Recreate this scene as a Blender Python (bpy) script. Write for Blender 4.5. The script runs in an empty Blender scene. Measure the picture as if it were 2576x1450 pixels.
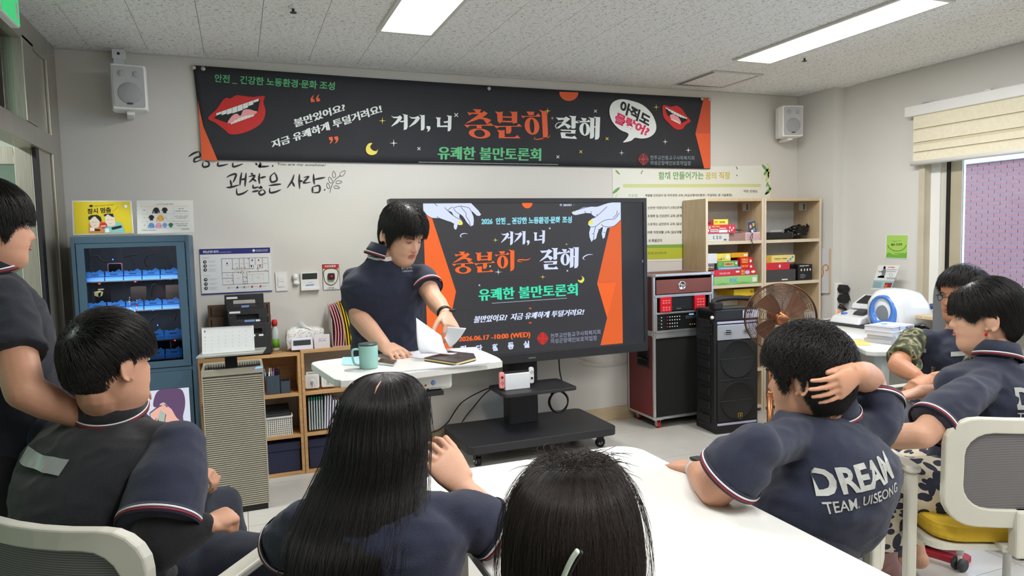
import bpy, bmesh, math, random
import numpy as np
from mathutils import Vector, Matrix, noise
from mathutils.geometry import tessellate_polygon

SC = bpy.context.scene
COL = SC.collection
PI = math.pi
rnd = random.Random(7)

# ------------------------------------------------------------------ camera
EYE_H, BACK_Y, CEIL_H, LEFT_X, RIGHT_X = 1.423, 4.6, 2.538, -0.9, 4.526
FPX = 1739.72
def _rot(yaw, pit, rol):
    cy, sy = math.cos(yaw), math.sin(yaw); cp, sp = math.cos(pit), math.sin(pit); cr, sr = math.cos(rol), math.sin(rol)
    A = np.array([[1,0,0],[0,0,-1],[0,1,0]]) @ np.array([[1,0,0],[0,cp,-sp],[0,sp,cp]]) @ np.array([[cy,sy,0],[-sy,cy,0],[0,0,1]])
    return np.array([[cr,-sr,0],[sr,cr,0],[0,0,1]]) @ A
CM = _rot(-0.3748386, 0.07376538, -0.02427222)
cam_data = bpy.data.cameras.new('camera')
cam_data.sensor_width = 36.0; cam_data.lens = FPX/2576*36; cam_data.clip_start = 0.05
cam = bpy.data.objects.new('camera', cam_data); COL.objects.link(cam)
mw = Matrix(((CM[0][0], -CM[1][0], -CM[2][0], 0), (CM[0][1], -CM[1][1], -CM[2][1], 0), (CM[0][2], -CM[1][2], -CM[2][2], EYE_H), (0,0,0,1)))
cam.matrix_world = mw
SC.camera = cam
SC.view_settings.view_transform = 'Standard'; SC.view_settings.look = 'None'
SC.view_settings.gamma = 1.0; SC.view_settings.use_curve_mapping = False
SC.view_settings.exposure = 0.0
SC.cycles.max_bounces = 8; SC.cycles.diffuse_bounces = 5; SC.cycles.glossy_bounces = 3; SC.cycles.transparent_max_bounces = 12
SC.cycles.caustics_reflective = False; SC.cycles.caustics_refractive = False
SC.cycles.sample_clamp_indirect = 6.0
# ------------------------------------------------------------------ daylight
W = bpy.data.worlds.new('sky'); SC.world = W; W.use_nodes = True
bg = W.node_tree.nodes['Background']; bg.inputs[0].default_value = (0.72, 0.84, 1.0, 1); bg.inputs[1].default_value = 10.5
# ceiling lamps: centre x, y span; the housings are built with the ceiling
LAMPS = [(0.893, 2.49, 3.727), (3.19, 2.46, 3.70), (0.893, 0.0, 1.24), (3.19, 0.0, 1.24), (2.04, -1.9, -0.66)]
LAMP_POWER = 28.5
for lx, y0, y1 in LAMPS:
    ld = bpy.data.lights.new('panel_light', 'AREA'); ld.shape = 'RECTANGLE'; ld.size = 0.24; ld.size_y = y1-y0-0.06
    ld.energy = LAMP_POWER; ld.color = (1.0, 0.995, 0.985)
    lo = bpy.data.objects.new('panel_light', ld); COL.objects.link(lo); lo.location = (lx, (y0+y1)/2, CEIL_H-0.022)
ld = bpy.data.lights.new('corridor_light', 'AREA'); ld.shape = 'RECTANGLE'; ld.size = 0.3; ld.size_y = 1.2; ld.energy = 75; ld.color = (0.96, 1.0, 0.95)
lo = bpy.data.objects.new('corridor_light', ld); COL.objects.link(lo); lo.location = (-1.9, 3.2, 2.5)

# pixel of the 2576x1450 frame + one known coordinate -> world point (measuring helpers)
def _ray(x, y):
    return CM.T @ np.array([(x-1288.0)/FPX, (y-725.0)/FPX, 1.0])
def at_z(x, y, z): v = _ray(x, y); t = (z-EYE_H)/v[2]; return Vector((v[0]*t, v[1]*t, z))
def at_y(x, y, Y): v = _ray(x, y); t = Y/v[1]; return Vector((v[0]*t, Y, EYE_H+v[2]*t))
def at_x(x, y, X): v = _ray(x, y); t = X/v[0]; return Vector((X, v[1]*t, EYE_H+v[2]*t))
def at_d(x, y, d): v = _ray(x, y); t = d/float(CM[2] @ v); return Vector((v[0]*t, v[1]*t, EYE_H+v[2]*t))

# ------------------------------------------------------------------ materials
def lin(c): return tuple(((v/255)/12.92 if v/255 <= 0.04045 else ((v/255+0.055)/1.055)**2.4) for v in c)
MATS = {}
def mat(name, rgb=(200,200,200), rough=0.5, metal=0.0, var=0.06, vscale=6.0, bump=0.0, bscale=60.0, spec=None, emit=None, estr=0.0,
        trans=0.0, alpha=1.0, sheen=0.0, stretch=None, coat=0.0, ior=1.45, detail=4.0):
    if name in MATS: return MATS[name]
    m = bpy.data.materials.new(name); m.use_nodes = True; nt = m.node_tree; N = nt.nodes; L = nt.links
    b = N['Principled BSDF']; c = lin(rgb)
    tc = N.new('ShaderNodeTexCoord'); mp = N.new('ShaderNodeMapping'); L.new(tc.outputs['Object'], mp.inputs[0])
    if stretch: mp.inputs['Scale'].default_value = stretch
    if var > 0:
        nz = N.new('ShaderNodeTexNoise'); nz.inputs['Scale'].default_value = vscale; nz.inputs['Detail'].default_value = detail
        L.new(mp.outputs[0], nz.inputs['Vector'])
        rp = N.new('ShaderNodeValToRGB'); rp.color_ramp.elements[0].position = 0.3; rp.color_ramp.elements[1].position = 0.7
        rp.color_ramp.elements[0].color = (*[max(0, v*(1-var)) for v in c], 1); rp.color_ramp.elements[1].color = (*[min(1, v*(1+var)) for v in c], 1)
        L.new(nz.outputs[0], rp.inputs[0]); L.new(rp.outputs[0], b.inputs['Base Color'])
    else: b.inputs['Base Color'].default_value = (*c, 1)
    if bump > 0:
        nb = N.new('ShaderNodeTexNoise'); nb.inputs['Scale'].default_value = bscale; nb.inputs['Detail'].default_value = 3
        L.new(mp.outputs[0], nb.inputs['Vector'])
        bp = N.new('ShaderNodeBump'); bp.inputs['Strength'].default_value = bump; bp.inputs['Distance'].default_value = 0.01
        L.new(nb.outputs[0], bp.inputs['Height']); L.new(bp.outputs[0], b.inputs['Normal'])
    b.inputs['Roughness'].default_value = rough; b.inputs['Metallic'].default_value = metal
    if spec is not None: b.inputs['Specular IOR Level'].default_value = spec
    b.inputs['IOR'].default_value = ior
    if trans: b.inputs['Transmission Weight'].default_value = trans
    if alpha < 1: b.inputs['Alpha'].default_value = alpha
    if sheen: b.inputs['Sheen Weight'].default_value = sheen; b.inputs['Sheen Roughness'].default_value = 0.5
    if coat: b.inputs['Coat Weight'].default_value = coat; b.inputs['Coat Roughness'].default_value = 0.1
    if emit is not None:
        b.inputs['Emission Color'].default_value = (*lin(emit), 1); b.inputs['Emission Strength'].default_value = estr
    MATS[name] = m; return m
def ramp_mat(name, kind, scale, stops, rough=0.5, stretch=None, bump=0.0, coords='Object', dist=0.0, detail=4.0, metal=0.0):
    """procedural colour from one texture through a ramp"""
    m = bpy.data.materials.new(name); m.use_nodes = True; N = m.node_tree.nodes; L = m.node_tree.links; b = N['Principled BSDF']
    tc = N.new('ShaderNodeTexCoord'); mp = N.new('ShaderNodeMapping'); L.new(tc.outputs[coords], mp.inputs[0])
    if stretch: mp.inputs['Scale'].default_value = stretch
    if kind == 'wave':
        t = N.new('ShaderNodeTexWave'); t.inputs['Scale'].default_value = scale; t.inputs['Distortion'].default_value = dist; t.inputs['Detail'].default_value = detail
    elif kind == 'voronoi':
        t = N.new('ShaderNodeTexVoronoi'); t.inputs['Scale'].default_value = scale
    else:
        t = N.new('ShaderNodeTexNoise'); t.inputs['Scale'].default_value = scale; t.inputs['Detail'].default_value = detail; t.inputs['Distortion'].default_value = dist
    L.new(mp.outputs[0], t.inputs['Vector'])
    rp = N.new('ShaderNodeValToRGB'); el = rp.color_ramp.elements
    while len(el) < len(stops): el.new(0.5)
    for e, (p, c) in zip(el, stops): e.position = p; e.color = (*lin(c), 1)
    L.new(t.outputs['Distance'] if kind == 'voronoi' else t.outputs[0], rp.inputs[0]); L.new(rp.outputs[0], b.inputs['Base Color'])
    if bump:
        bp = N.new('ShaderNodeBump'); bp.inputs['Strength'].default_value = bump; bp.inputs['Distance'].default_value = 0.003
        L.new(t.outputs[0], bp.inputs['Height']); L.new(bp.outputs[0], b.inputs['Normal'])
    b.inputs['Roughness'].default_value = rough; b.inputs['Metallic'].default_value = metal
    MATS[name] = m; return m

# ------------------------------------------------------------------ geometry
class MB:
    """collects shapes, each with a material, and links them as one mesh object"""
    def __init__(s): s.v = []; s.f = []; s.m = []; s.mats = []; s.sm = []
    def mi(s, m):
        if m not in s.mats: s.mats.append(m)
        return s.mats.index(m)
    def raw(s, vs, fs, m, smooth=False):
        o = len(s.v); s.v += [tuple(v) for v in vs]; k = s.mi(m)
        for f in fs: s.f.append([i+o for i in f]); s.m.append(k); s.sm.append(smooth)
        return s
    def box(s, x0, x1, y0, y1, z0, z1, m, bev=0.0):
        if bev > 0:
            bm = bmesh.new(); bmesh.ops.create_cube(bm, size=1.0)
            for v in bm.verts: v.co = Vector(((x0+x1)/2+v.co.x*(x1-x0), (y0+y1)/2+v.co.y*(y1-y0), (z0+z1)/2+v.co.z*(z1-z0)))
            bmesh.ops.bevel(bm, geom=bm.edges[:], offset=bev, segments=2, affect='EDGES', profile=0.5)
            bm.verts.index_update(); s.raw([v.co.copy() for v in bm.verts], [[v.index for v in f.verts] for f in bm.faces], m); bm.free(); return s
        vs = [(x,y,z) for z in (z0,z1) for y in (y0,y1) for x in (x0,x1)]
        return s.raw(vs, [(0,2,3,1),(4,5,7,6),(0,1,5,4),(2,6,7,3),(0,4,6,2),(1,3,7,5)], m)
    def prism(s, poly, ext, m, axis='z', base=0.0, hole=None):
        """poly: 2D points; extruded from base to base+ext along axis"""
        def P(a, b, c): return {'z': (a,b,c), 'y': (a,c,b), 'x': (c,a,b)}[axis]
        n = len(poly)
        if hole:
            k = len(hole); assert k == n
            vs = [P(a,b,base) for a,b in poly]+[P(a,b,base+ext) for a,b in poly]+[P(a,b,base) for a,b in hole]+[P(a,b,base+ext) for a,b in hole]
            fs = []
            for i in range(n):
                j = (i+1) % n
                fs += [(i,j,n+j,n+i), (2*n+i,3*n+i,3*n+j,2*n+j), (n+i,n+j,3*n+j,3*n+i), (i,2*n+i,2*n+j,j)]
            return s.raw(vs, fs, m)
        vs = [P(a,b,base) for a,b in poly]+[P(a,b,base+ext) for a,b in poly]
        return s.raw(vs, [tuple(range(n))[::-1], tuple(range(n,2*n))]+[(i,(i+1)%n,n+(i+1)%n,n+i) for i in range(n)], m)
    def hull(s, quad_a, quad_b, m):
        """solid between two polygons of equal count"""
        n = len(quad_a)
        return s.raw(list(quad_a)+list(quad_b), [tuple(range(n))[::-1], tuple(range(n,2*n))]+[(i,(i+1)%n,n+(i+1)%n,n+i) for i in range(n)], m)
    def tube(s, pts, r, m, seg=10, closed=False, smooth=True, flat=None):
        pts = [Vector(p) for p in pts]; n = len(pts)
        rs = r if isinstance(r, (list, tuple)) else [r]*n
        vs = []; up = None
        for i, p in enumerate(pts):
            d = (pts[(i+1) % n]-pts[i-1]) if closed else (pts[min(i+1,n-1)]-pts[max(i-1,0)])
            if d.length < 1e-9: d = Vector((0,0,1))
            d.normalize()
            if up is None: up = Vector((0,0,1)) if abs(d.z) < 0.9 else Vector((1,0,0))
            a = d.cross(up)
            if a.length < 1e-6: a = d.orthogonal()
            a.normalize(); b = a.cross(d).normalized(); up = b
            for k in range(seg):
                t = 2*PI*k/seg; q = p+a*math.cos(t)*rs[i]+b*math.sin(t)*rs[i]*(flat or 1)
                vs.append(q)
        fs = []
        for i in range(n if closed else n-1):
            j = (i+1) % n
            for k in range(seg): fs.append((i*seg+k, i*seg+(k+1)%seg, j*seg+(k+1)%seg, j*seg+k))
        if not closed: fs += [tuple(range(seg))[::-1], tuple((n-1)*seg+k for k in range(seg))]
        return s.raw(vs, fs, m, smooth)
    def cyl(s, p0, p1, r, m, r1=None, seg=20, smooth=True):
        return s.tube([p0, p1], [r, r if r1 is None else r1], m, seg=seg, smooth=smooth)
    def lathe(s, prof, c, m, seg=28, axis='z'):
        vs = []
        for r, h in prof:
            for k in range(seg):
                t = 2*PI*k/seg; a, b = r*math.cos(t), r*math.sin(t)
                vs.append({'z': (c[0]+a,c[1]+b,c[2]+h), 'y': (c[0]+a,c[1]+h,c[2]+b), 'x': (c[0]+h,c[1]+a,c[2]+b)}[axis])
        n = len(prof); fs = [(i*seg+k, i*seg+(k+1)%seg, (i+1)*seg+(k+1)%seg, (i+1)*seg+k) for i in range(n-1) for k in range(seg)]
        if prof[0][0] > 1e-6: fs.append(tuple(range(seg))[::-1])
        if prof[-1][0] > 1e-6: fs.append(tuple((n-1)*seg+k for k in range(seg)))
        return s.raw(vs, fs, m, True)
    def ball(s, c, r, m, seg=16, rings=10, frame=None):
        rx, ry, rz = (r,r,r) if not isinstance(r, (tuple,list)) else r
        vs = []
        for i in range(rings+1):
            p = PI*i/rings
            for k in range(seg):
                t = 2*PI*k/seg; q = Vector((rx*math.sin(p)*math.cos(t), ry*math.sin(p)*math.sin(t), rz*math.cos(p)))
                if frame is not None: q = frame @ q
                vs.append(Vector(c)+q)
        fs = [(i*seg+k, (i+1)*seg+k, (i+1)*seg+(k+1)%seg, i*seg+(k+1)%seg) for i in range(rings) for k in range(seg)]
        return s.raw(vs, fs, m, True)
    def move(s, M):
        s.v = [tuple(M @ Vector(v)) for v in s.v]; return s
    def build(s, name, parent=None, loc=(0,0,0), rotz=0.0, world=False, bevel=0.0, clean=False):
        """world=True: the points are world coordinates; they become relative to the parent"""
        me = bpy.data.meshes.new(name)
        vs = s.v
        if world:
            o = parent.matrix_basis.inverted() if parent is not None else Matrix.Translation(-Vector(loc))
            vs = [tuple(o @ Vector(v)) for v in vs]
        me.from_pydata(vs, [], s.f)
        for m in s.mats: me.materials.append(m)
        me.polygons.foreach_set('material_index', s.m); me.polygons.foreach_set('use_smooth', s.sm)
        bm = bmesh.new(); bm.from_mesh(me)
        if clean: bmesh.ops.remove_doubles(bm, verts=bm.verts, dist=1e-5)
        bmesh.ops.recalc_face_normals(bm, faces=bm.faces); bm.to_mesh(me); bm.free()
        me.update()
        ob = bpy.data.objects.new(name, me); COL.objects.link(ob)
        if parent is not None:
            ob.parent = parent
        if not (world and parent is not None): ob.location = loc; ob.rotation_euler = (0,0,rotz)
        if bevel:
            bv = ob.modifiers.new('bevel', 'BEVEL'); bv.width = bevel; bv.segments = 2; bv.limit_method = 'ANGLE'
        return ob
def tag(o, label=None, cat=None, group=None, kind=None):
    if label: o['label'] = label
    if cat: o['category'] = cat
    if group: o['group'] = group
    if kind: o['kind'] = kind
    return o
def thing(name, label, cat, loc=(0,0,0), rotz=0.0, group=None):
    o = bpy.data.objects.new(name, None); COL.objects.link(o); o.empty_display_size = 0.05
    o.matrix_basis = Matrix.Translation(Vector(loc)) @ Matrix.Rotation(rotz, 4, 'Z')
    return tag(o, label, cat, group)
def struct(o): o['kind'] = 'structure'; return o
def copy_tree(o, parent=None):
    c = o.copy(); COL.objects.link(c)
    if parent is not None: c.parent = parent
    for ch in list(o.children): copy_tree(ch, c)
    return c
def rrect(x0, x1, y0, y1, r, n=5):
    out = []
    for cx, cy, a0 in ((x1-r,y1-r,0),(x0+r,y1-r,90),(x0+r,y0+r,180),(x1-r,y0+r,270)):
        for k in range(n+1):
            a = math.radians(a0+90*k/n); out.append((cx+r*math.cos(a), cy+r*math.sin(a)))
    return out
def ellipse(cx, cy, rx, ry, n=28): return [(cx+rx*math.cos(2*PI*k/n), cy+ry*math.sin(2*PI*k/n)) for k in range(n)]

# ------------------------------------------------------------------ flat print (lettering and pictures on signs)
_TC = {}; _WANT = {}; _ARTS = []
def text_batch():
    """all wanted words of one weight are set as the lines of one text block, then cut apart"""
    for bold, lines in _WANT.items():
        cu = bpy.data.curves.new('t', 'FONT'); cu.body = '\n'.join(lines); cu.size = 1.0; cu.offset = bold; cu.resolution_u = 3; cu.space_line = 4.0
        ob = bpy.data.objects.new('t', cu); COL.objects.link(ob); me = bpy.data.meshes.new_from_object(ob)
        co = np.empty(len(me.vertices)*3); me.vertices.foreach_get('co', co); co = co.reshape(-1, 3)
        ys = sorted(set(np.round((-co[:,1]+0.4)/4.0).astype(int)))
        line = np.round((-co[:,1]+0.4)/4.0).astype(int)
        for i, t in enumerate(lines):
            idx = np.where(line == i)[0]; remap = {int(k): n for n, k in enumerate(idx)}
            _TC[(t, bold)] = ([(float(co[k,0]), float(co[k,1])) for k in idx], [])
        for p in me.polygons:
            vs = list(p.vertices); i = int(line[vs[0]])
            if i < len(lines): _TC[(lines[i], bold)][1].append(vs)
        for i, t in enumerate(lines):
            idx = np.where(line == i)[0]; remap = {int(k): n for n, k in enumerate(idx)}
            _TC[(t, bold)] = (_TC[(t, bold)][0], [tuple(remap[v] for v in f) for f in _TC[(t, bold)][1] if all(v in remap for v in f)])
        bpy.data.objects.remove(ob); bpy.data.meshes.remove(me); bpy.data.curves.remove(cu)
def flush_print():
    text_batch()
    for a, parent in _ARTS: a.finish(parent)
class Art:
    """flat shapes on one plane, placed through a map from drawing coordinates to the sheet; layer lifts each a hair above the last"""
    def __init__(s, plane, lift=Vector((0,-1,0))): s.P = plane; s.n = lift; s.mb = {}; s.k = 0.0006; s.q = []
    def g(s, m, name): return s.mb.setdefault(name, MB())
    def up(s, d=0.0005): s.k += d; return s
    def poly(s, pts, m, name='print'):
        me = s.g(m, name); vs = [s.P(x, y)+s.n*s.k for x, y in pts]
        tris = tessellate_polygon([[Vector((x, y, 0)) for x, y in pts]])
        me.raw(vs, [tuple(t) for t in tris], m); return s
    def line(s, pts, w, m, name='print', taper=False):
        L = [];Rr = []; n = len(pts)
        for i, (x, y) in enumerate(pts):
            x0, y0 = pts[max(i-1,0)]; x1, y1 = pts[min(i+1,n-1)]; dx, dy = x1-x0, y1-y0; l = math.hypot(dx, dy) or 1
            ww = w/2*(1 if not taper else max(0.12, math.sin(PI*(0.08+0.84*i/max(1,n-1)))))
            L.append((x-dy/l*ww, y+dx/l*ww)); Rr.append((x+dy/l*ww, y-dx/l*ww))
        me = s.g(m, name); vs = [s.P(x, y)+s.n*s.k for x, y in L+Rr]
        me.raw(vs, [(i, i+1, n+i+1, n+i) for i in range(n-1)], m); return s
    def text(s, t, quad, m, bold=0.0, heavy=0.0, name='print', shear=0.0):
        """quad: bottom-left, bottom-right, top-right, top-left of the words in drawing coordinates; heavy thickens the uprights only"""
        w = _WANT.setdefault(bold, [])
        if t not in w: w.append(t)
        s.q.append((t, quad, m, bold, heavy, name, shear, s.k)); s.k += 0.00012 if heavy else 0.00003; return s
    def _set(s, t, quad, m, bold, heavy, name, shear, k):
        vs, fs = _TC[(t, bold)]
        if not vs: return s
        a = np.array(vs); x0, y0 = a.min(0); x1, y1 = a.max(0); w = max(x1-x0, 1e-6); h = max(y1-y0, 1e-6)
        me = s.g(m, name); q = quad
        for dx in ([0.0] if not heavy else [-heavy, -heavy/3, heavy/3, heavy]):
            out = []
            for x, y in vs:
                u = (x-x0+dx+shear*(y-y0-h/2))/w; v = (y-y0)/h
                X = (1-u)*(1-v)*q[0][0]+u*(1-v)*q[1][0]+u*v*q[2][0]+(1-u)*v*q[3][0]
                Y = (1-u)*(1-v)*q[0][1]+u*(1-v)*q[1][1]+u*v*q[2][1]+(1-u)*v*q[3][1]
                out.append(s.P(X, Y)+s.n*k)
            me.raw(out, fs, m); k += 0.00003
        return s
    def box(s, x0, y0, x1, y1, m, name='print'): return s.poly([(x0,y0),(x1,y0),(x1,y1),(x0,y1)], m, name)
    def build(s, parent): _ARTS.append((s, parent))
    def finish(s, parent):
        for q in s.q: s._set(*q)
        out = []
        for name, mb in s.mb.items(): out.append(mb.build(name, parent, world=True))
        return out
def star4(cx, cy, r, r2=None, inner=0.16, rot=0):
    r2 = r2 or r; pts = []
    for k in range(8):
        a = PI/4*k+rot; q = 1 if k % 2 == 0 else inner
        rr = (r if (k//2) % 2 else r2)
        pts.append((cx+math.cos(a)*rr*q, cy+math.sin(a)*rr*q))
    return pts
def smoothpoly(pts, n=4):
    """closed Catmull-Rom outline"""
    out = []; k = len(pts)
    for i in range(k):
        p0, p1, p2, p3 = [np.array(pts[(i+j-1) % k], float) for j in range(4)]
        for t in np.linspace(0, 1, n, endpoint=False):
            out.append(tuple(0.5*((2*p1)+(-p0+p2)*t+(2*p0-5*p1+4*p2-p3)*t*t+(-p0+3*p1-3*p2+p3)*t**3)))
    return out
def curvepts(pts, n=5):
    out = []; k = len(pts)
    P = [np.array(p, float) for p in pts]
    for i in range(k-1):
        p0, p1, p2, p3 = P[max(i-1,0)], P[i], P[i+1], P[min(i+2,k-1)]
        for t in np.linspace(0, 1, n, endpoint=False):
            out.append(tuple(0.5*((2*p1)+(-p0+p2)*t+(2*p0-5*p1+4*p2-p3)*t*t+(-p0+3*p1-3*p2+p3)*t**3)))
    out.append(tuple(P[-1])); return out
# ================================================================== the setting
m_wall = mat('wall_paint', (214,211,205), 0.75, var=0.02, vscale=2.0, bump=0.05, bscale=300)
m_wall2 = mat('wall_paint_window_side', (212,210,206), 0.75, var=0.02, vscale=2.0, bump=0.05, bscale=300)
m_tile = ramp_mat('floor_tile', 'noise', 3.0, [(0.3,(196,193,186)),(0.7,(208,205,198))], rough=0.22, dist=0.6)
m_grout = mat('tile_grout', (170,163,150), 0.8)
m_ceilback = mat('ceiling_void', (120,119,115), 0.9)
m_base = ramp_mat('baseboard_wood', 'noise', 5.0, [(0.3,(186,166,133)),(0.7,(200,181,149))], rough=0.5, stretch=(1,1,14), dist=0.3)
m_steel = ramp_mat('brushed_steel', 'noise', 6.0, [(0.3,(168,165,154)),(0.7,(196,192,180))], rough=0.3, stretch=(60,60,1), metal=0.75)
m_white = mat('white_plastic', (232,232,230), 0.4, var=0.01)
m_black = mat('black_plastic', (24,24,26), 0.45, var=0.03)
m_dkgrey = mat('dark_grey_plastic', (60,62,66), 0.5)
m_chrome = mat('chrome', (215,215,218), 0.18, metal=1.0, var=0.0)
m_alu = mat('aluminium_edge', (205,208,212), 0.32, metal=0.85, var=0.03)

def ceiling_material():
    m = bpy.data.materials.new('mineral_fibre_tile'); m.use_nodes = True; N = m.node_tree.nodes; L = m.node_tree.links; b = N['Principled BSDF']
    tc = N.new('ShaderNodeTexCoord')
    def fleck(rot, scale, seed, lo, hi):
        mp = N.new('ShaderNodeMapping'); mp.inputs['Rotation'].default_value = (0,0,rot); mp.inputs['Scale'].default_value = scale; mp.inputs['Location'].default_value = (seed, seed*2.3, 0)
        L.new(tc.outputs['Object'], mp.inputs[0])
        v = N.new('ShaderNodeTexNoise'); v.inputs['Scale'].default_value = 1.0; v.inputs['Detail'].default_value = 2.5; v.inputs['Distortion'].default_value = 0.8
        L.new(mp.outputs[0], v.inputs['Vector'])
        r = N.new('ShaderNodeMapRange'); r.inputs['From Min'].default_value = lo; r.inputs['From Max'].default_value = hi; r.inputs['To Min'].default_value = 0; r.inputs['To Max'].default_value = 1
        L.new(v.outputs[0], r.inputs['Value']); return r
    a = fleck(0.5, (55,170,1), 3.1, 0.63, 0.665); c = fleck(-0.9, (60,160,1), 9.7, 0.635, 0.67); e = fleck(1.2, (150,150,1), 5.5, 0.67, 0.71)
    mx = N.new('ShaderNodeMath'); mx.operation = 'MAXIMUM'; L.new(a.outputs[0], mx.inputs[0]); L.new(c.outputs[0], mx.inputs[1])
    m2 = N.new('ShaderNodeMath'); m2.operation = 'MAXIMUM'; L.new(mx.outputs[0], m2.inputs[0]); L.new(e.outputs[0], m2.inputs[1])
    mc = N.new('ShaderNodeMix'); mc.data_type = 'RGBA'; L.new(m2.outputs[0], mc.inputs[0])
    mc.inputs[6].default_value = (*lin((236,238,238)), 1); mc.inputs[7].default_value = (*lin((112,110,104)), 1)
    L.new(mc.outputs[2], b.inputs['Base Color']); b.inputs['Roughness'].default_value = 0.95
    bp = N.new('ShaderNodeBump'); bp.invert = True; bp.inputs['Strength'].default_value = 0.6; bp.inputs['Distance'].default_value = 0.002
    L.new(m2.outputs[0], bp.inputs['Height']); L.new(bp.outputs[0], b.inputs['Normal'])
    return m
m_ceil = ceiling_material()
RY0 = -2.6      # the wall behind the camera
# floor: bed and tiles
floor = struct(MB().box(LEFT_X-2.2, RIGHT_X+0.1, RY0-0.1, BACK_Y+1.6, -0.12, -0.004, m_grout).build('floor'))
tile_me = None; T = 0.6
for i in range(-3, 9):
    for j in range(-5, 9):
        x0 = LEFT_X+0.28+(i-1)*T; y0 = BACK_Y-0.35-(8-j-1)*T
        x1 = min(x0+T-0.004, RIGHT_X); 
        if x0 < LEFT_X-2.1 or x0 > RIGHT_X-0.02 or y0 < RY0 or y0+T > BACK_Y+1.6: continue
        if tile_me is None:
            tile = MB().box(0, T-0.003, 0, T-0.003, -0.012, 0.0, m_tile).build('tile', floor, (x0, y0, 0)); tile_me = tile.data
        else:
            tile = bpy.data.objects.new('tile', tile_me); COL.objects.link(tile); tile.parent = floor; tile.location = (x0, y0, 0)
# ceiling: backing and 0.3 x 0.6 tiles
ceiling = struct(MB().box(LEFT_X-2.2, RIGHT_X+0.1, RY0-0.1, BACK_Y+1.6, CEIL_H+0.006, CEIL_H+0.1, m_ceilback).build('ceiling'))
ctile_me = None
for i in range(0, 19):
    for j in range(0, 12):
        x0 = -0.9-0.113+i*0.295; y0 = BACK_Y-0.10-0.6*(j+1)+(0.0 if i % 2 else 0.0)
        w = 0.295
        if x0+w < LEFT_X+0.02: continue
        name = 'ceiling_tile'
        if ctile_me is None:
            ct = MB().box(0, 0.2925, 0, 0.5975, 0, 0.006, m_ceil).build(name, ceiling, (x0, y0, CEIL_H)); ctile_me = ct.data
        else:
            ct = bpy.data.objects.new(name, ctile_me); COL.objects.link(ct); ct.parent = ceiling; ct.location = (x0, y0, CEIL_H)
MB().box(LEFT_X, RIGHT_X, BACK_Y-0.1+0.0005, BACK_Y, CEIL_H, CEIL_H+0.006, m_ceil).build('ceiling_strip', ceiling)
MB().box(LEFT_X-2.2, LEFT_X-0.11, RY0, BACK_Y+1.6, CEIL_H, CEIL_H+0.006, m_ceil).build('ceiling_board', ceiling)
# perimeter shadow trim along the walls
m_trimw = mat('perimeter_trim', (196,196,192), 0.5)
struct(MB().box(LEFT_X, RIGHT_X, BACK_Y-0.018, BACK_Y, CEIL_H-0.006, CEIL_H, m_trimw).build('trim_1'))
struct(MB().box(RIGHT_X-0.018, RIGHT_X, RY0, BACK_Y-0.5, CEIL_H-0.006, CEIL_H, m_trimw).build('trim_2'))
# walls
struct(MB().box(LEFT_X-0.0, RIGHT_X+0.2, BACK_Y, BACK_Y+0.15, -0.1, CEIL_H+0.1, m_wall).build('wall_back'))
struct(MB().box(LEFT_X-2.3, RIGHT_X+0.2, RY0-0.15, RY0, -0.1, CEIL_H+0.1, m_wall).build('wall_front'))
# right wall with the window opening
WY1, WY0, WZ0, WZ1 = 3.54, 0.9, 0.81, 2.12
R2 = RIGHT_X+0.22
wr = MB()
wr.box(RIGHT_X, R2, WY1, BACK_Y+0.15, -0.1, CEIL_H+0.1, m_wall2).box(RIGHT_X, R2, RY0-0.1, WY0, -0.1, CEIL_H+0.1, m_wall2)
wr.box(RIGHT_X, R2, WY0, WY1, -0.1, WZ0, m_wall2).box(RIGHT_X, R2, WY0, WY1, WZ1, CEIL_H+0.1, m_wall2)
struct(wr.build('wall_right'))
# column in the far right corner
struct(MB().box(4.424, RIGHT_X, 4.21, BACK_Y, 0, CEIL_H, m_wall2).build('wall_column'))
# baseboards
struct(MB().box(LEFT_X, 4.424, BACK_Y-0.012, BACK_Y, 0, 0.1, m_base, 0.002).build('baseboard_back'))
struct(MB().box(RIGHT_X-0.012, RIGHT_X, RY0, 4.21, 0, 0.1, m_base, 0.002).build('baseboard_right'))

# ---- left side: steel and glass partition with a door standing open
def pane_glass(name, rgb, refl=0.06):
    m = bpy.data.materials.new(name); m.use_nodes = True; N = m.node_tree.nodes; L = m.node_tree.links; N.remove(N['Principled BSDF'])
    tr = N.new('ShaderNodeBsdfTransparent'); tr.inputs[0].default_value = (*lin(rgb), 1)
    gl = N.new('ShaderNodeBsdfGlossy'); gl.inputs['Roughness'].default_value = 0.03
    fr = N.new('ShaderNodeFresnel'); fr.inputs[0].default_value = 1.35
    mx = N.new('ShaderNodeMixShader'); L.new(fr.outputs[0], mx.inputs[0]); L.new(tr.outputs[0], mx.inputs[1]); L.new(gl.outputs[0], mx.inputs[2])
    L.new(mx.outputs[0], N['Material Output'].inputs[0]); return m
m_glass = pane_glass('clear_glass', (232,244,238))
m_frost = mat('frosted_band', (196,224,214), 0.5, alpha=0.55, var=0)
m_mull = mat('white_edge_strip', (225,226,224), 0.4)
X0 = LEFT_X
wl = MB()
wl.box(X0-0.10, X0, 4.40, 4.60, 0, CEIL_H, m_steel, 0.004)
wall_left = struct(wl.build('wall_left'))
MB().box(X0-0.09, X0-0.012, 4.16, 4.385, 0, CEIL_H, m_steel, 0.004).build('post', wall_left)
MB().box(X0-0.10, X0, 3.95, 4.14, 2.03, CEIL_H-0.1, m_steel, 0.004).build('post', wall_left)
MB().box(X0-0.10, X0, RY0, 4.40, CEIL_H-0.12, CEIL_H, m_steel, 0.004).build('header', wall_left)
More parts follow.
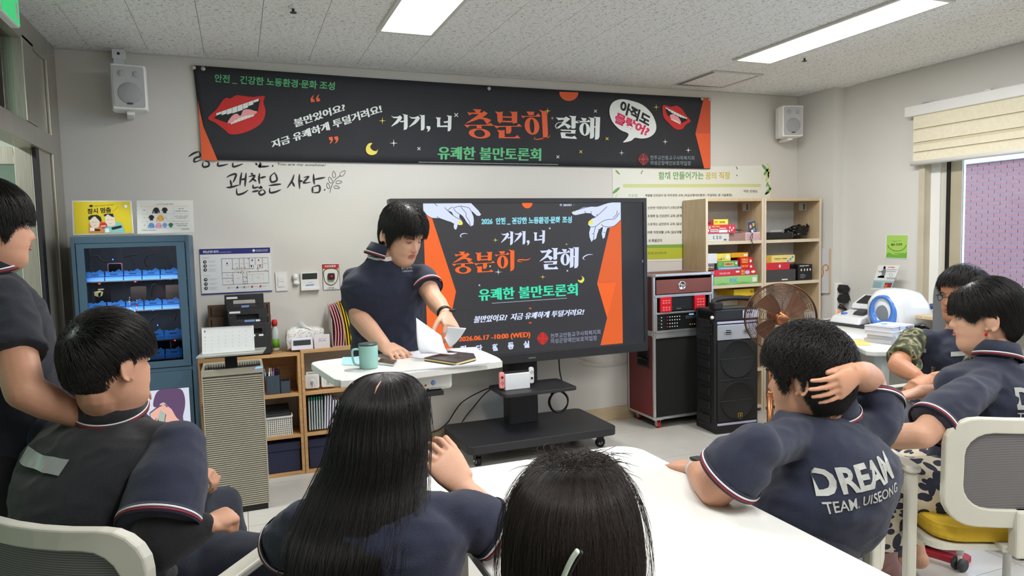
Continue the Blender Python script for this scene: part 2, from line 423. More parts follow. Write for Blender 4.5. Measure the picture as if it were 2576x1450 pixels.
MB().box(X0-0.10, X0+0.004, RY0, 4.40, 1.925, 2.025, m_steel, 0.004).build('transom', wall_left)
MB().box(X0-0.055, X0-0.045, 1.9, 3.95, 2.03, CEIL_H-0.12, m_glass).build('pane', wall_left)
MB().box(X0-0.055, X0-0.045, RY0, 1.85, 2.03, CEIL_H-0.12, m_glass).build('pane', wall_left)
MB().box(X0-0.10, X0, 1.85, 1.93, 0, CEIL_H-0.1, m_steel, 0.004).build('post', wall_left)
MB().box(X0-0.10, X0, 3.12, 3.2, 0, 1.925, m_steel, 0.004).build('post', wall_left)
MB().box(X0-0.055, X0-0.045, 1.93, 3.12, 0.1, 1.925, m_glass).build('pane', wall_left)
MB().box(X0-0.055, X0-0.045, RY0, 1.85, 0.1, 1.925, m_glass).build('pane', wall_left)
MB().box(X0-0.10, X0, RY0, 3.12, 0.0, 0.1, m_steel).build('sill_rail', wall_left)
MB().box(X0-0.03, X0-0.012, 4.100, 4.16, 0.02, 1.925, m_black).build('door_seal', wall_left)
# open door leaf, turned into the corridor
DY = 4.18
door = thing('door_1', 'steel framed glass door leaf standing open', 'door', (-0.94, DY, 0.0)); door['kind'] = 'structure'
del door['category']
MB().box(-1.02, -0.945, DY-0.022, DY+0.022, 0.02, 1.93, m_steel, 0.003).build('stile', door, world=True)
MB().box(-0.944, -0.914, DY-0.026, DY+0.022, 0.02, 1.92, m_mull, 0.003).build('edge_strip', door, world=True)
MB().box(-1.86, -1.79, DY-0.022, DY+0.022, 0.02, 1.93, m_steel, 0.003).build('stile', door, world=True)
MB().box(-1.79, -1.02, DY-0.022, DY+0.022, 1.845, 1.93, m_steel, 0.003).build('rail', door, world=True)
MB().box(-1.79, -1.02, DY-0.022, DY+0.022, 0.02, 0.14, m_steel, 0.003).build('rail', door, world=True)
MB().box(-1.79, -1.02, DY-0.005, DY+0.005, 0.14, 1.845, m_glass).build('pane', door, world=True)
MB().box(-1.79, -1.02, DY-0.008, DY-0.006, 1.10, 1.25, m_frost).build('frosted_strip', door, world=True)
m_print_dk = mat('print_grey', (80,90,88), 0.6, var=0)
ar = Art(lambda x, y: at_y(x, y, DY-0.007))
ar.poly([(58,438),(74,438),(74,443),(58,443)], m_print_dk); ar.text('FERSO', [(58,452),(75,452),(75,446),(58,446)], m_print_dk, 0.02); ar.build(door)
# corridor beyond
m_corr = mat('corridor_paint', (222,226,220), 0.7, var=0.02)
struct(MB().box(-3.2, -3.05, RY0-0.1, 6.2, -0.1, CEIL_H+0.1, m_corr).build('wall_corridor'))
struct(MB().box(-3.2, -0.9, 5.4, 5.55, -0.1, CEIL_H+0.1, m_corr).build('wall_corridor_end'))
struct(MB().box(X0-0.1, X0, BACK_Y, 5.45, -0.1, CEIL_H+0.1, m_corr).build('wall_corridor_side'))
m_haze = mat('grey_door_paint', (150,156,150), 0.6)
struct(MB().box(-2.1, -1.25, 5.38, 5.4, 0, 2.0, m_haze).build('door_2'))

# ---- ceiling lamps
m_lamp = mat('lamp_diffuser', (255,255,255), 0.5, emit=(255,252,245), estr=7.0, var=0)
m_lframe = mat('lamp_frame', (206,204,200), 0.45)
for k, (lx, y0, y1) in enumerate(LAMPS):
    lab = ['flat white ceiling panel lamp above the left part of the banner', 'long white ceiling panel lamp near the window side', 'ceiling panel lamp above the camera left', 'ceiling panel lamp above the seated row near the window', 'ceiling panel lamp at the rear of the room'][k]
    t = thing('ceiling_lamp', lab, 'lamp', (lx, (y0+y1)/2, CEIL_H), 0, 'ceiling panel lamps')
    hw = 0.135; L2 = (y1-y0)/2
    MB().prism([(-hw-0.02,-L2-0.02),(hw+0.02,-L2-0.02),(hw+0.02,L2+0.02),(-hw-0.02,L2+0.02)], 0.012, m_lframe, 'z', -0.014,
               hole=[(-hw,-L2),(hw,-L2),(hw,L2),(-hw,L2)]).build('frame', t)
    MB().box(-hw, hw, -L2, L2, -0.010, -0.002, m_lamp).build('diffuser', t)
# ceiling hatch
m_hatch = mat('hatch_gap_shadow', (120,112,108), 0.5)
t = thing('ceiling_hatch', 'square access hatch with thin metal frame in the ceiling', 'hatch', (3.33, 4.23, CEIL_H))
MB().prism([(-.215,-.225),(.215,-.225),(.215,.225),(-.215,.225)], 0.008, m_alu, 'z', -0.008, hole=[(-.19,-.2),(.19,-.2),(.19,.2),(-.19,.2)]).build('frame', t)
MB().box(-.213,-.192,-.2,.2,-0.010,-0.002,m_hatch).build('gap_shadow_strip', t)  # darker strip, the shadow of the hatch gap put in as colour
MB().box(-.185,.185,-.195,.195,-0.006,0.0,m_ceil).build('hatch_board', t)
# small ceiling sprinkler heads
for k, (x, y, lab) in enumerate(((0.299,3.514,'small round sprinkler head in the ceiling left of the left lamp'), (3.47,3.548,'small sprinkler head in the ceiling beside the long lamp'))):
    t = thing('sprinkler_head', lab, 'sprinkler', (x, y, CEIL_H), 0, 'ceiling sprinklers')
    MB().lathe([(0.024,0),(0.024,-0.004),(0.012,-0.008),(0.0,-0.008)], (0,0,0), m_white, 18).build('rosette', t)
    MB().lathe([(0.006,-0.006),(0.006,-0.022),(0.016,-0.024),(0.016,-0.027),(0,-0.027)], (0,0,0), m_dkgrey, 14).build('deflector', t)
# exit sign at the top left
m_green = mat('exit_green', (30,150,90), 0.4, emit=(60,200,120), estr=0.8, var=0)
t = thing('exit_sign', 'green lit exit sign hanging by the glass partition', 'sign', (-0.87, 3.64, 2.47))
MB().box(-0.02,0.015,-0.17,0.09,-0.07,0.06,m_white,0.006).build('housing', t)
MB().box(0.015,0.018,-0.165,0.085,-0.062,0.052,m_green).build('lit_face', t)
MB().box(0.018,0.019,0.03,0.06,-0.045,0.03,m_white).build('pictogram', t)

# ---- window
m_sash = mat('window_sash', (206,203,192), 0.4); m_sash2 = mat('outer_sash', (176,166,144), 0.45); m_jamb = mat('window_casing', (196,186,166), 0.5)
m_winglass = pane_glass('window_glass', (240,248,255))
win = thing('window_1', None, None, (RIGHT_X, 2.2, WZ0)); win['kind'] = 'structure'
def wbox(x0,x1,y0,y1,z0,z1,m,name,b=0.002): return MB().box(x0,x1,y0,y1,z0,z1,m,b).build(name, win, world=True)
wbox(RIGHT_X-0.012, R2, WY1-0.045, WY1, WZ0, WZ1, m_jamb, 'window_casing')
wbox(RIGHT_X-0.012, R2, WY0, WY0+0.045, WZ0, WZ1, m_jamb, 'window_casing')
wbox(RIGHT_X-0.012, R2, WY0, WY1, WZ1-0.045, WZ1, m_jamb, 'window_casing')
wbox(RIGHT_X-0.04, R2, WY0-0.02, WY1+0.01, WZ0-0.03, WZ0+0.005, m_white, 'window_sill')
xi = RIGHT_X+0.05
wbox(xi, xi+0.05, WY1-0.115, WY1-0.045, WZ0, WZ1, m_white, 'window_frame')
wbox(xi+0.01, xi+0.05, WY1-0.155, WY1-0.115, WZ0, WZ1, m_sash, 'sash')
wbox(xi-0.005, xi+0.05, WY1-0.185, WY1-0.165, WZ0, WZ1, m_black, 'seal')
wbox(xi+0.01, xi+0.05, WY1-0.265, WY1-0.185, WZ0, WZ1, m_sash2, 'sash')
wbox(xi, xi+0.05, WY0+0.045, WY0+0.12, WZ0, WZ1, m_white, 'window_frame')
wbox(xi, xi+0.05, WY0+0.12, WY1-0.265, WZ0, WZ0+0.06, m_sash, 'sash')
wbox(xi, xi+0.05, WY0+0.12, WY1-0.265, WZ1-0.07, WZ1, m_sash, 'sash')
wbox(xi, xi+0.05, 2.02, 2.09, WZ0, WZ1, m_sash, 'mullion')
MB().box(xi+0.022, xi+0.028, 2.09, WY1-0.265, WZ0+0.06, WZ1-0.07, m_winglass).build('pane', win, world=True)
MB().box(xi+0.022, xi+0.028, WY0+0.12, 2.02, WZ0+0.06, WZ1-0.07, m_winglass).build('pane', win, world=True)
# roller blind with horizontal folds
m_blind = mat('blind_fabric', (232,224,200), 0.8, var=0.04, vscale=40, bump=0.1, bscale=400, trans=0.0)
m_blind2 = mat('blind_fabric_sheer', (214,204,176), 0.8, var=0.03, vscale=40)
bl = thing('window_blind', 'cream folded roller blind half lowered over the window', 'blind', (RIGHT_X-0.05, 2.2, 2.2))
MB().box(RIGHT_X-0.075, RIGHT_X, 0.85, 3.615, 2.202, 2.274, m_white, 0.006).build('headrail', bl, world=True)
zs = [2.202, 2.115, 2.10, 2.022, 1.997, 1.956, 1.941, 1.88]
for k in range(len(zs)-1):
    band = (zs[k]-zs[k+1]) > 0.03
    xo = RIGHT_X-0.055+(0.0 if band else 0.008)
    MB().box(xo, xo+0.003, 0.9, 3.555-(0.0 if band else 0.004), zs[k+1]+(-0.004 if band else -0.012), zs[k]+(0.0 if band else 0.014), m_blind if band else m_blind2).build('fabric_band', bl, world=True)
MB().tube([(RIGHT_X-0.052,0.9,1.872),(RIGHT_X-0.052,3.57,1.872)], 0.016, m_white, 12).build('bottom_rail', bl, world=True)
for yy in (3.46, 3.03, 2.45):
    MB().box(RIGHT_X-0.07, RIGHT_X, yy-0.02, yy+0.02, 2.274, 2.281, m_alu).build('bracket', bl, world=True)

# ---- brick wall of the neighbouring building, seen through the window
m_brick = ramp_mat('brick', 'noise', 1.7, [(0.3,(88,56,56)),(0.55,(98,64,62)),(0.75,(108,74,72))], rough=0.9, coords='Object')
m_mortar = mat('mortar', (112,106,112), 0.95)
m_coping = mat('flashing_coping', (140,154,164), 0.4, bump=0.4, bscale=8)
BX = 12.0
bw = struct(MB().box(BX+0.012, BX+0.3, 2.2, 14.0, -0.5, 2.50, m_mortar).build('wall_outside'))
MB().box(BX-0.06, BX+0.35, 2.2, 14.0, 2.50, 2.78, m_coping, 0.01).build('coping', bw)
bl_, bh_ = 0.19, 0.055; rowh = 0.0675; brick_me = []
for s_ in range(3):
    ob = None
cnt = 0; rest = MB()
base_me = None
for r in range(0, 42):
    z = 2.50-rowh*(r+1)+0.006
    for c in range(0, 58):
        y = 2.3+c*0.2+(0.1 if r % 2 else 0)
        vis = 7.1 < y < 8.75 and z > 0.2
        if vis and cnt < 290:
            if base_me is None:
                b0 = MB().box(0, 0.02, 0, bl_, 0, bh_, m_brick, 0.0).build('brick', bw, (BX, y, z)); base_me = b0.data
            else:
                b0 = bpy.data.objects.new('brick', base_me); COL.objects.link(b0); b0.parent = bw
                b0.location = (BX+rnd.uniform(-0.003,0.003), y, z)
            cnt += 1
        elif z > -0.4: rest.box(BX, BX+0.02, y, y+bl_, z, z+bh_, m_brick)
rb = rest.build('more_bricks', bw); rb['kind'] = 'stuff'
struct(MB().box(R2, 15, -4, 15, -0.6, -0.5, mat('outside_paving', (160,158,152), 0.9)).build('ground'))
# ================================================================== display lettering drawn stroke by stroke
def _za(p): return [(1040+x/6.906, 490+y/6.906) for x, y in p]
def _zb(p): return [(1340+x/6.903, 490+y/6.903) for x, y in p]
def ring(cx, cy, rx, ry, ix, iy, n=24):
    """closed ring as two half polygons"""
    out = []
    for a0 in (0, PI):
        o = [(cx+rx*math.cos(a0+PI*k/n), cy+ry*math.sin(a0+PI*k/n)) for k in range(n+1)]
        i = [(cx+ix*math.cos(a0+PI*k/n), cy+iy*math.sin(a0+PI*k/n)) for k in range(n+1)]
        out.append(o+i[::-1])
    return out
G_CHUNG = [_za(p) for p in [
 [(782,990),(900,990),(880,1010),(878,1034),(820,1036),(808,1010)],
 [(708,1030),(735,1040),(905,1030),(925,1008),(978,1035),(940,1070),(905,1095),(960,1098),(1020,1122),(962,1182),(915,1120),(860,1118),(690,1188),(690,1180),(800,1100),(860,1055),(770,1055),(735,1078)],
 [(657,1200),(690,1205),(960,1187),(1005,1160),(1045,1190),(1040,1198),(890,1203),(890,1248),(825,1250),(825,1208),(740,1212),(705,1243)]]+ring(860,1308,140,66,70,48)+[
 [(1070,1005),(1130,1012),(1178,1002),(1168,1030),(1168,1135),(1125,1160),(1100,1130),(1098,1040)], [(1258,995),(1310,998),(1365,992),(1360,1020),(1355,1140),(1300,1152),(1285,1125),(1288,1018)], [(1165,1064),(1290,1061),(1290,1078),(1165,1081)], [(1160,1122),(1290,1118),(1290,1138),(1160,1142)],
 [(1045,1190),(1100,1195),(1340,1180),(1378,1150),(1415,1185),(1275,1194),(1275,1250),(1255,1285),(1205,1290),(1205,1200),(1120,1207),(1085,1230)],
 [(1085,1245),(1130,1250),(1190,1245),(1185,1270),(1185,1335),(1310,1328),(1350,1300),(1390,1340),(1105,1355),(1110,1280)],
 [(1483,985),(1585,982),(1575,1027),(1510,1032)],
 [(1405,1040),(1440,1045),(1600,1035),(1635,1000),(1665,1035),(1660,1042),(1500,1052),(1465,1052),(1435,1075)]]+ring(1545,1170,95,112,30,92)+[
 [(1645,952),(1700,965),(1750,970),(1748,1270),(1730,1310),(1680,1335),(1678,985)]]]
G_JAL = [_zb(p) for p in [
 [(120,970),(150,975),(245,970),(275,945),(340,980),(270,1045),(262,1055),(320,1072),(352,1100),(305,1145),(255,1085),(120,1162),(120,1150),(200,1075),(245,1000),(170,1010),(160,1018)],
 [(320,925),(370,930),(432,925),(420,960),(420,1010),(470,990),(490,1030),(420,1040),(420,1110),(405,1130),(355,1130),(355,960)],
 [(180,1162),(425,1152),(415,1180),(415,1210),(262,1218),(262,1262),(360,1268),(405,1245),(440,1285),(430,1295),(200,1300),(185,1215),(210,1205),(350,1200),(350,1172),(205,1182)],
 [(500,945),(590,950),(575,988),(530,992)],
 [(440,1005),(470,1000),(595,990),(620,965),(645,995),(640,1005),(520,1018),(480,1030)]]+ring(560,1125,82,105,25,88)+[
 [(612,925),(660,935),(708,930),(705,1065),(725,1065),(725,935),(690,910),(740,915),(795,912),(788,1230),(765,1270),(718,1280),(722,1085),(705,1085),(705,1230),(685,1262),(640,1272),(645,960)]]]
_gk = [(1518,672),(1550,685),(1600,680),(1635,658),(1660,690),(1640,730),(1600,780),(1522,838),(1518,832),(1570,760),(1605,705),(1550,705)]
G_GEO = [_za(p) for p in [_gk,
 [(1625,745),(1680,735),(1680,650),(1655,635),(1700,640),(1728,645),(1725,830),(1710,865),(1675,878),(1680,755),(1640,765)],
 [(x+225, y-8) for x, y in _gk],
 [(1875,630),(1905,638),(1943,632),(1940,830),(1925,860),(1893,868),(1895,655)],
 [(1965,795),(2010,795),(2015,830),(1995,870),(1968,882),(1985,850),(1965,830)]]]+[_zb(p) for p in [
 [(10,655),(75,658),(65,690),(66,778),(150,765),(165,790),(25,802),(28,690)],
 [(105,715),(165,700),(165,640),(145,620),(210,622),(205,810),(190,845),(160,855),(163,725),(120,735)]]]
def put_glyphs(art, G, m, quad=None, name='display_lettering', slope=0.0):
    """slope: the rise per pixel of the drawing as measured, removed before fitting into quad"""
    if quad is None:
        for p in G: art.poly(p, m, name)
        return
    Q = [[(x, y-slope*x) for x, y in p] for p in G]
    xs = [x for p in Q for x, _ in p]; ys = [y for p in Q for _, y in p]; x0, x1, y0, y1 = min(xs), max(xs), min(ys), max(ys)
    for p in Q:
        out = []
        for x, y in p:
            u = (x-x0)/(x1-x0); v = (y1-y)/(y1-y0)
            out.append(((1-u)*(1-v)*quad[0][0]+u*(1-v)*quad[1][0]+u*v*quad[2][0]+(1-u)*v*quad[3][0], (1-u)*(1-v)*quad[0][1]+u*(1-v)*quad[1][1]+u*v*quad[2][1]+(1-u)*v*quad[3][1]))
        art.poly(out, m, name)
def Q4(f, *p): return [f(x, y) for x, y in p]
def z2(x, y): return (460+x/3.68, 140+y/3.68)
def z3(x, y): return (1100+x/3.578, 180+y/3.578)
def cross_emblem(art, cx, cy, r, ry, m, name='emblem'):
    a = r*0.2
    art.poly([(cx-a,cy-ry),(cx+a,cy-ry),(cx+a,cy-ry*0.2),(cx+r,cy-ry*0.2),(cx+r,cy+ry*0.2),(cx+a,cy+ry*0.2),(cx+a,cy+ry),(cx-a,cy+ry),(cx-a,cy+ry*0.2),(cx-r,cy+ry*0.2),(cx-r,cy-ry*0.2),(cx-a,cy-ry*0.2)], m, name)
    for k in range(32):
        t = 2*PI*(k+0.5)/32
        if min(abs(math.cos(t)), abs(math.sin(t))) < 0.27: continue
        art.line([(cx+math.cos(t)*r*0.42, cy+math.sin(t)*ry*0.42), (cx+math.cos(t)*r*0.97, cy+math.sin(t)*ry*0.97)], r*0.09, m, name)
def P_(n, c, e=0.0, r=0.6): return mat(n, c, r, var=0, emit=(c if e else None), estr=e)

# ------------------------------------------------------------------ the long banner
c_bk = mat('banner_cloth', (44,45,50), 0.75, var=0.06, bump=0.15, bscale=500)
c_w = P_('ink_white', (226,232,230)); c_or = P_('ink_orange', (226,96,54)); c_or2 = P_('ink_orange_dark', (202,84,54)); c_gn = P_('ink_green', (96,186,128)); c_ye = P_('ink_yellow', (232,214,90))
c_red = P_('ink_red', (200,44,42)); c_pk = P_('ink_pink', (238,160,160)); c_bk2 = P_('ink_black', (24,25,28)); c_mg = P_('ink_magenta', (214,40,92)); c_gy = P_('ink_grey_blue', (128,142,150)); c_dr = P_('ink_dark_red', (140,52,54))
ban = thing('banner', 'long black cloth banner with orange and white lettering pinned across the back wall', 'banner', (1.67, BACK_Y-0.02, 1.93))
def wavy(u, v): return 0.0
def bplane(x, y, lift=0.0):
    p = at_y(x, y, BACK_Y-0.016); u = (p.x+0.2)/3.73; v = (2.49-p.z)/0.56
    p = at_y(x, y, BACK_Y-0.016+wavy(u, v)-lift); return p
mb = MB(); nu, nv = 90, 10
gv = []
for back in (0, 1):
    for j in range(nv+1):
        v = j/nv; L = (485+(508-485)*v, 164+(402-164)*v); R = (1787, 247+(425-247)*v)
        L = (485+18*min(1,v*1.6)+5*max(0,v-0.6)/0.4, L[1])
        for i in range(nu+1):
            u = i/nu; x = L[0]+(R[0]-L[0])*u; y = L[1]+(R[1]-L[1])*u+4.0*math.sin(PI*u)*(1-v)
            p = bplane(x, y); gv.append((p.x, p.y+0.0025*back, p.z))
fs = []; st = (nu+1)*(nv+1)
for j in range(nv):
    for i in range(nu):
        a = j*(nu+1)+i; fs.append((a,a+1,a+nu+2,a+nu+1)); fs.append((st+a,st+a+nu+1,st+a+nu+2,st+a+1))
for i in range(nu): fs.append((i,st+i,st+i+1,i+1)); a = nv*(nu+1)+i; fs.append((a,a+1,st+a+1,st+a))
for j in range(nv): a = j*(nu+1); fs.append((a,a+nu+1,st+a+nu+1,st+a)); a += nu; fs.append((a,st+a,st+a+nu+1,a+nu+1))
mb.raw(gv, fs, c_bk, True).build('cloth', ban, world=True)
A = Art(lambda x, y: bplane(x, y)); A.k = 0.0022
# corner wedges
A.poly([(498,252),(503,280),(512,320),(548,405.5),(508,402)], c_or, 'orange_wedge')
A.poly([(1770,247),(1786,248),(1786,336),(1749,336)], c_or2, 'orange_wedge'); A.poly([(1749,336),(1786,336),(1786,424),(1771,424)], c_or, 'orange_wedge')
A.poly([z3(1098,183)]+[z3(1184+86*math.cos(t), 188+78*math.sin(t)) for t in np.linspace(PI, 0, 16)], c_or, 'orange_disc')
A.text('안전 _ 건강한 노동환경·문화 조성', Q4(z2, (292,250),(1405,325),(1408,245),(296,170)), c_gn, 0.022, name='lettering')
A.text('불만있어요?', Q4(z2, (1040,668),(1505,512),(1490,440),(1022,592)), c_w, 0.012, 0.035, name='lettering')
A.text('지금 유쾌하게 투덜거려요!', Q4(z2, (830,862),(1845,530),(1825,450),(815,790)), c_w, 0.012, 0.035, name='lettering')
put_glyphs(A, G_GEO, c_w, Q4(z2, (1930,690),(2487,718),(2487,556),(1925,535)), slope=-0.02)
put_glyphs(A, G_CHUNG, c_or, Q4(z3, (240,600),(1000,618),(985,345),(232,335)), slope=-0.04)
A.line([z3(*p) for p in curvepts([(880,590),(872,605),(900,612),(960,600),(1000,592),(1016,570)])], 2.6, c_or, 'display_lettering', True)
put_glyphs(A, G_JAL, c_w, Q4(z3, (1070,600),(1462,618),(1465,408),(1066,392)), slope=-0.04)
A.line([z3(*p) for p in curvepts([(1130,455),(1080,465),(1062,495),(1085,512),(1110,500)])], 2.0, c_w, 'display_lettering', True)
A.text('유쾌한 불만토론회', Q4(z3, (5,792),(930,806),(932,692),(8,674)), c_gn, 0.012, 0.03, name='lettering')
for k in range(112): 
    cx, cy = 1053+k*3.14, 408.3+k*0.053; A.box(cx, cy-0.8, cx+1.5, cy+0.8, c_w, 'dotted_line')
for q, (cx, cy) in ((0,(1190,400)),(1,(1355,795))):
    for d in (0, 50):
        f = (lambda x, y: z2(cx+d-4+x, cy+6*(-d/50)+y)) if q == 0 else (lambda x, y: z2(cx+d-x+30, cy-y-10-4*(d/50)))
        A.poly([f(28,-36),(f(8,-20)),f(-6,5),f(2,34),f(36,28),f(28,2),f(14,0),f(22,-20)], c_or, 'quotation_mark')
def mouth(A, f, outer, cavity, teeth, tongue, low):
    A.poly(smoothpoly([f(*p) for p in outer], 4), c_red, 'lips'); A.up(); A.poly([f(*p) for p in cavity], c_bk2, 'open_mouth'); A.up()
    A.poly(smoothpoly([f(*p) for p in tongue], 3), c_pk, 'tongue'); A.up()
    for name, line in (('upper_teeth', teeth), ('lower_teeth', low)):
        (a, b, h0, hm, n) = line
        for k in range(n):
            u0, u1 = k/n, (k+0.93)/n; q = []
            for u, s in ((u0,0),(u1,0),(u1,1),(u0,1)):
                hh = h0+(hm-h0)*math.sin(PI*(u0+u1)/2)
                sg = 1 if name == 'upper_teeth' else -1
                q.append(f(a[0]+(b[0]-a[0])*u, a[1]+(b[1]-a[1])*u+hh*s*sg))
            A.poly(q, c_w, name)
    A.up()
mouth(A, z2, [(233,580),(310,500),(370,415),(405,392),(440,398),(495,368),(560,374),(650,384),(755,376),(745,430),(765,520),(735,615),(650,680),(540,722),(440,728),(380,682),(300,622)],
      [(285,578),(330,545),(520,470),(700,405),(715,408),(695,520),(640,560),(540,600),(430,632),(370,610)], ((310,535),(705,398),14,54,8), [(415,628),(455,560),(500,538),(533,560),(560,505),(610,498),(660,512),(690,522),(640,560),(520,605)], ((445,638),(660,560),10,32,7))
mouth(A, z3, [(2031,305),(2100,318),(2150,309),(2195,335),(2215,362),(2240,400),(2278,448),(2235,478),(2200,520),(2140,518),(2085,470),(2040,420),(2026,370)],
      [(2045,325),(2150,370),(2240,425),(2250,440),(2190,470),(2120,440),(2065,390)], ((2050,322),(2245,420),8,26,8), [(2090,395),(2120,385),(2140,400),(2165,412),(2190,455),(2180,468),(2140,450),(2100,425)], ((2100,435),(2185,478),4,16,5))
A.poly(smoothpoly([z2(*p) for p in [(1752,812),(1715,818),(1692,862),(1705,905),(1745,923),(1790,908),(1805,866),(1790,885),(1755,878),(1732,845)]], 3), c_ye, 'moon')
for cx, cy, r, m_ in ((1845,605,34,c_ye),(1950,812,38,c_w)): A.poly([z2(*p) for p in star4(cx, cy, r)], m_, 'star')
for cx, cy, r, m_ in ((990,356,30,c_ye),(1032,422,18,c_ye),(1967,322,28,c_ye),(2047,634,26,c_w),(1655,734,26,c_w),(2255,710,26,c_w)): A.poly([z3(*p) for p in star4(cx, cy, r)], m_, 'star')
for f, cx, cy, r, m_ in ((z2,2528,552,16,c_w),(z2,2183,863,13,c_w),(z3,1420,358,12,c_w),(z3,1524,606,12,c_ye),(z3,1288,724,12,c_ye),(z3,1082,770,12,c_w)):
    for s_ in (1,-1): A.line([f(cx-r,cy-r*s_), f(cx+r,cy+r*s_)], r*0.14, m_, 'star')
A.poly(smoothpoly([z3(*p) for p in [(1545,360),(1570,285),(1640,252),(1730,262),(1840,300),(1925,380),(1966,480),(1955,550),(1900,595),(1830,605),(1775,598),(1740,625),(1668,640),(1700,605),(1715,560),(1640,525),(1570,450)]], 3), c_w, 'speech_bubble'); A.up()
A.text('아직도', Q4(z3, (1630,362),(1895,505),(1925,405),(1655,252)), c_bk2, 0.05, name='lettering')
A.text('몰랐어?', Q4(z3, (1585,462),(1880,590),(1918,508),(1612,362)), c_mg, 0.05, name='lettering')
cx, cy = z3(1851,792); cross_emblem(A, cx, cy, 13, 14.5, c_dr)
A.text('천주교안동교구사회복지회', Q4(z3, (1912,796),(2308,800),(2308,762),(1912,756)), c_gy, 0.012, name='lettering')
A.text('의성군장애인보호작업장', Q4(z3, (1912,842),(2278,848),(2278,808),(1912,804)), c_gy, 0.012, name='lettering')
A.build(ban)
m_pin = mat('eyelet', (188,186,176), 0.35, metal=0.5)
for x, y in ((487,170),(511,173),(1230,223),(1766,249),(1785,250)):
    p = bplane(x, y); MB().lathe([(0.013,0.0),(0.013,-0.003),(0.006,-0.006),(0.0,-0.006)], (p.x, p.y-0.001, p.z), m_pin, 16, 'y').build('eyelet', ban, world=True)

# ------------------------------------------------------------------ hand-lettered wall sticker half covered by the banner
c_ink = P_('sticker_black', (38,38,42))
st_ = thing('wall_lettering', 'black brush lettering with leaf twig stuck on the wall below the banner left end', 'wall sticker', (0.3, BACK_Y-0.001, 1.72))
A = Art(lambda x, y: at_y(x, y, BACK_Y-0.001)); A.k = 0.0008
def zz(pts, w=5.2): A.line(curvepts([z2(*p) for p in pts], 4), w, c_ink, 'lettering', True)
# top line, mostly hidden
for s_ in ([(52,938),(100,905),(150,888)], [(150,888),(160,930),(112,952),(108,985),(165,968)], [(190,985),(182,1015),(200,1032),(240,1020),(238,988),(205,978)], [(328,985),(330,1022),(420,1005)], [(465,990),(470,1030),(558,1002)], [(672,995),(690,1015)], [(718,985),(712,1042)], [(735,1005),(700,1025),(760,1028),(800,1022)], [(825,1020),(838,1024)]): zz(s_)
A.text('You are my sunshine!', Q4(z2, (872,1022),(1320,1032),(1320,1004),(872,992)), c_ink, 0.0, shear=0.2, name='lettering')
# second line: gwaenchaneun saram.
for s_ in ([(405,1130),(440,1108),(492,1098),(478,1150),(462,1175)], [(440,1150),(452,1215)], [(402,1222),(450,1218),(520,1198)], [(545,1080),(535,1140),(528,1205)], [(540,1150),(578,1140)], [(586,1085),(580,1150),(575,1215)], [(498,1230),(505,1285),(560,1275),(605,1245)],
          [(630,1090),(650,1100)], [(608,1122),(665,1110),(640,1150),(612,1175)], [(645,1140),(680,1165)], [(712,1088),(705,1140),(712,1190)], [(712,1135),(770,1120)], [(650,1195),(655,1225),(705,1215)], [(700,1228),(740,1222)], [(722,1205),(722,1225)], [(740,1238),(705,1265),(722,1290),(762,1270),(745,1240)], [(640,1262),(705,1250)],
          [(855,1080),(812,1120),(820,1170),(870,1155),(862,1105),(845,1090)], [(795,1205),(860,1195),(912,1190)], [(805,1225),(808,1268),(860,1262),(908,1240)],
          [(1030,1100),(1010,1160),(965,1228)], [(1010,1165),(1035,1215)], [(1080,1095),(1078,1160),(1082,1235)], [(1080,1165),(1110,1160)], [(1118,1130),(1165,1120),(1130,1160),(1120,1180),(1185,1172)], [(1210,1095),(1212,1150),(1218,1195)], [(1212,1148),(1320,1128)], [(1200,1215),(1200,1272)], [(1200,1218),(1262,1205),(1262,1262),(1205,1270)], [(1308,1240),(1318,1246)]): zz(s_)
A.line(curvepts([z2(*p) for p in [(1360,1272),(1375,1215),(1410,1150),(1460,1110)]]), 1.3, c_ink, 'twig')
for cx, cy, ang, l in ((1480,1090,-0.8,34),(1398,1100,-1.7,30),(1445,1172,-0.15,28),(1365,1152,-2.0,30),(1345,1205,-1.8,26),(1425,1220,0.2,26)):
    pts = []
    for t in np.linspace(0, 2*PI, 17): 
        a, b = math.cos(t)*l, math.sin(t)*l*0.48*(1-0.35*math.cos(t)); pts.append(z2(cx+a*math.cos(ang)-b*math.sin(ang), cy+a*math.sin(ang)+b*math.cos(ang)))
    A.line(pts, 1.1, c_ink, 'leaf_outline')
A.build(st_)

# ------------------------------------------------------------------ wall mural board behind the shelves (work programme)
c_paper = P_('mural_paper', (226,226,216)); c_lg = P_('mural_lime', (206,212,150)); c_g1 = P_('mural_green', (132,166,78)); c_g2 = P_('mural_yellow_green', (184,190,58)); c_g3 = P_('mural_leaf', (110,160,96)); c_kh = P_('mural_ochre', (200,182,80)); c_tx = P_('mural_text', (70,70,66))
mu = thing('programme_board', 'pale wall poster with green headings hanging behind the big screen and shelves', 'poster', (3.39, BACK_Y, 1.2))
def z4(x, y): return (1500+x/3.815, 380+y/3.815)
B_ = BACK_Y-0.001
mb = MB(); q = [at_y(1540,424,B_), at_y(1937,416,B_), at_y(1938,652,B_), at_y(1545,660,B_)]
mb.hull([v+Vector((0,0.0,0)) for v in q], [v+Vector((0,-0.0012,0)) for v in q], c_paper).build('sheet', mu, world=True)
A = Art(lambda x, y: at_y(x, y, BACK_Y-0.0022)); A.k = 0.0004
A.text('함께 만들어가는', Q4(z4, (597,275),(1030,272),(1030,197),(597,200)), c_g3, 0.02, name='lettering'); A.text('꿈의 직장', Q4(z4, (1048,272),(1285,272),(1285,200),(1048,204)), c_kh, 0.02, name='lettering')
A.poly(Q4(z4, (258,318),(1578,316),(1578,346),(258,352)), c_lg, 'heading_bar')
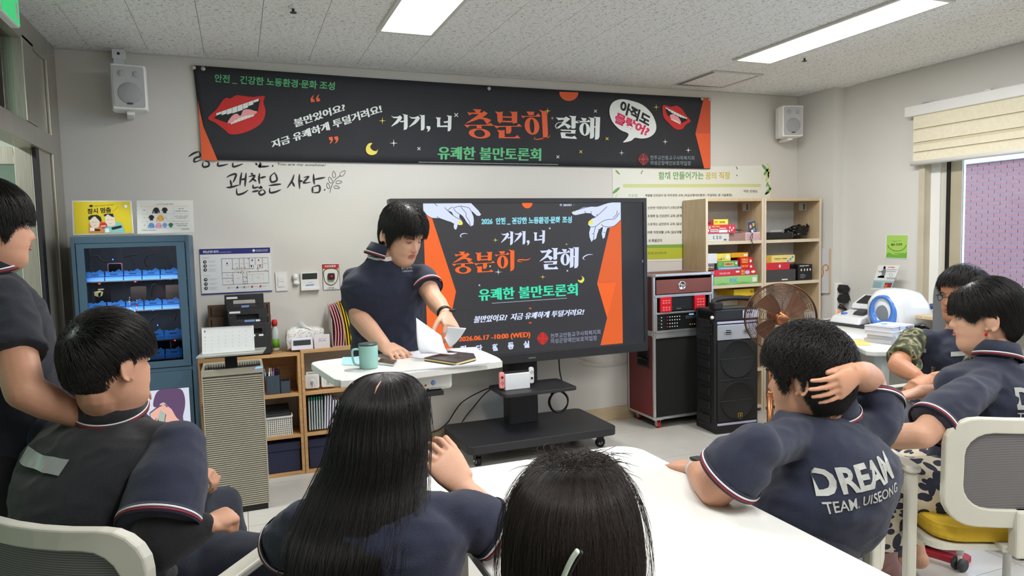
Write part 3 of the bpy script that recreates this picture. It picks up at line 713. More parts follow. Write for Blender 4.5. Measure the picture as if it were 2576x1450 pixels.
A.text('직장 선생님', Q4(z4, (1412,400),(1543,400),(1543,374),(1412,374)), c_tx, 0.02, name='lettering')
A.text('수요일', Q4(z4, (305,445),(393,442),(393,412),(305,414)), c_g3, 0.0, name='lettering')
for t_, x0, x1, y0, y1 in (('계절별 안전관리 및 직무관련 교육 (위급상황대비훈련 / 작업태도 및 기술훈련)',467,1303,415,444),('신만만 직장인되기 (대인관계',492,820,534,564),('초체력 및 건강관리 교육 (문제',492,820,612,645),('스로하는 금전관리 교육 (일상',492,820,690,722),('바른 직장생활 교육 (일상생활',492,820,768,800),('외 특별강의',500,628,848,878)):
    A.text(t_, Q4(z4, (x0,y1),(x1,y1-4),(x1,y0-4),(x0,y0)), c_tx, 0.02, name='lettering')
A.poly(Q4(z4, (300,905),(1675,880),(1675,918),(300,935)), c_g1, 'footer_band'); A.poly(Q4(z4, (300,935),(1675,918),(1675,1010),(300,1048)), c_g2, 'footer_band')
A.up(); A.text('하게 단아하게', Q4(z4, (492,998),(670,990),(670,968),(492,972)), c_tx, 0.0, name='lettering')
for cx, cy, ang, l in ((205,205,0.8,30),(190,380,-0.7,45),(190,432,-1.0,22),(1620,165,-2.3,45),(1655,155,1.3,40),(1630,200,2.2,40),(1645,215,-0.8,38),(1640,260,1.9,40),(1655,235,1.5,38),(1640,320,1.9,26),(1660,345,1.2,30),(1650,385,2.3,45),(1640,405,2.7,30)):
    pts = []
    for t in np.linspace(0, 2*PI, 12, endpoint=False): 
        a, b = math.cos(t)*l, math.sin(t)*l*0.3; pts.append(z4(cx+a*math.cos(ang)-b*math.sin(ang), cy+a*math.sin(ang)+b*math.cos(ang)))
    A.poly(pts, rnd.choice([c_g3, c_lg, c_g1]), 'leaf')
for cx, cy in ((432,212),(440,195),(1348,235),(1352,170),(1345,158)): A.poly([z4(*p) for p in ellipse(cx, cy, 5, 7, 10)], c_tx, 'leaf')
A.build(mu)

# ------------------------------------------------------------------ small signs on the wall
def sheet(name, label, cat, quad, plane_y, m, th=0.003, lift=Vector((0,-1,0)), cutname='sheet', group=None):
    q = [at_y(x, y, plane_y) for x, y in quad]; c = sum(q, Vector())/4
    t = thing(name, label, cat, (c.x, plane_y, min(v.z for v in q)), 0, group)
    MB().hull([v-lift*0 for v in q], [v+lift*th for v in q], m).build(cutname, t, world=True); return t
c_nv = P_('ink_navy', (44,44,120)); c_gr = P_('ink_grey', (120,124,130)); c_sheet = P_('white_sheet', (228,230,230), r=0.35)
def z7(x, y): return (500+x/10.355, 610+y/10.355)
ev = sheet('evacuation_map', 'white evacuation floor plan board with navy header on the wall', 'sign', [(502,627),(680,623),(685,734),(508,741)], BACK_Y-0.001, c_sheet, 0.006)
A = Art(lambda x, y: at_y(x, y, BACK_Y-0.007))
A.poly(Q4(z7, (22,178),(1858,132),(1862,275),(28,322)), c_nv, 'header_band'); A.poly(Q4(z7, (82,1340),(1912,1252),(1914,1280),(84,1370)), c_nv, 'footer_band'); A.up()
A.text('피난안내도', Q4(z7, (105,288),(525,272),(525,205),(105,218)), c_w, 0.03, name='lettering')
A.text('EVACUATION DIAGRAM', Q4(z7, (540,268),(840,260),(840,240),(540,248)), c_w, 0.0, name='lettering')
A.poly([z7(*p) for p in star4(1432,214,40,40,0.85)], c_w, 'emblem'); A.text('천주교안동교구사회복지회', Q4(z7, (1484,212),(1795,204),(1795,182),(1484,190)), c_w, 0.01, name='lettering'); A.text('의성군장애인보호작업장', Q4(z7, (1484,242),(1790,234),(1790,212),(1484,220)), c_w, 0.01, name='lettering')
def wl_(pts, w=1.0, m=None): A.line([z7(*p) for p in pts], w, m or c_gr, 'floor_plan')
for pts in ([(590,430),(1800,392),(1832,1055),(625,1112),(590,430)], [(875,425),(885,700)], [(1050,420),(1060,690)], [(1175,418),(1185,690)], [(1315,410),(1322,680)], [(1465,405),(1475,590)], [(1655,400),(1665,665)], [(890,700),(1430,680)], [(1325,595),(1430,592),(1430,680)], [(1540,588),(1665,582)], [(1530,672),(1665,665)], [(1535,588),(1545,750)], [(1250,770),(1810,745)], [(610,795),(1060,775)], [(890,780),(908,1100)], [(620,940),(895,932)], [(1145,790),(1158,1090)], [(1250,770),(1268,1082)], [(1155,905),(1255,900)], [(1160,1022),(1262,1018)]): wl_(pts)
for pts in ([(890,740),(1300,718),(1290,835),(1690,820),(1695,1000)], [(1395,830),(1400,1000)], [(1195,725),(1200,860)]): wl_(pts, 0.7, c_lg)
for cx, cy in ((870,690),(1290,430),(1000,665),(1110,665),(1210,660),(1525,680),(1035,790),(1125,750),(1165,780),(1320,775),(1745,730),(1795,760),(865,865),(870,990),(1240,930),(1210,1070)): A.poly([z7(*p) for p in ellipse(cx, cy, 15, 11, 8)], c_red, 'floor_plan')
for k, (cx, cy) in enumerate(((738,550),(1392,468),(1560,465),(1372,625),(1600,615),(1098,788))): A.poly([z7(*p) for p in ellipse(cx, cy, 18, 26, 10)], (c_nv, c_nv, c_red, c_bk2, c_red, c_g3)[k], 'floor_plan')
for t_, cx, cy in (('활동실',740,606),('상담실',972,556),('복지실',1120,556),('조성실',1250,548),('복지',1735,548),('문화',752,860),('안전실',765,1020),('작업장',1030,938),('작업장',1545,912)): A.text(t_, Q4(z7, (cx-38,cy+10),(cx+38,cy+8),(cx+38,cy-10),(cx-38,cy-8)), c_gr, 0.0, name='floor_plan')
for k, (cx, cy) in enumerate(((160,512),(168,617),(172,720),(185,972),(192,1085),(196,1195))):
    A.poly([z7(*p) for p in ellipse(cx, cy, 45, 42, 20)], c_bk2, 'round_icon'); A.up(0.0002); A.poly([z7(*p) for p in star4(cx+4, cy-2, 26, 22, 0.6, 0.4*k)], c_w, 'round_icon')
    for r in range(3 if k % 3 == 2 else 2): A.text('피난 안전관리 안내 교육', Q4(z7, (cx+85,cy-12+r*28),(cx+290-40*(r % 2),cy-18+r*28),(cx+290-40*(r % 2),cy-34+r*28),(cx+85,cy-28+r*28)), c_gr, 0.0, name='lettering')
A.text('작업상황', Q4(z7, (108,415),(270,408),(270,392),(108,398)), c_nv, 0.0, name='lettering'); A.text('피난안내', Q4(z7, (135,885),(290,878),(290,862),(135,868)), c_nv, 0.0, name='lettering')
for k, cx in enumerate((785,1008,1190,1392,1610)): A.poly([z7(*p) for p in ellipse(cx, 1182-10*k, 26, 24 if k else 10, 12)], (c_or,c_nv,c_g3,c_red,c_red)[k], 'legend_icon'); A.text('피난안내', Q4(z7, (cx+40,1190-10*k),(cx+140,1186-10*k),(cx+140,1166-10*k),(cx+40,1170-10*k)), c_gr, 0.0, name='lettering')
A.build(ev)
# light switch
sw = sheet('light_switch', 'white double rocker light switch right of the evacuation map', 'switch', [(692,686),(721,684),(724,731),(695,733)], BACK_Y-0.0005, m_white, 0.009, cutname='plate')
for y0, y1 in ((696,708.5),(709.5,722)):
    q = [at_y(x, y, BACK_Y-0.0095) for x, y in ((699,y0),(715,y0-0.7),(715.6,y1-0.7),(699.6,y1))]
    MB().hull(q, [v+Vector((0,-0.004,0)) for v in q], m_white).build('rocker', sw, world=True)
# wall remote holder
rc = sheet('wall_remote', 'small white rounded remote control held on the wall', 'remote control', [(736,692),(748,690),(752,714),(740,717)], BACK_Y-0.0005, m_white, 0.02, cutname='holder')
p = at_y(743,697,BACK_Y-0.022); MB().ball(p, (0.018,0.012,0.02), m_white).build('remote_head', rc, world=True)
p = at_y(746,713,BACK_Y-0.02); MB().ball(p, (0.02,0.012,0.012), m_white).build('cradle', rc, world=True)
# thermostat
th = sheet('thermostat', 'white wall thermostat with dark display and blue strip', 'thermostat', [(755,687),(799,684),(803,729),(757,731)], BACK_Y-0.0005, m_white, 0.022, cutname='housing')
c_lcd = P_('lcd_dark', (58,66,60), r=0.2); A = Art(lambda x, y: at_y(x, y, BACK_Y-0.0226)); A.poly([(760,689),(798,687),(798,702),(760,704)], c_lcd, 'display'); A.poly([(769,717),(790,715),(790,718),(769,720)], P_('ink_blue', (110,150,216)), 'blue_strip')
A.text('SYSTEM', [(774,712),(786,711.5),(786,710),(774,710.5)], c_gr, 0.0, name='lettering'); A.build(th)
q = [at_y(x, y, BACK_Y-0.0225) for x, y in ((757,726),(803,723.5),(803.5,729),(757.5,731.5))]; MB().hull(q, [v+Vector((0,-0.012,0)) for v in q], m_white).build('cover_lip', th, world=True)
# emergency call bell sign
eb = sheet('emergency_bell_sign', 'red and white emergency bell sign with a black push button', 'sign', [(810,665),(852,664),(856.5,729),(813,731)], BACK_Y-0.0005, c_sheet, 0.004)
def z8(x, y): return (480+x/4.264, 600+y/4.264)
A = Art(lambda x, y: at_y(x, y, BACK_Y-0.0045)); A.line([(811,666),(852,665),(856,728.5),(813.5,730),(811,666)], 1.2, c_bk2, 'border'); A.poly(Q4(z8, (1412,282),(1582,278),(1584,325),(1414,330)), c_red, 'red_header'); A.up()
A.text('비상호출벨', Q4(z8, (1438,312),(1552,308),(1552,284),(1438,288)), c_w, 0.02, name='lettering')
sh = [(1425,345),(1500,318),(1578,338),(1580,420),(1555,480),(1507,508),(1455,490),(1428,440)]
A.poly([z8(*p) for p in smoothpoly(sh, 3)], c_bk2, 'shield'); A.up(); A.poly([z8(1503+(x-1503)*0.93, 412+(y-412)*0.93) for x, y in smoothpoly(sh, 3)], c_kh, 'shield'); A.up(); A.poly([z8(1503+(x-1503)*0.87, 412+(y-412)*0.87) for x, y in smoothpoly(sh, 3)], c_sheet, 'shield')
A.text('비상호출', Q4(z8, (1475,535),(1535,533),(1535,522),(1475,524)), c_bk2, 0.01, name='lettering'); A.text('위급상황시 호출하세요', Q4(z8, (1455,548),(1562,544),(1562,536),(1455,540)), c_bk2, 0.0, name='lettering'); A.build(eb)
p = at_y(*z8(1505,408), BACK_Y-0.006)
bt = MB(); s_ = 0.021; bt.prism(rrect(p.x-s_, p.x+s_, p.z-s_, p.z+s_, 0.008), -0.02, mat('button_black',(52,34,36),0.35), 'y', p.y)
bt.build('button_box', eb, world=True); MB().lathe([(0.009,0),(0.009,-0.004),(0,-0.004)], (p.x, p.y-0.02, p.z), c_red, 18, 'y').build('push_button', eb, world=True)

# ------------------------------------------------------------------ laminated posters standing on the locker
def z9(x, y): return (180+x/8.05, 500+y/8.05)
PY = 4.25
yp = sheet('yellow_poster', 'laminated yellow cartoon poster standing on the blue locker', 'poster', [(181,505),(331,505),(337,587),(184,592)], PY, P_('laminate', (214,216,212), r=0.15), 0.002)
c_yp = P_('poster_yellow', (214,194,52), r=0.25); c_skin = P_('poster_skin', (222,208,192)); c_aq = P_('poster_aqua', (132,190,186)); c_o3 = P_('poster_orange', (206,130,66))
A = Art(lambda x, y: at_y(x, y, PY-0.0025)); A.poly(Q4(z9, (38,62),(1180,60),(1230,690),(68,715)), c_yp, 'yellow_field'); A.up()
A.poly([z9(*p) for p in ellipse(396,150,38,24,16)], c_bk2, 'badge'); A.text('작업 중 안전은 관리예요!', Q4(z9, (455,165),(855,135),(850,110),(450,140)), P_('poster_olive', (130,116,36)), 0.01, name='lettering')
A.text('잠시 멈춤', Q4(z9, (325,315),(805,280),(795,172),(318,205)), c_bk2, 0.03, name='lettering'); A.line(Q4(z9, (825,270),(955,155)), 1.2, c_o3, 'lettering')
A.poly(Q4(z9, (995,180),(1020,75),(1150,110),(1140,210)), c_kh, 'picture'); A.up(); A.poly(Q4(z9, (1070,180),(1075,125),(1130,130),(1125,190)), c_w, 'picture')
A.poly([z9(*p) for p in [(350,700),(345,520),(380,470),(600,450),(650,480),(660,700)]], c_o3, 'cartoon_figure'); A.poly([z9(*p) for p in [(655,695),(650,600),(720,540),(900,480),(980,470),(1050,560),(1080,690)]], c_aq, 'cartoon_figure'); A.up()
A.poly([z9(*p) for p in smoothpoly([(370,470),(375,380),(450,345),(560,380),(570,500),(540,580),(440,590),(395,550)],3)], c_skin, 'cartoon_face'); A.poly([z9(*p) for p in smoothpoly([(680,440),(680,360),(720,320),(850,330),(885,450),(880,540),(780,560),(710,530)],3)], c_skin, 'cartoon_face'); A.up()
A.poly([z9(*p) for p in [(345,430),(340,370),(400,335),(520,328),(590,370),(612,440),(585,480),(545,430),(480,360),(440,370),(380,430)]], c_bk2, 'cartoon_hair'); A.poly([z9(*p) for p in [(680,365),(645,325),(720,305),(840,305),(860,380),(800,360),(735,315)]], c_bk2, 'cartoon_hair')
for cx, cy in ((435,480),(495,480),(745,430),(815,425)): A.line([z9(*p) for p in curvepts([(cx-22,cy+8),(cx,cy-10),(cx+22,cy+8)])], 0.7, c_gr, 'cartoon_face')
for cx, cy in ((470,535),(790,500)): A.line([z9(*p) for p in curvepts([(cx-28,cy-4),(cx,cy+14),(cx+28,cy-6)])], 0.7, c_gr, 'cartoon_face')
A.poly([z9(645+80*math.cos(t), 540+64*math.sin(t)) for t in np.linspace(PI/8, PI/8+2*PI, 8, endpoint=False)], c_red, 'stop_badge'); A.up(); A.text('STOP', Q4(z9, (596,578),(700,570),(698,540),(594,548)), c_w, 0.05, name='lettering')
A.poly([z9(*p) for p in [(470,655),(478,615),(580,618),(578,655)]], c_bk2, 'caption_tag'); A.poly([z9(*p) for p in [(830,632),(805,585),(1005,540),(1020,585)]], c_bk2, 'caption_tag')
A.poly(Q4(z9, (372,590),(462,588),(470,655),(378,660)), c_w, 'cartoon_phone'); A.poly(Q4(z9, (680,610),(760,605),(775,680),(690,690)), c_w, 'cartoon_phone'); A.build(yp)
wp = sheet('clothing_chart', 'laminated white chart of daily shirt colours standing on the blue locker', 'poster', [(344,504.5),(485,504),(489,583.5),(346,589)], PY, P_('laminate', (214,216,212)), 0.002)
A = Art(lambda x, y: at_y(x, y, PY-0.0025)); A.poly(Q4(z9, (1410,140),(2372,130),(2372,155),(1412,168)), P_('chart_band', (224,206,194)), 'header_band'); A.up()
A.text('안전관리 요일별 작업복', Q4(z9, (1718,125),(2065,120),(2065,98),(1718,104)), c_gr, 0.01, name='lettering')
def shirt(cx, cy, s_, m_, lng=False):
    A.poly([z9(cx+x*s_, cy+y*s_) for x, y in [(-12,-46),(12,-46),(38,-32),(52,8),(34,14),(28,-6),(28,48),(-28,48),(-28,-6),(-34,14),(-52,8),(-38,-32)]], m_, 'shirt_picture')
    if lng: A.poly([z9(cx+x*s_, cy+y*s_) for x, y in [(-52,0),(-36,10),(-52,52),(-64,46)]], m_, 'shirt_picture'); A.poly([z9(cx+x*s_, cy+y*s_) for x, y in [(52,0),(36,10),(44,46),(58,40)]], m_, 'shirt_picture')
shirt(1715,238,1.25,c_bk2,True); shirt(1888,235,1.2,c_bk2); shirt(1618,385,1.15,c_bk2); shirt(1800,390,1.25,P_('chart_amber',(222,160,60)),True); shirt(1965,385,1.1,P_('chart_pale',(212,214,214))); shirt(1617,540,1.1,P_('chart_blue',(84,134,200)),True); shirt(1765,538,1.1,P_('chart_pink',(216,150,176)),True); shirt(1890,538,1.0,P_('chart_periwinkle',(110,144,204))); shirt(2010,535,0.95,P_('chart_green',(40,104,74)))
for y_ in (310,465,608): A.line(Q4(z9, (1415,y_),(2385,y_-8)), 0.25, c_gr, 'table_rule')
for x_ in (1530,2065): A.line(Q4(z9, (x_,165),(x_+4,600)), 0.25, c_gr, 'table_rule')
for t_, cx, cy, w_ in (('일',1472,235,18),('수',1475,385,18),('금',1480,540,18),('정 장',2220,205,55),('(계절별 작업복)',2220,255,135),('상의, 작업 수업복',2225,355,140),('(수요일만 작업복)',2225,392,105),('안전 / 수업 / 직무',2230,508,130),('(계절별 작업복)',2230,546,108),('작업복은 단아하게 관리',1565,640,135),('의성군장애인보호작업장',2310,618,75)): A.text(t_, Q4(z9, (cx-w_,cy+11),(cx+w_,cy+9),(cx+w_,cy-11),(cx-w_,cy-9)), c_gr, 0.02, name='lettering')
A.build(wp)

# green poster on the window-side wall
gp_ = [at_x(x, y, RIGHT_X-0.001) for x, y in ((2229,590),(2286,590),(2283,652),(2227,650))]
t = thing('health_poster', 'small lime green poster on the wall left of the window', 'poster', (RIGHT_X, 3.63, 1.2))
MB().hull(gp_, [v+Vector((-0.002,0,0)) for v in gp_], c_sheet).build('sheet', t, world=True)
A = Art(lambda x, y: at_x(x, y, RIGHT_X-0.0035), Vector((-1,0,0))); A.poly([(2231,592),(2284,592),(2281,650),(2229,648)], P_('poster_lime', (166,206,96)), 'lime_field'); A.up()
A.poly([(2230,640),(2236,635),(2241,638),(2248,641),(2256,642),(2264,640),(2270,636),(2276,638),(2282,634),(2281,650),(2229,648)], P_('poster_grass', (112,178,62)), 'hill_silhouette')
A.text('별표 건강존', [(2242,619),(2270,618),(2270,612),(2242,613)], c_bk2, 0.02, name='lettering'); A.text('Happy Tour', [(2245,609),(2268,608),(2268,605),(2245,606)], P_('poster_green_dk', (60,110,50)), 0, name='lettering')
for k in range(14):
    a = math.radians(20+k*140/13); cx, cy = 2257+24*math.cos(a), 612+20*math.sin(a); A.poly(ellipse(cx, cy, 1.8, 1.2, 8), P_('poster_green_dk', (60,110,50)), 'wreath')
A.text('의성군보건소', [(2250,640),(2266,640),(2266,637),(2250,637)], c_bk2, 0, name='lettering'); A.build(t)

# ------------------------------------------------------------------ wall speakers and motion detector
def wall_speaker(label, x, z, yaw):
    t = thing('wall_speaker', label, 'loudspeaker', (x, 4.46, z), yaw, 'white wall speakers')
    mb = MB(); prof = [(-0.08,0.07),(-0.092,-0.01),(-0.085,-0.075),(0.085,-0.075),(0.092,-0.01),(0.08,0.07)]
    mb.prism(prof, 0.245, m_white, 'z', -0.1225); mb.build('cabinet', t, bevel=0.008)
    m_grill = mat('speaker_grille', (196,196,198), 0.6, bump=0.5, bscale=900)
    MB().prism(rrect(-0.075,0.075,-0.11,0.11,0.012), -0.006, m_grill, 'y', -0.075).build('grille', t)
    MB().lathe([(0.058,0),(0.056,-0.002),(0.0,-0.002)], (0,-0.081,-0.035), mat('grille_shadow',(176,176,180),0.6,bump=0.5,bscale=900), 28, 'y').build('woofer', t)
    for sx in (-0.036,0.036): MB().lathe([(0.017,0),(0.015,-0.003),(0.0,-0.003)], (sx,-0.081,0.07), mat('grille_shadow2',(170,170,174),0.6), 18, 'y').build('tweeter', t)
    MB().box(-0.014,0.014,-0.084,-0.081,-0.096,-0.087,m_dkgrey).build('badge', t)
    MB().box(-0.02,0.02,-0.03,0.14,-0.145,-0.1225,m_white,0.004).build('bracket', t)
    MB().tube([(0,0.13,-0.13),(0,0.132,0.1)],0.012,m_white,10).build('wall_mount', t)
wall_speaker('white wall speaker high on the wall left of the banner', -0.525, 2.30, 0.12)
wall_speaker('white wall speaker high on the wall in the far corner right of the banner', 4.20, 2.295, -0.30)
t = thing('motion_detector', 'small white motion detector on the wall above the left speaker', 'detector', (-0.575, 4.55, 2.48))
MB().prism(rrect(-0.032,0.032,-0.0,0.055,0.008), 0.03, m_white, 'y', -0.03).prism(rrect(-0.026,0.026,-0.035,0.004,0.008), 0.03, mat('lens_white',(220,224,228),0.15), 'y', -0.032).build('housing', t)
MB().lathe([(0.008,0),(0.0,-0.002)], (0.0,-0.031,0.03), c_nv, 12, 'y').build('blue_badge', t)
MB().tube([(0.0,0,-0.03),(0.01,0.02,-0.05),(0.012,0.045,-0.07)],0.003,m_white,6).build('cable', t)
MB().box(-0.015,0.015,0,0.05,0.0,0.05,m_white,0.004).build('bracket', t)
# ================================================================== big interactive screen on a wheeled stand
TVY = 4.15
m_bez = mat('screen_bezel', (38,38,41), 0.4, var=0.02)
tv = thing('display_screen', 'large black flat screen showing the event poster', 'screen', (1.755, TVY, 0.58))
o = [at_y(x, y, TVY) for x, y in ((978.5,500),(1626,497.5),(1631,880.5),(985,949))]
x0, x1 = 0.857, 2.647; zt, zb = o[0].z, o[2].z-0.004
MB().box(x0, x1, TVY+0.002, TVY+0.085, zb, zt, m_bez, 0.006).build('housing', tv, world=True)
fr = MB(); ix0, ix1, iz0, iz1 = x0+0.024, x1-0.026, zb+0.062, zt-0.03
fr.prism([(x0,zb),(x1,zb),(x1,zt),(x0,zt)], -0.016, m_bez, 'y', TVY+0.006, hole=[(ix0,iz0),(ix1,iz0),(ix1,iz1),(ix0,iz1)]).build('bezel', tv, world=True, bevel=0.002)
m_scr = mat('screen_panel', (10,10,12), 0.16, var=0, emit=(50,51,56), estr=1.0, spec=0.6)
SY = TVY+0.000
MB().box(ix0, ix1, SY, SY+0.01, iz0, iz1, m_scr).build('screen_panel', tv, world=True)
def E_(n, c): return mat('lit_'+n, tuple(int(v*0.3) for v in c), 0.3, var=0, emit=c, estr=0.95)
e_w = E_('white', (214,224,252)); e_or = E_('orange', (244,104,40)); e_or2 = E_('orange_deep', (226,98,42)); e_ye = E_('yellow', (232,228,96)); e_cy = E_('aqua', (84,206,226)); e_cw = E_('aqua_halo', (196,238,252)); e_tl = E_('teal', (64,226,178)); e_k = E_('ink', (40,44,60)); e_rd = E_('red', (196,48,44)); e_bg = E_('backdrop', (56,56,60)); e_ol = E_('olive', (196,196,70))
A = Art(lambda x, y: at_y(x, y, SY)); A.k = 0.0006
def za(x, y): return (1040+x/6.906, 490+y/6.906)
def zb_(x, y): return (1340+x/6.903, 490+y/6.903)
def zt_(x, y): return (1040+x/3.295, 480+y/3.295)
A.poly([(1063,511),(1561,506.5),(1566,866),(1076,906)], e_bg, 'slide_background'); A.up()
A.poly([(1065,534),(1087,550),(1147,734),(1133,802),(1139,872),(1136,905),(1077,905),(1065,560)], e_or, 'orange_panel'); A.poly([zt_(1720,245),zt_(1630,300),zt_(1522,770),zt_(1605,1055),zt_(1550,1282),zt_(1735,1265)], e_or2, 'orange_panel'); A.up()
A.poly([zt_(1522,770),zt_(1680,762),zt_(1605,1055)], e_or, 'orange_panel')
A.line([(1068,735),(1147,734)], 0.7, e_or2, 'orange_panel')
A.poly([za(1885,133)]+[za(1976+92*math.cos(t),140+98*math.sin(t)) for t in np.linspace(PI,0,18)]+[za(2068,133)], e_or, 'orange_disc')
A.up()
# hand on the left
A.poly([za(*p) for p in [(165,146),(995,138),(1060,200),(1120,265),(1172,345),(1150,370),(1100,365),(1040,310),(1000,285),(1040,380),(1048,450),(1040,530),(1000,548),(985,552),(940,510),(905,450),(860,390),(835,360),(800,340),(795,400),(830,440),(855,490),(850,520),(800,530),(765,520),(760,560),(740,608),(712,600),(698,560),(705,505),(640,470),(540,445),(470,420),(430,408),(330,408),(250,370),(172,295)]], e_w, 'drawn_hand')
A.up()
A.poly([za(*p) for p in [(600,275),(665,305),(700,370),(720,385),(660,340)]], e_bg, 'drawn_hand_gap'); A.poly([za(*p) for p in smoothpoly([(775,480),(800,455),(840,465),(855,500),(840,525),(790,525)],3)], e_ye, 'finger_nail')
A.poly([za(*p) for p in [(800,398),(800,345),(850,370),(905,455),(860,455),(840,440)]], e_bg, 'drawn_hand_gap')
for pts in ([(360,148),(415,200)],[(540,220),(590,275),(700,370),(830,445)],[(595,270),(640,235),(685,212)],[(695,230),(760,210),(840,195)],[(695,235),(740,300),(850,375),(920,480),(985,550)],[(820,215),(910,320),(915,380),(960,450),(990,540)],[(830,205),(955,225),(1000,285),(1040,310)],[(165,295),(250,370),(330,408),(425,410)],[(405,378),(450,410),(560,450),(700,505)],[(995,138),(1120,265)]): A.line([za(*p) for p in curvepts(pts,3)], 1.2, e_k, 'drawn_outline')
# hand on the right
A.poly([zb_(*p) for p in [(1525,115),(1440,120),(1300,145),(1200,175),(1120,205),(990,208),(880,222),(760,270),(670,305),(700,345),(745,355),(870,330),(915,318),(1010,325),(1040,360),(1085,385),(1040,410),(965,470),(960,520),(1000,560),(1000,575),(978,660),(985,740),(1018,822),(1050,780),(1062,790),(1100,760),(1115,690),(1145,610),(1210,555),(1215,580),(1195,680),(1215,770),(1250,740),(1262,670),(1290,580),(1380,560),(1450,515),(1527,440)]], e_w, 'drawn_hand'); A.up()
A.poly([zb_(*p) for p in smoothpoly([(962,490),(985,450),(1025,440),(1045,480),(1025,520),(980,520)],3)], e_ye, 'finger_nail')
for pts in ([(1525,115),(1300,145),(1120,205),(990,208),(760,270),(670,305)],[(1288,208),(1180,310),(1085,390),(1040,410)],[(960,530),(1000,560),(1090,550),(1200,470),(1300,432),(1420,420),(1500,320)],[(1190,515),(1230,550),(1320,560),(1400,550),(1450,515),(1527,440)],[(1465,280),(1450,350),(1390,400)],[(1090,555),(1062,660),(1055,790)],[(1130,600),(1150,612)],[(1100,345),(1130,362)],[(1010,290),(1015,325)],[(1025,678),(1055,682)],[(1225,655),(1255,658)],[(900,285),(912,318)]): A.line([zb_(*p) for p in curvepts(pts,3)], 1.2, e_k, 'drawn_outline')
A.poly([zb_(*p) for p in smoothpoly([(690,295),(715,282),(742,282),(730,297)],3)], e_ol, 'finger_nail')
A.up()
tq = Q4(zt_, (566,282),(1308,268),(1308,215),(566,230))
A.text('2026  안전 _ 건강한 노동환경·문화 조성', [(x+dx, y+dy) for (x, y), dx, dy in zip(tq, (-1,1,1,-1), (1,1,-1,-1))], e_cw, 0.04, name='lettering'); A.up(); A.text('2026  안전 _ 건강한 노동환경·문화 조성', tq, e_cy, 0.012, name='lettering')
A.text('384303', Q4(zt_, (1240,130),(1308,128),(1308,110),(1240,111)), e_w, 0.02, name='lettering'); A.poly([zt_(*p) for p in ellipse(1220,119,9,9,12)], e_w, 'status_icon'); A.up(0.0002); A.poly([zt_(*p) for p in ellipse(1220,120,5,5,10)], e_bg, 'status_icon'); A.poly([zt_(*p) for p in ellipse(1326,118,3,3,8)], e_w, 'status_icon')
put_glyphs(A, G_GEO, e_w); put_glyphs(A, G_CHUNG, e_or); put_glyphs(A, G_JAL, e_w)
A.line([za(*p) for p in curvepts([(1890,1165),(1820,1165),(1815,1140),(1850,1130),(1940,1135),(2000,1125),(2026,1098)])], 3.0, e_or, 'swash', True)
A.line([zb_(*p) for p in curvepts([(900,1130),(870,1110),(885,1080),(950,1045),(1040,1040)])], 2.6, e_w, 'swash', True); A.line([za(*p) for p in curvepts([(840,740),(812,725),(830,690),(880,675),(940,682)])], 2.4, e_w, 'swash', True)
A.text('유쾌한 불만토론회', Q4(zt_, (542,915),(1358,868),(1355,768),(538,815)), e_tl, 0.012, 0.03, name='lettering')
for k in range(62): cx, cy = zt_(650+k*10.05, 933-k*0.68); A.box(cx, cy-0.8, cx+1.6, cy+0.8, e_w, 'dotted_line')
A.text('불만있이요?  지금 유쾌하게 투덜거려요!', Q4(zt_, (500,1098),(1408,1030),(1412,978),(505,1040)), e_w, 0.012, 0.04, name='lettering', shear=0.15)
for (cx, cy) in ((960,975),(960,1095)):
    for d in (0, 12): A.poly([zt_(*p) for p in ellipse(cx+d, cy, 4, 8, 10)], e_or, 'quotation_mark')
A.text('2026.06.17 -10:00 (WED)', Q4(zt_, (378,1262),(965,1225),(965,1170),(376,1212)), e_or, 0.01, 0.04, name='lettering')
for t_, cx, cy in (('집',412,1314),('단',545,1308),('활',678,1300),('동',806,1287),('실',935,1275)): A.text(t_, Q4(zt_, (cx-25,cy+30),(cx+25,cy+26),(cx+23,cy-32),(cx-27,cy-28)), e_w, 0.045, name='lettering')
cx, cy = zt_(1069,1225); cross_emblem(A, cx, cy, 14, 15.5, e_rd)
A.text('천주교안동교구사회복지회', Q4(zt_, (1135,1225),(1548,1190),(1546,1150),(1133,1186)), E_('grey',(140,146,170)), 0.012, name='lettering'); A.text('의성군장애인보호작업장', Q4(zt_, (1135,1268),(1520,1240),(1518,1200),(1133,1228)), E_('grey',(140,146,170)), 0.012, name='lettering')
for f, cx, cy, r, m_ in ((za,1420,790,40,e_ye),(za,1470,1345,54,e_w),(zb_,583,862,24,e_ye),(zb_,170,1430,38,e_ye)): A.poly([f(*p) for p in star4(cx, cy, r, r*1.25)], m_, 'star')
for f, cx, cy, r, m_ in ((zb_,292,585,13,e_w),(za,1328,1245,13,e_ye),(zb_,597,1322,13,e_w),(zt_,545,784,6,e_w)):
    for s_ in (1,-1): A.line([f(cx-r,cy-r*s_), f(cx+r,cy+r*s_)], 1.3, m_, 'star')
A.poly([zt_(*p) for p in smoothpoly([(1388,706),(1410,722),(1412,745),(1392,765),(1368,755),(1360,738),(1378,745),(1395,735),(1398,720)],3)], e_ye, 'moon')
A.line([zt_(1900,575), zt_(1896,585), zt_(1900,597)], 0.8, e_w, 'side_arrow')
A.build(tv)
A = Art(lambda x, y: at_y(x, y, TVY-0.0105)); A.text('SAMSUNG', Q4(lambda x, y: (1040+x/4.155, 860+y/4.155), (1203,178),(1278,172),(1278,160),(1203,166)), m_alu, 0.02, name='maker_lettering'); A.build(tv)
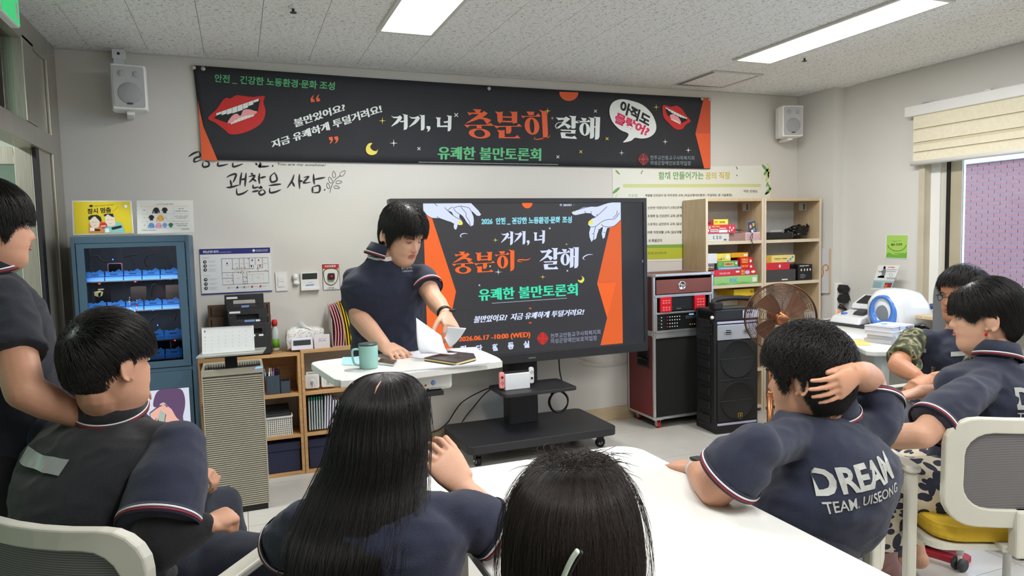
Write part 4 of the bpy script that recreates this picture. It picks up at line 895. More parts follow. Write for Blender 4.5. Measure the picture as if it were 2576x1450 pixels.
# stand
sd = thing('screen_stand', 'black wheeled stand with wide base plate carrying the big screen', 'stand', (1.755, 4.215, 0))
m_stand = mat('powder_coat_black', (40,40,43), 0.42, var=0.03, bump=0.15, bscale=700)
MB().prism(rrect(1.235,2.275,3.93,4.50,0.05), 0.055, m_stand, 'z', 0.10).build('base_plate', sd, world=True, bevel=0.006)
MB().prism(rrect(1.645,1.865,4.29,4.41,0.02), 0.9, m_stand, 'z', 0.155).build('column', sd, world=True, bevel=0.003)
MB().box(1.45,2.06,4.235,4.29,0.70,1.35,m_stand,0.004).build('mount_bracket', sd, world=True)
mb = MB(); mb.prism([(p[0],p[1]) for p in rrect(1.50,2.01,3.98,4.30,0.03)], 0.022, m_stand, 'z', 0.418)
mb.build('console_shelf', sd, world=True, bevel=0.004)
for cx, cy, a in ((1.325,4.03,0.1),(2.20,4.04,0.9),(1.315,4.43,0.4),(2.20,4.44,0.2)):
    c = MB(); c.cyl((0,0,0.1),(0,0,0.075),0.03,m_stand).box(-0.014,0.014,-0.028,0.028,0.066,0.08,m_black,0.002)
    for s_ in (-1,1): c.prism([(-0.022,0.075),(0.022,0.075),(0.012,0.025),(-0.012,0.025)],0.004,m_black,'x',s_*0.019-0.002)
    c.cyl((-0.026,0,0.032),(0.026,0,0.032),0.006,m_chrome,seg=10)
    c.move(Matrix.Rotation(a,4,'Z')); c.move(Matrix.Translation((cx,cy,0))); cs = c.build('caster', sd, world=True)
    w = MB().cyl((-0.014,0,0.032),(0.014,0,0.032),0.032,m_black,seg=24).cyl((-0.0155,0,0.032),(0.0155,0,0.032),0.018,m_alu,seg=18); w.move(Matrix.Rotation(a,4,'Z')); w.move(Matrix.Translation((cx,cy,0)))
    wo = w.build('wheel', cs); wo.location = (0,0,0)
    wo.matrix_parent_inverse = Matrix(); wo.data.transform(sd.matrix_basis.inverted())
# game console in its dock on the stand's shelf
m_dock = mat('dock_white', (226,228,230), 0.35); m_pk = mat('controller_pink', (240,150,146), 0.4); m_wh = mat('controller_white', (224,226,224), 0.4)
t = thing('game_console', 'white docked handheld console with one pink and one white controller', 'game console', (1.63, 4.11, 0.44))
cw = Matrix.Rotation(0.0,4,'Z')
MB().box(-0.082,0.090,-0.02,0.032,0.0,0.105,m_dock,0.004).build('dock', t)
MB().box(-0.080,0.088,-0.004,0.012,0.01,0.118,m_black,0.002).build('tablet', t)
def ctrl(x0, x1, m, nm, lab, zoff, flip):
    r = rrect(x0,x1,0.016+zoff,0.122+zoff,0.012); mb = MB().prism(r,0.02,m,'y',-0.012); c = mb.build(nm, t, bevel=0.003); c['label'] = lab
    xm = (x0+x1)/2; zs_ = (0.09,0.052) if not flip else (0.052,0.09)
    MB().cyl((xm,-0.012,zs_[0]+zoff),(xm,-0.02,zs_[0]+zoff),0.007,m_black,seg=14).build('thumbstick', c)
    for dx, dz in ((0,0.008),(0,-0.008),(0.008,0),(-0.008,0)): MB().cyl((xm+dx,-0.012,zs_[1]+zoff+dz),(xm+dx,-0.014,zs_[1]+zoff+dz),0.0028,m_black,seg=10).build('button', c)
ctrl(-0.118,-0.083,m_pk,'controller','pink controller',-0.002,False); ctrl(0.09,0.122,m_wh,'controller','white controller',0.012,True)
# cables
m_cab = mat('cable_black', (22,22,24), 0.5); m_cabw = mat('cable_white', (196,196,192), 0.5)
def zc(x, y, Y=4.3): return at_y(1040+x/4.155, 860+y/4.155, Y)
def cable(label, pts, r=0.004, m=None, name='cable', group=None):
    t = MB().tube([Vector(p) for p in curvepts([tuple(v) for v in pts], 6)], r, m or m_cab, 8).build(name, None); 
    return tag(t, label, 'cable', group)
cable('thin black cable from the console shelf drooping behind the base plate', [(1.51,4.2,0.445),(1.47,4.33,0.40),(1.38,4.53,0.28),(1.27,4.545,0.14),(1.15,4.55,0.10),(0.99,4.55,0.18),(0.88,4.56,0.34),(0.84,4.57,0.5)])
cable('second thin black cable dropping from the console shelf to the base plate', [(1.515,4.22,0.443),(1.50,4.38,0.36),(1.47,4.50,0.26),(1.41,4.50,0.2),(1.37,4.48,0.162)])
cable('black cable with plug running behind the left casters', [(0.86,4.57,0.5),(0.87,4.57,0.3),(0.92,4.57,0.14),(1.02,4.56,0.08),(1.16,4.54,0.06)], 0.0035)
p = [(1.99,4.22,0.62),(2.0,4.23,0.50),(2.03,4.25,0.40),(2.04,4.25,0.355)]
for k in range(52):
    a = -PI/2*-1+2*PI*k/16.3; rr = 0.072+0.004*math.sin(k*0.9); p.append((2.0+rr*math.cos(a)*0.95, 4.25+0.006*math.sin(k*0.4)+k*0.0003, 0.283+rr*math.sin(a)))
cable('black power cable hanging from the screen with its slack in a coil', p, 0.005)
cable('pale grey cable hanging along the wall behind the stand', [(2.15,4.58,0.62),(2.35,4.585,0.49),(2.60,4.585,0.43),(2.85,4.58,0.43)], 0.003, m_cabw)
cable('pale cable fixed to the wall under the screen', [(1.90,4.585,0.66),(1.87,4.585,0.55),(1.84,4.585,0.44),(1.80,4.585,0.2)], 0.003, m_cabw)
# ================================================================== furniture and equipment
def bilinear_box(t, name, px, Y, depth, m, zb=None, bev=0.002, th=None):
    """a box whose front stands at depth Y and spans the measured corners"""
    a = at_y(px[0], px[1], Y); b = at_y(px[2], px[3], Y)
    z0, z1 = min(a.z, b.z), max(a.z, b.z)
    if zb is not None: z0 = zb
    return MB().box(a.x, b.x, Y, Y+depth, z0, z1, m, bev).build(name, t, world=True)

# ---- blue phone locker
m_blue = mat('locker_blue', (62,86,104), 0.45, var=0.03); m_blue2 = mat('locker_blue_dark', (44,62,78), 0.5); m_cell = mat('locker_inside', (78,84,98), 0.6); m_pk = mat('pocket_blue', (60,132,214), 0.4)
LX0, LX1, LY0, LY1, LZ = -0.812, -0.250, 4.20, 4.57, 1.478
lk = thing('phone_locker', 'tall blue steel phone charging locker with glazed door', 'locker', ((LX0+LX1)/2, (LY0+LY1)/2, 0))
b = MB(); b.box(LX0, LX0+0.02, LY0, LY1, 0.04, LZ, m_blue, 0.003).box(LX1-0.02, LX1, LY0, LY1, 0.04, LZ, m_blue, 0.003).box(LX0+.02, LX1-.02, LY0, LY1, LZ-0.035, LZ, m_blue).box(LX0+.02, LX1-.02, LY1-0.02, LY1, 0.04, LZ-.035, m_cell).box(LX0+.02, LX1-.02, LY0, LY1-.02, 0.73, 0.75, m_blue).box(LX0+.02, LX1-.02, LY0+0.01, LY1-.02, 0.04, 0.08, m_blue)
b.build('cabinet_body', lk, world=True); MB().box(LX0+0.01, LX1-0.01, LY0+0.02, LY1-0.02, 0, 0.04, m_black).build('plinth', lk, world=True)
dr = MB().prism([(LX0+.024,0.755),(LX1-.024,0.755),(LX1-.024,LZ-.038),(LX0+.024,LZ-.038)], 0.018, m_blue, 'y', LY0-0.004, hole=[(-0.752,0.79),(-0.312,0.79),(-0.316,1.42),(-0.752,1.417)]).build('glazed_door', lk, world=True)
m_lglass = pane_glass('locker_glass', (240,243,248))
MB().box(-0.756,-0.308,LY0+0.004,LY0+0.007,0.786,1.424,m_lglass).build('pane', dr, world=False); dr.children[0].data.transform(lk.matrix_basis.inverted())
MB().box(LX0+.024,LX1-.024,LY0-0.004,LY0+0.012,0.085,0.728,m_blue,0.002).build('lower_panel', lk, world=True)
m_lit = mat('lit_picture', (60,62,66), 0.2, var=0, emit=(214,220,234), estr=0.95)
MB().box(-0.72,-0.294,LY0-0.006,LY0-0.003,0.168,0.632,m_lit).build('lit_display', lk, world=True)
A = Art(lambda x, y: at_y(300+x/4.835, 940+y/4.833, LY0-0.006))
e_hair = mat('lit_hair',(20,16,26),0.3,var=0,emit=(104,78,112),estr=0.9); e_skin = mat('lit_skin',(60,44,40),0.3,var=0,emit=(238,182,166),estr=0.95); e_shirt = mat('lit_shirt',(50,56,64),0.3,var=0,emit=(168,190,212),estr=0.95); e_ph = mat('lit_phone',(30,30,30),0.3,var=0,emit=(66,48,54),estr=0.9); e_ph2 = mat('lit_phone_face',(50,56,50),0.3,var=0,emit=(176,192,178),estr=0.9); e_gl = mat('lit_spectacles',(20,20,24),0.3,var=0,emit=(88,84,104),estr=0.9); e_blue = mat('lit_picture_side',(60,62,66),0.2,var=0,emit=(186,204,226),estr=0.95)
A.poly([(300,860),(520,870),(600,745),(790,610),(870,650),(900,1150),(640,1200),(480,1150)], e_shirt, 'picture_shirt'); A.up()
A.poly([(520,360),(600,400),(700,520),(790,610),(700,650),(600,752),(560,800),(520,866),(450,850),(455,640),(370,655),(400,620),(440,600),(455,540),(470,420)], e_skin, 'picture_face'); A.poly([(375,480),(500,400),(500,560),(440,590),(420,580)], e_skin, 'picture_face'); A.up()
A.poly(smoothpoly([(415,400),(425,300),(470,215),(560,190),(740,185),(795,280),(800,400),(775,520),(780,590),(700,540),(640,440),(585,395),(545,355),(500,370),(480,410)],3), e_hair, 'picture_hair'); A.up()
A.poly([(500,440),(565,490),(535,660),(500,620),(470,545)], e_ph2, 'picture_phone'); A.poly([(470,545),(500,620),(535,660),(500,810),(455,790),(462,640)], e_ph, 'picture_phone'); A.poly([(565,490),(572,500),(540,665),(508,805),(500,808),(535,660)], e_ph, 'picture_phone')
A.line([(370,485),(440,430),(490,398),(555,378),(585,408)], 15, e_gl, 'picture_spectacles'); A.line([(370,485),(385,540),(430,588),(452,545)], 10, e_gl, 'picture_spectacles'); A.poly(ellipse(535,405,20,48,14), e_skin, 'picture_face')
A.build(lk)
for z_ in (1.42, 1.24, 1.07):  # unseen fill lights added to brighten the locker inside
    ll = bpy.data.lights.new('locker_fill','AREA'); ll.shape = 'RECTANGLE'; ll.size = .45; ll.size_y = .02; ll.energy = .4; lo = bpy.data.objects.new('locker_fill', ll); COL.objects.link(lo); lo.location = (-.53,4.222,z_); lo.rotation_euler = (math.radians(62),0,0)
# shelves with angular blue pockets, phones and charging leads
m_led_b = mat('led_blue',(30,40,255),0.3,var=0,emit=(40,70,255),estr=14); m_led_r = mat('led_red',(255,30,20),0.3,var=0,emit=(255,40,30),estr=10)
rows = [1.245, 1.078, 0.905, 0.80]
colx = [-0.765+0.0895*k for k in range(6)]
m_ftext = mat('pocket_text',(30,70,130),0.5)
pocket_me = None; plab = ['topmost row','second row','third row','bottom row']
for r, z in enumerate(rows):
    sh_ = MB().box(LX0+.02, LX1-.02, 4.27, LY1-.02, z-0.012, z-0.006, m_cell).build('shelf', lk, world=True)
    for c in range(5):
        x = colx[c]; pk = MB(); top = [(0,0.052),(0.018,0.052),(0.026,0.045),(0.036,0.052),(0.046,0.047),(0.056,0.054),(0.068,0.062),(0.080,0.050),(0.085,0.052)]
        fr_ = [(0,0)]+[(0.085,0)]+top[::-1]
        if pocket_me is None:
            pk.prism(fr_, 0.003, m_pk, 'y', 0.0); pk.prism([(0,0),(0.085,0),(0.085,0.03),(0,0.03)], 0.003, m_pk, 'y', 0.06)
            pk.hull([(0,0.0,0),(0,0.06,0),(0,0.06,0.03),(0,0.0,0.05)], [(0.002,0.0,0),(0.002,0.06,0),(0.002,0.06,0.03),(0.002,0.0,0.05)], m_pk).box(0,0.085,0,0.06,0,0.002,m_pk); pk.box(0.0,0.085,-0.008,0.0,0.0,0.022,m_pk).box(0.025,0.06,-0.001,0.0,0.03,0.036,m_ftext)
            po = pk.build('pocket', sh_); pocket_me = po.data
        else: po = bpy.data.objects.new('pocket', pocket_me); COL.objects.link(po); po.parent = sh_
        po.location = (x-(LX0+LX1)/2, 4.275-(LY0+LY1)/2, z-0.006)
def phone(label, x, z, w, h, m, m2, cat='phone'):
    t = thing('phone', label, cat, (x, 4.315, z), 0, 'phones charging in the locker')
    MB().prism(rrect(-w/2,w/2,0,h,0.008), 0.008, m, 'y', 0.0).build('case', t); MB().prism(rrect(-w/2+.004,w/2-.004,0.004,h-.004,0.006), 0.001, m2, 'y', -0.0015).build('back_glass', t)
m_pinkc = mat('phone_pink',(196,150,170),0.4); m_kph = mat('phone_black',(20,20,24),0.25); m_brn = mat('phone_brown',(74,66,62),0.4); m_brn2 = mat('phone_taupe',(92,82,78),0.35)
phone('pink cased phone in the top row of the locker', -0.632, 1.243, 0.07, 0.09, m_pinkc, m_kph); phone('black phone with a pale sticker picture in the second row of the locker', -0.70, 1.075, 0.075, 0.12, m_kph, m_kph)
phone('dark brown phone under a red light in the middle of the locker', -0.525, 1.075, 0.078, 0.125, m_brn, m_brn); phone('taupe phone under a blue light at the right of the second locker row', -0.355, 1.075, 0.072, 0.125, m_brn2, m_brn2); phone('dark phone with pink rim at the lower right of the locker', -0.348, 0.797, 0.072, 0.09, m_pinkc, m_kph)
st = Art(lambda x, y: at_y(180+x/4.144, 590+y/4.144, 4.3125))
for pts in ([(270,570),(340,565),(330,580),(280,580)],[(235,600),(290,585),(330,600),(320,640),(285,655),(240,640)],[(275,620),(310,600),(300,650),(285,660)]): st.poly([(x,y) for x,y in pts], mat('sticker_pale',(190,186,140),0.5), 'sticker')
st.build(lk)
def z6(x, y, Y=4.30): return at_y(180+x/4.144, 590+y/4.144, Y)
m_lead = mat('lead_black',(20,20,22),0.45)
for k, pts in enumerate(([(195,238),(240,225),(285,225)],[(280,215),(330,195),(390,210),(430,240)],[(285,225),(300,260),(350,280),(400,272)],[(540,238),(600,222),(680,208)],[(605,235),(640,290),(652,335)],[(865,200),(800,215),(760,270),(780,325),(825,335)],[(170,330),(190,270),(210,240)],[(290,470),(340,440),(400,470),(420,490)],[(550,520),(560,460),(620,445),(690,460)],[(885,520),(845,525),(830,580),(835,650)],[(910,840),(870,850),(830,900),(805,940)],[(1090,825),(1080,870),(1070,900)],[(940,1155),(890,1170),(840,1220),(815,1240)],[(1030,430),(1060,410),(1090,420)],[(1080,1070),(1110,1040),(1135,1030)],[(830,1010),(870,1000),(895,960)])):
    thick = k in (0,2,3,5,9,10,11,12)
    o_ = MB().tube([z6(*p) for p in curvepts(pts,4)], 0.0042 if thick else 0.0014, m_lead, 8).build('charging_lead', lk, world=True)
for x, y, m_ in ((430,262,m_led_b),(1033,467,m_led_b),(850,790,m_led_b),(898,947,m_led_b),(915,1208,m_led_b),(290,515,m_led_r),(665,494,m_led_r),(1078,1106,m_led_r)):
    p = z6(x, y, 4.296); led = MB().ball(p, 0.0035, m_, 10, 6).build('status_light', lk, world=True); MB().box(p.x-0.009,p.x+0.009,4.298,4.31,p.z-0.004,p.z+0.004,m_lead).build('connector', lk, world=True)
t = thing('bead_strap', 'white and red bead phone strap hanging in the locker', 'strap', tuple(z6(640,650,4.262)))
for k, (x, y) in enumerate([(605,660),(603,680),(604,705),(606,728),(610,750),(618,770),(680,665),(680,688),(680,712),(681,738),(679,762),(672,785),(660,800),(645,805)]):
    big = k in (2,9); MB().ball(z6(x,y,4.262), 0.006 if big else 0.003, c_red if k in (4,9,6,11) else c_w, 8, 6).build('bead', t, world=True)
# papers beside the locker top: small note strip on its side
# ---- air purifier
m_pur = mat('purifier_beige', (172,166,150), 0.5, var=0.03); m_pur2 = mat('purifier_groove', (120,114,100), 0.6)
PX0, PX1, PY0, PY1, PZ = -0.209, 0.092, 3.85, 4.10, 0.775
pu = thing('air_purifier', 'tall beige ribbed air purifier standing on the floor', 'air purifier', ((PX0+PX1)/2, (PY0+PY1)/2, 0))
MB().box(PX0+.004, PX1-.004, PY0+.012, PY1, 0.03, PZ-.03, m_pur2, 0.006).build('body', pu, world=True)
lv = MB(); n = 62
for k in range(n):
    z = 0.035+k*(PZ-0.075)/n; lv.box(PX0, PX1, PY0, PY0+0.02, z, z+(PZ-0.075)/n*0.62, m_pur); 
lo_ = lv.build('front_ribs', pu, world=True); lo_['kind'] = 'stuff'
MB().box(PX0,PX0+.006,PY0-.001,PY1,0.03,PZ-.03,m_pur).box(PX1-.006,PX1,PY0-.001,PY1,0.03,PZ-.03,m_pur).build('side_panels', pu, world=True)
MB().prism([(PX0,PY0),(PX1,PY0),(PX1,PY1),(PX0,PY1)],0.035,m_pur,'z',PZ-.035,hole=[(PX0+.015,PY0+.02),(PX1-.015,PY0+.02),(PX1-.015,PY1-.015),(PX0+.015,PY1-.015)]).build('top_rim', pu, world=True, bevel=0.003)
MB().box(PX0+.015,PX1-.015,PY0+.02,PY1-.015,PZ-.04,PZ-.025,m_black).build('outlet_well', pu, world=True)
for k in range(20):
    x = PX0+.026+k*0.0125+(0.02 if k >= 10 else 0)*1.0
    if PX0+.13 < x < PX0+.155: continue
    MB().hull([(x,PY0+.03,PZ-.025),(x+.004,PY0+.03,PZ-.025),(x+.004,PY1-.03,PZ-.025),(x,PY1-.03,PZ-.025)],[(x,PY0+.03,PZ-.008),(x+.004,PY0+.03,PZ-.008),(x+.004,PY1-.03,PZ-.008),(x,PY1-.03,PZ-.008)],m_dkgrey).build('fin', pu, world=True)
MB().box(PX0+.01,PX1-.01,PY0+.01,PY1-.01,0.0,0.03,m_black).build('base', pu, world=True)
m_blit = mat('purifier_light',(60,110,255),0.3,var=0,emit=(80,130,255),estr=3.0)
MB().prism([(0.05,PZ-.012),(0.085,PZ-.010),(0.088,PZ-.004),(0.055,PZ-.005)],-0.002,m_blit,'y',PY0).build('light_strip', pu, world=True)
MB().box(-0.095,-0.035,PY0+.06,PY1-.08,PZ-.025,PZ+.07,m_black,0.004).build('neck', pu, world=True)
m_tray = mat('tray_grey', (150,152,146), 0.5)
MB().hull([(-0.225,3.80,0.848),(0.09,3.80,0.848),(0.115,3.98,0.848),(-0.205,3.98,0.848)],[(-0.225,3.80,0.856),(0.09,3.80,0.856),(0.115,3.98,0.856),(-0.205,3.98,0.856)],m_tray).build('tray', pu, world=True)
MB().box(-0.19,0.06,3.86,3.99,0.835,0.848,m_black).build('tray_bracket', pu, world=True)
# desk calendar on the tray
def z11(x, y): return (500+x/8.527, 730+y/8.527)
CY = 3.87
ca = thing('desk_calendar', 'white spiral desk calendar standing on the purifier tray', 'calendar', (-0.07, 3.9, 0.857))
q = [at_y(*z11(x, y), CY) for x, y in ((72,1345),(1200,1243),(1175,760),(60,815))]
lo = min(q[0].z, q[1].z); q[0].z = q[1].z = 0.8575
back = [v+Vector((0,0.075 if k < 2 else 0.004,0)) for k, v in enumerate(q)]
MB().hull(q, [v+Vector((0,0.0015,0)) for v in q], c_sheet).build('page', ca, world=True); MB().hull([v+Vector((0,-0.0015,0)) for v in back], back, mat('calendar_board',(200,200,196),0.6)).build('back_board', ca, world=True)
for k in range(34):
    u = (k+0.7)/35; p = q[3].lerp(q[2], u); MB().tube([p+Vector((0,0.006*math.sin(a)+0.002,0.005*math.cos(a)-0.001)) for a in np.linspace(0,2*PI,9)], 0.0006, m_dkgrey, 4).build('wire_loop', ca, world=True)
A = Art(lambda x, y: at_y(*z11(x, y), CY)); A.k = 0.0005
A.text('6', Q4(lambda x, y: (x, y), (112,910),(150,908),(148,868),(112,870)), c_bk2, 0.03, name='lettering')
for r in range(6):
    for c in range(7):
        cx, cy = 135+c*147-0*r, 940+r*74-c*8.5+(0 if r else -10)
        if r == 0: A.text('SMTWTFS'[c], [(cx-8,cy+8),(cx+8,cy+8),(cx+8,cy-8),(cx-8,cy-8)], c_gr, 0, name='lettering')
        elif not (r == 5 and c > 2): A.text(str((r-1)*7+c+1), [(cx-10,cy+9),(cx+8,cy+8),(cx+8,cy-9),(cx-10,cy-8)], c_gr, 0, name='lettering')
A.line([(940,840),(1000,880),(1060,810),(1090,790)], 2.5, P_('calendar_twig',(190,192,186)), 'drawing'); A.build(ca)
# ---- low wooden shelf unit, two bays
m_wood = ramp_mat('shelf_wood', 'noise', 4.0, [(0.3,(176,134,88)),(0.7,(200,158,108))], rough=0.5, stretch=(1.5,14,14), dist=0.5)
UY0, UY1 = 4.35, 4.57
for nm, lab, x0, x1, dz, dy in (('low_shelf', 'low light wood shelf unit with dark boxes behind the air purifier', -0.262, 0.318, 0.0, 0.0), ('low_shelf', 'low light wood shelf unit with timers and folders under the file holder', 0.320, 0.93, 0.012, -0.005)):
    t = thing(nm, lab, 'shelf', ((x0+x1)/2, 4.46, 0), 0, 'low wooden shelf units')
    y0 = UY0+dy
    MB().box(x0,x0+.018,y0,UY1,0,0.735+dz,m_wood,0.001).build('side_panel', t, world=True); MB().box(x1-.018,x1,y0,UY1,0,0.735+dz,m_wood,0.001).build('side_panel', t, world=True)
    MB().box(x0,x1,y0,UY1,0.735+dz,0.753+dz,m_wood,0.001).build('top', t, world=True)
    for z in (0.0, 0.232, 0.487): MB().box(x0+.018,x1-.018,y0,UY1,z,z+0.018,m_wood,0.001).build('shelf_board', t, world=True)
    if x0 < 0: MB().box(x0+.018,x1-.018,UY1-.004,UY1,0.505,0.735,m_wood).build('back_panel', t, world=True)
m_navy = mat('box_navy', (38,40,66), 0.75, var=0.04); m_slate = mat('slate_plastic', (62,74,86), 0.45)
for lab, x0, x1, h in (('navy lidded storage box at the foot of the left shelf bay', 0.02, 0.292, 0.185), ('navy lidded storage box at the foot of the right shelf bay', 0.345, 0.62, 0.185)):
    t = thing('storage_box', lab, 'box', ((x0+x1)/2, 4.45, 0.018), 0, 'navy storage boxes'); MB().box(x0,x1,4.372,4.54,0.018,0.018+h-.04,m_navy,0.004).build('box_body', t, world=True); MB().box(x0-.004,x1+.004,4.367,4.545,0.018+h-.05,0.018+h,m_navy,0.004).build('lid', t, world=True)
# white basket with dark folders
bk = thing('basket', 'white woven plastic basket on the middle board of the left shelf bay', 'basket', (0.15, 4.45, 0.25)); m_bask = mat('basket_white', (214,212,204), 0.5)
b = MB(); x0, x1, y0, y1, z0, z1 = 0.075, 0.255, 4.365, 4.54, 0.2505, 0.36
for k in range(9):
    z = z0+0.004+k*0.0125; b.prism(rrect(x0+.002,x1-.002,y0+.002,y1-.002,0.015),0.0065,m_bask,'z',z,hole=rrect(x0+.006,x1-.006,y0+.006,y1-.006,0.012))
for k in range(15): x = x0+.008+k*0.0118; b.box(x,x+.006,y0,y0+.004,z0,z1,m_bask).box(x,x+.006,y1-.004,y1,z0,z1,m_bask)
for k in range(12): y = y0+.012+k*0.0135; b.box(x0,x0+.004,y,y+.006,z0,z1,m_bask).box(x1-.004,x1,y,y+.006,z0,z1,m_bask)
w = b.build('weave', bk, world=True); w['kind'] = 'stuff'
MB().prism(rrect(x0-.005,x1+.005,y0-.005,y1+.005,0.018),0.009,m_bask,'z',z1,hole=rrect(x0+.004,x1-.004,y0+.004,y1-.004,0.012)).build('rim', bk, world=True); MB().box(x0+.004,x1-.004,y0+.004,y1-.004,z0,z0+.003,m_bask).build('bottom', bk, world=True)
for k in range(5):
    t = thing('folder', ['foremost','second','middle','fourth','rearmost'][k]+' black folder standing in the white basket', 'folder', (0.165, 4.385+0.03*k, 0.256), 0, 'black folders in the basket'); f_ = MB().box(-0.076,0.08,-0.008,0.006,0,0.135+0.006*k,m_black,0.002); f_.move(Matrix.Rotation(-0.12,4,'X')); f_.build('cover', t)
    MB().box(-0.07,0.078,-0.002,0.0,0.02,0.128+0.006*k,m_dkgrey).build('inner_sheets', t)
# pen organiser
t = thing('pen_organiser', 'slate grey stepped desk organiser on the upper board of the left shelf bay', 'organiser', (0.19, 4.42, 0.505)); 
for x0,x1,z1_,nm in ((-0.075,0.005,0.115,'tall_cup'),(0.007,0.065,0.075,'low_cup')): MB().prism(rrect(x0,x1,-0.04,0.04,0.01),z1_,m_slate,'z',0,hole=rrect(x0+.004,x1-.004,-0.036,0.036,0.008)).box(x0+.004,x1-.004,-.036,.036,0,0.003,m_slate).build(nm, t)
MB().box(-0.02,0.01,-0.01,0.03,0.0,0.145,m_black,0.003).build('inner_box', t)
for k,(x,c,tl) in enumerate(((-0.066,(230,230,228),.10),(-0.055,(60,60,64),.05),(-0.045,(236,236,236),-.04),(-0.036,(130,90,160),.06),(-0.028,(232,228,220),-.08),(-0.018,(214,120,60),.12),(-0.06,(120,160,200),-.12))):
    pn = thing('pen', ['white pen leaning left in the slate organiser','dark pen in the slate organiser','white capped pen in the slate organiser','purple pen in the slate organiser','cream pen in the slate organiser','orange tipped pen in the slate organiser','light blue pen at the back of the slate organiser'][k], 'pen', (0.19+x, 4.41+0.012*(k%3), 0.513), 0, 'pens in the organiser')
    MB().tube([(0,0,0),(tl*0.15,0,0.13)],0.0045,mat('pen_%d'%k,c,0.4),8).build('barrel', pn); MB().tube([(tl*0.15,0,0.13),(tl*0.165,0,0.15)],[0.0045,0.002],mat('pen_%d'%k,c,0.4),8).build('cap', pn)
# timers
m_dial = mat('dial_white', (222,222,220), 0.5); m_ticks = mat('dial_grey', (150,152,156), 0.5)
for k,(x,lab,lift) in enumerate(((0.385,'white square dial timer, the one nearer the shelf partition',0),(0.482,'white square dial timer, the one next to the white box',0))):
    t = thing('dial_timer', lab, 'timer', (x, 4.40, 0.5175), -0.05, 'white dial timers'); MB().prism(rrect(-.042,.042,0,.088,.01),0.03,m_white,'y',-.015).build('case', t, bevel=0.002)
    MB().prism(rrect(-.034,.034,.008,.08,.006),-0.001,m_dial,'y',-.0155).build('dial', t); a = MB()
    for j in range(12): c_, s_ = math.cos(j*PI/6), math.sin(j*PI/6); MB().box(c_*.027-.002,c_*.027+.002,-.0175,-.0165,.044+s_*.027-.002,.044+s_*.027+.002,m_ticks).build('minute_mark', t)
    MB().lathe([(0.011,0),(0.010,-0.008),(0,-0.008)],(0,-.0165,.044),m_dial,16,'y').build('knob', t); MB().box(-.004,.004,-.026,-.018,.026,.05,m_ticks).build('pointer', t)
t = thing('timer_box', 'small white flat box lying on top of the first dial timer', 'box', (0.39, 4.405, 0.606)); MB().box(-.04,.042,-.014,.02,0,.012,m_white,.002).build('carton', t); MB().box(-.03,.03,-.0146,-.0142,.003,.009,m_ticks).build('label', t)
t = thing('white_box', 'white rounded box with thumb notch on the upper board under the standing desk', 'box', (0.62, 4.43, 0.5175)); MB().prism(rrect(-.075,.085,0,.10,.02),0.1,m_white,'y',-.05).build('body', t, bevel=.004); MB().lathe([(0.012,0),(0.0,-0.001)],(0.01,-.0505,.082),m_dkgrey,16,'y').build('notch', t)
# folders between the boards
m_fgr = mat('folder_green', (44,120,98), 0.5); m_fsil = mat('folder_silver', (176,186,184), 0.35); m_fwh = mat('file_white', (222,222,228), 0.5); m_flav = mat('file_lavender', (206,204,220), 0.5)
for k in range(17):
    x = 0.352+k*0.0150; lean = 0.02+0.0045*k if k < 6 else 0.10+0.006*(k-6); h = 0.205 if k < 9 else 0.19-0.002*k
    lab = 'silver folder with a green spine tip' if k < 6 else ('leaning file sleeve' if k < 10 else 'bowed file leaning right')
    lab = ['first','second','third','fourth','fifth','sixth','seventh','eighth','ninth','tenth','eleventh','twelfth','thirteenth','fourteenth','fifteenth','sixteenth','last'][k]+' from the shelf partition, '+lab
    t = thing('folder', lab, 'folder', (x, 4.45, 0.2625), 0, 'folders on the middle board of the right bay')
    m_ = m_fsil if k < 6 else (m_fwh if k % 2 else m_flav)
    f_ = MB(); p = [(0,-.085,0),(lean*.04,-.085,h*.5),(lean*.10+ .006,-.085,h)]
    w_ = 0.009
    f_.hull([(0,-.085,0),(w_,-.085,0),(w_,.07,0),(0,.07,0)],[(lean*.12,-.085,h),(lean*.12+w_*.8,-.085,h),(lean*.12+w_*.8,.07,h),(lean*.12,.07,h)],m_); f_.build('cover', t)
    if k < 6: MB().hull([(lean*.11,-.0855,h-.022),(lean*.11+w_,-.0855,h-.022),(lean*.11+w_,-.03,h-.022),(lean*.11,-.03,h-.022)],[(lean*.12,-.0855,h+.001),(lean*.12+w_*.8,-.0855,h+.001),(lean*.12+w_*.8,-.03,h+.001),(lean*.12,-.03,h+.001)],m_fgr).build('green_tip', t)
# top of the low shelf: brown letter tray, black racks, bottle, tissues, clock, card, file holder
m_brown = mat('walnut_board', (92,70,54), 0.55, var=0.08, vscale=5, stretch=(1,1,6)); m_slot = mat('slot_dark', (30,24,20), 0.8)
t = thing('letter_rack', 'brown wooden stepped letter rack on the low shelf', 'letter rack', (-0.03, 4.47, 0.754))
for k in range(4):
    y = 4.545-k*0.034; h = 0.30-k*0.073
    MB().box(-0.19,0.166,y-.004,y+.004,0.7545,0.7545+h,m_brown,0.001).build('divider', t, world=True)
    for sx in (-0.172, 0.148): MB().box(sx-.004,sx+.004,y-.0048,y-.0041,0.7545+h-.068,0.7545+h-.012,m_slot).build('slot', t, world=True)
MB().box(-0.19,-0.184,4.43,4.55,0.7545,0.80,m_brown).build('side', t, world=True); MB().box(0.16,0.166,4.43,4.55,0.7545,0.80,m_brown).build('side', t, world=True)
m_rack = mat('rack_black', (40,40,43), 0.55, bump=0.2, bscale=500); m_lblue = mat('label_blue', (128,158,214), 0.5)
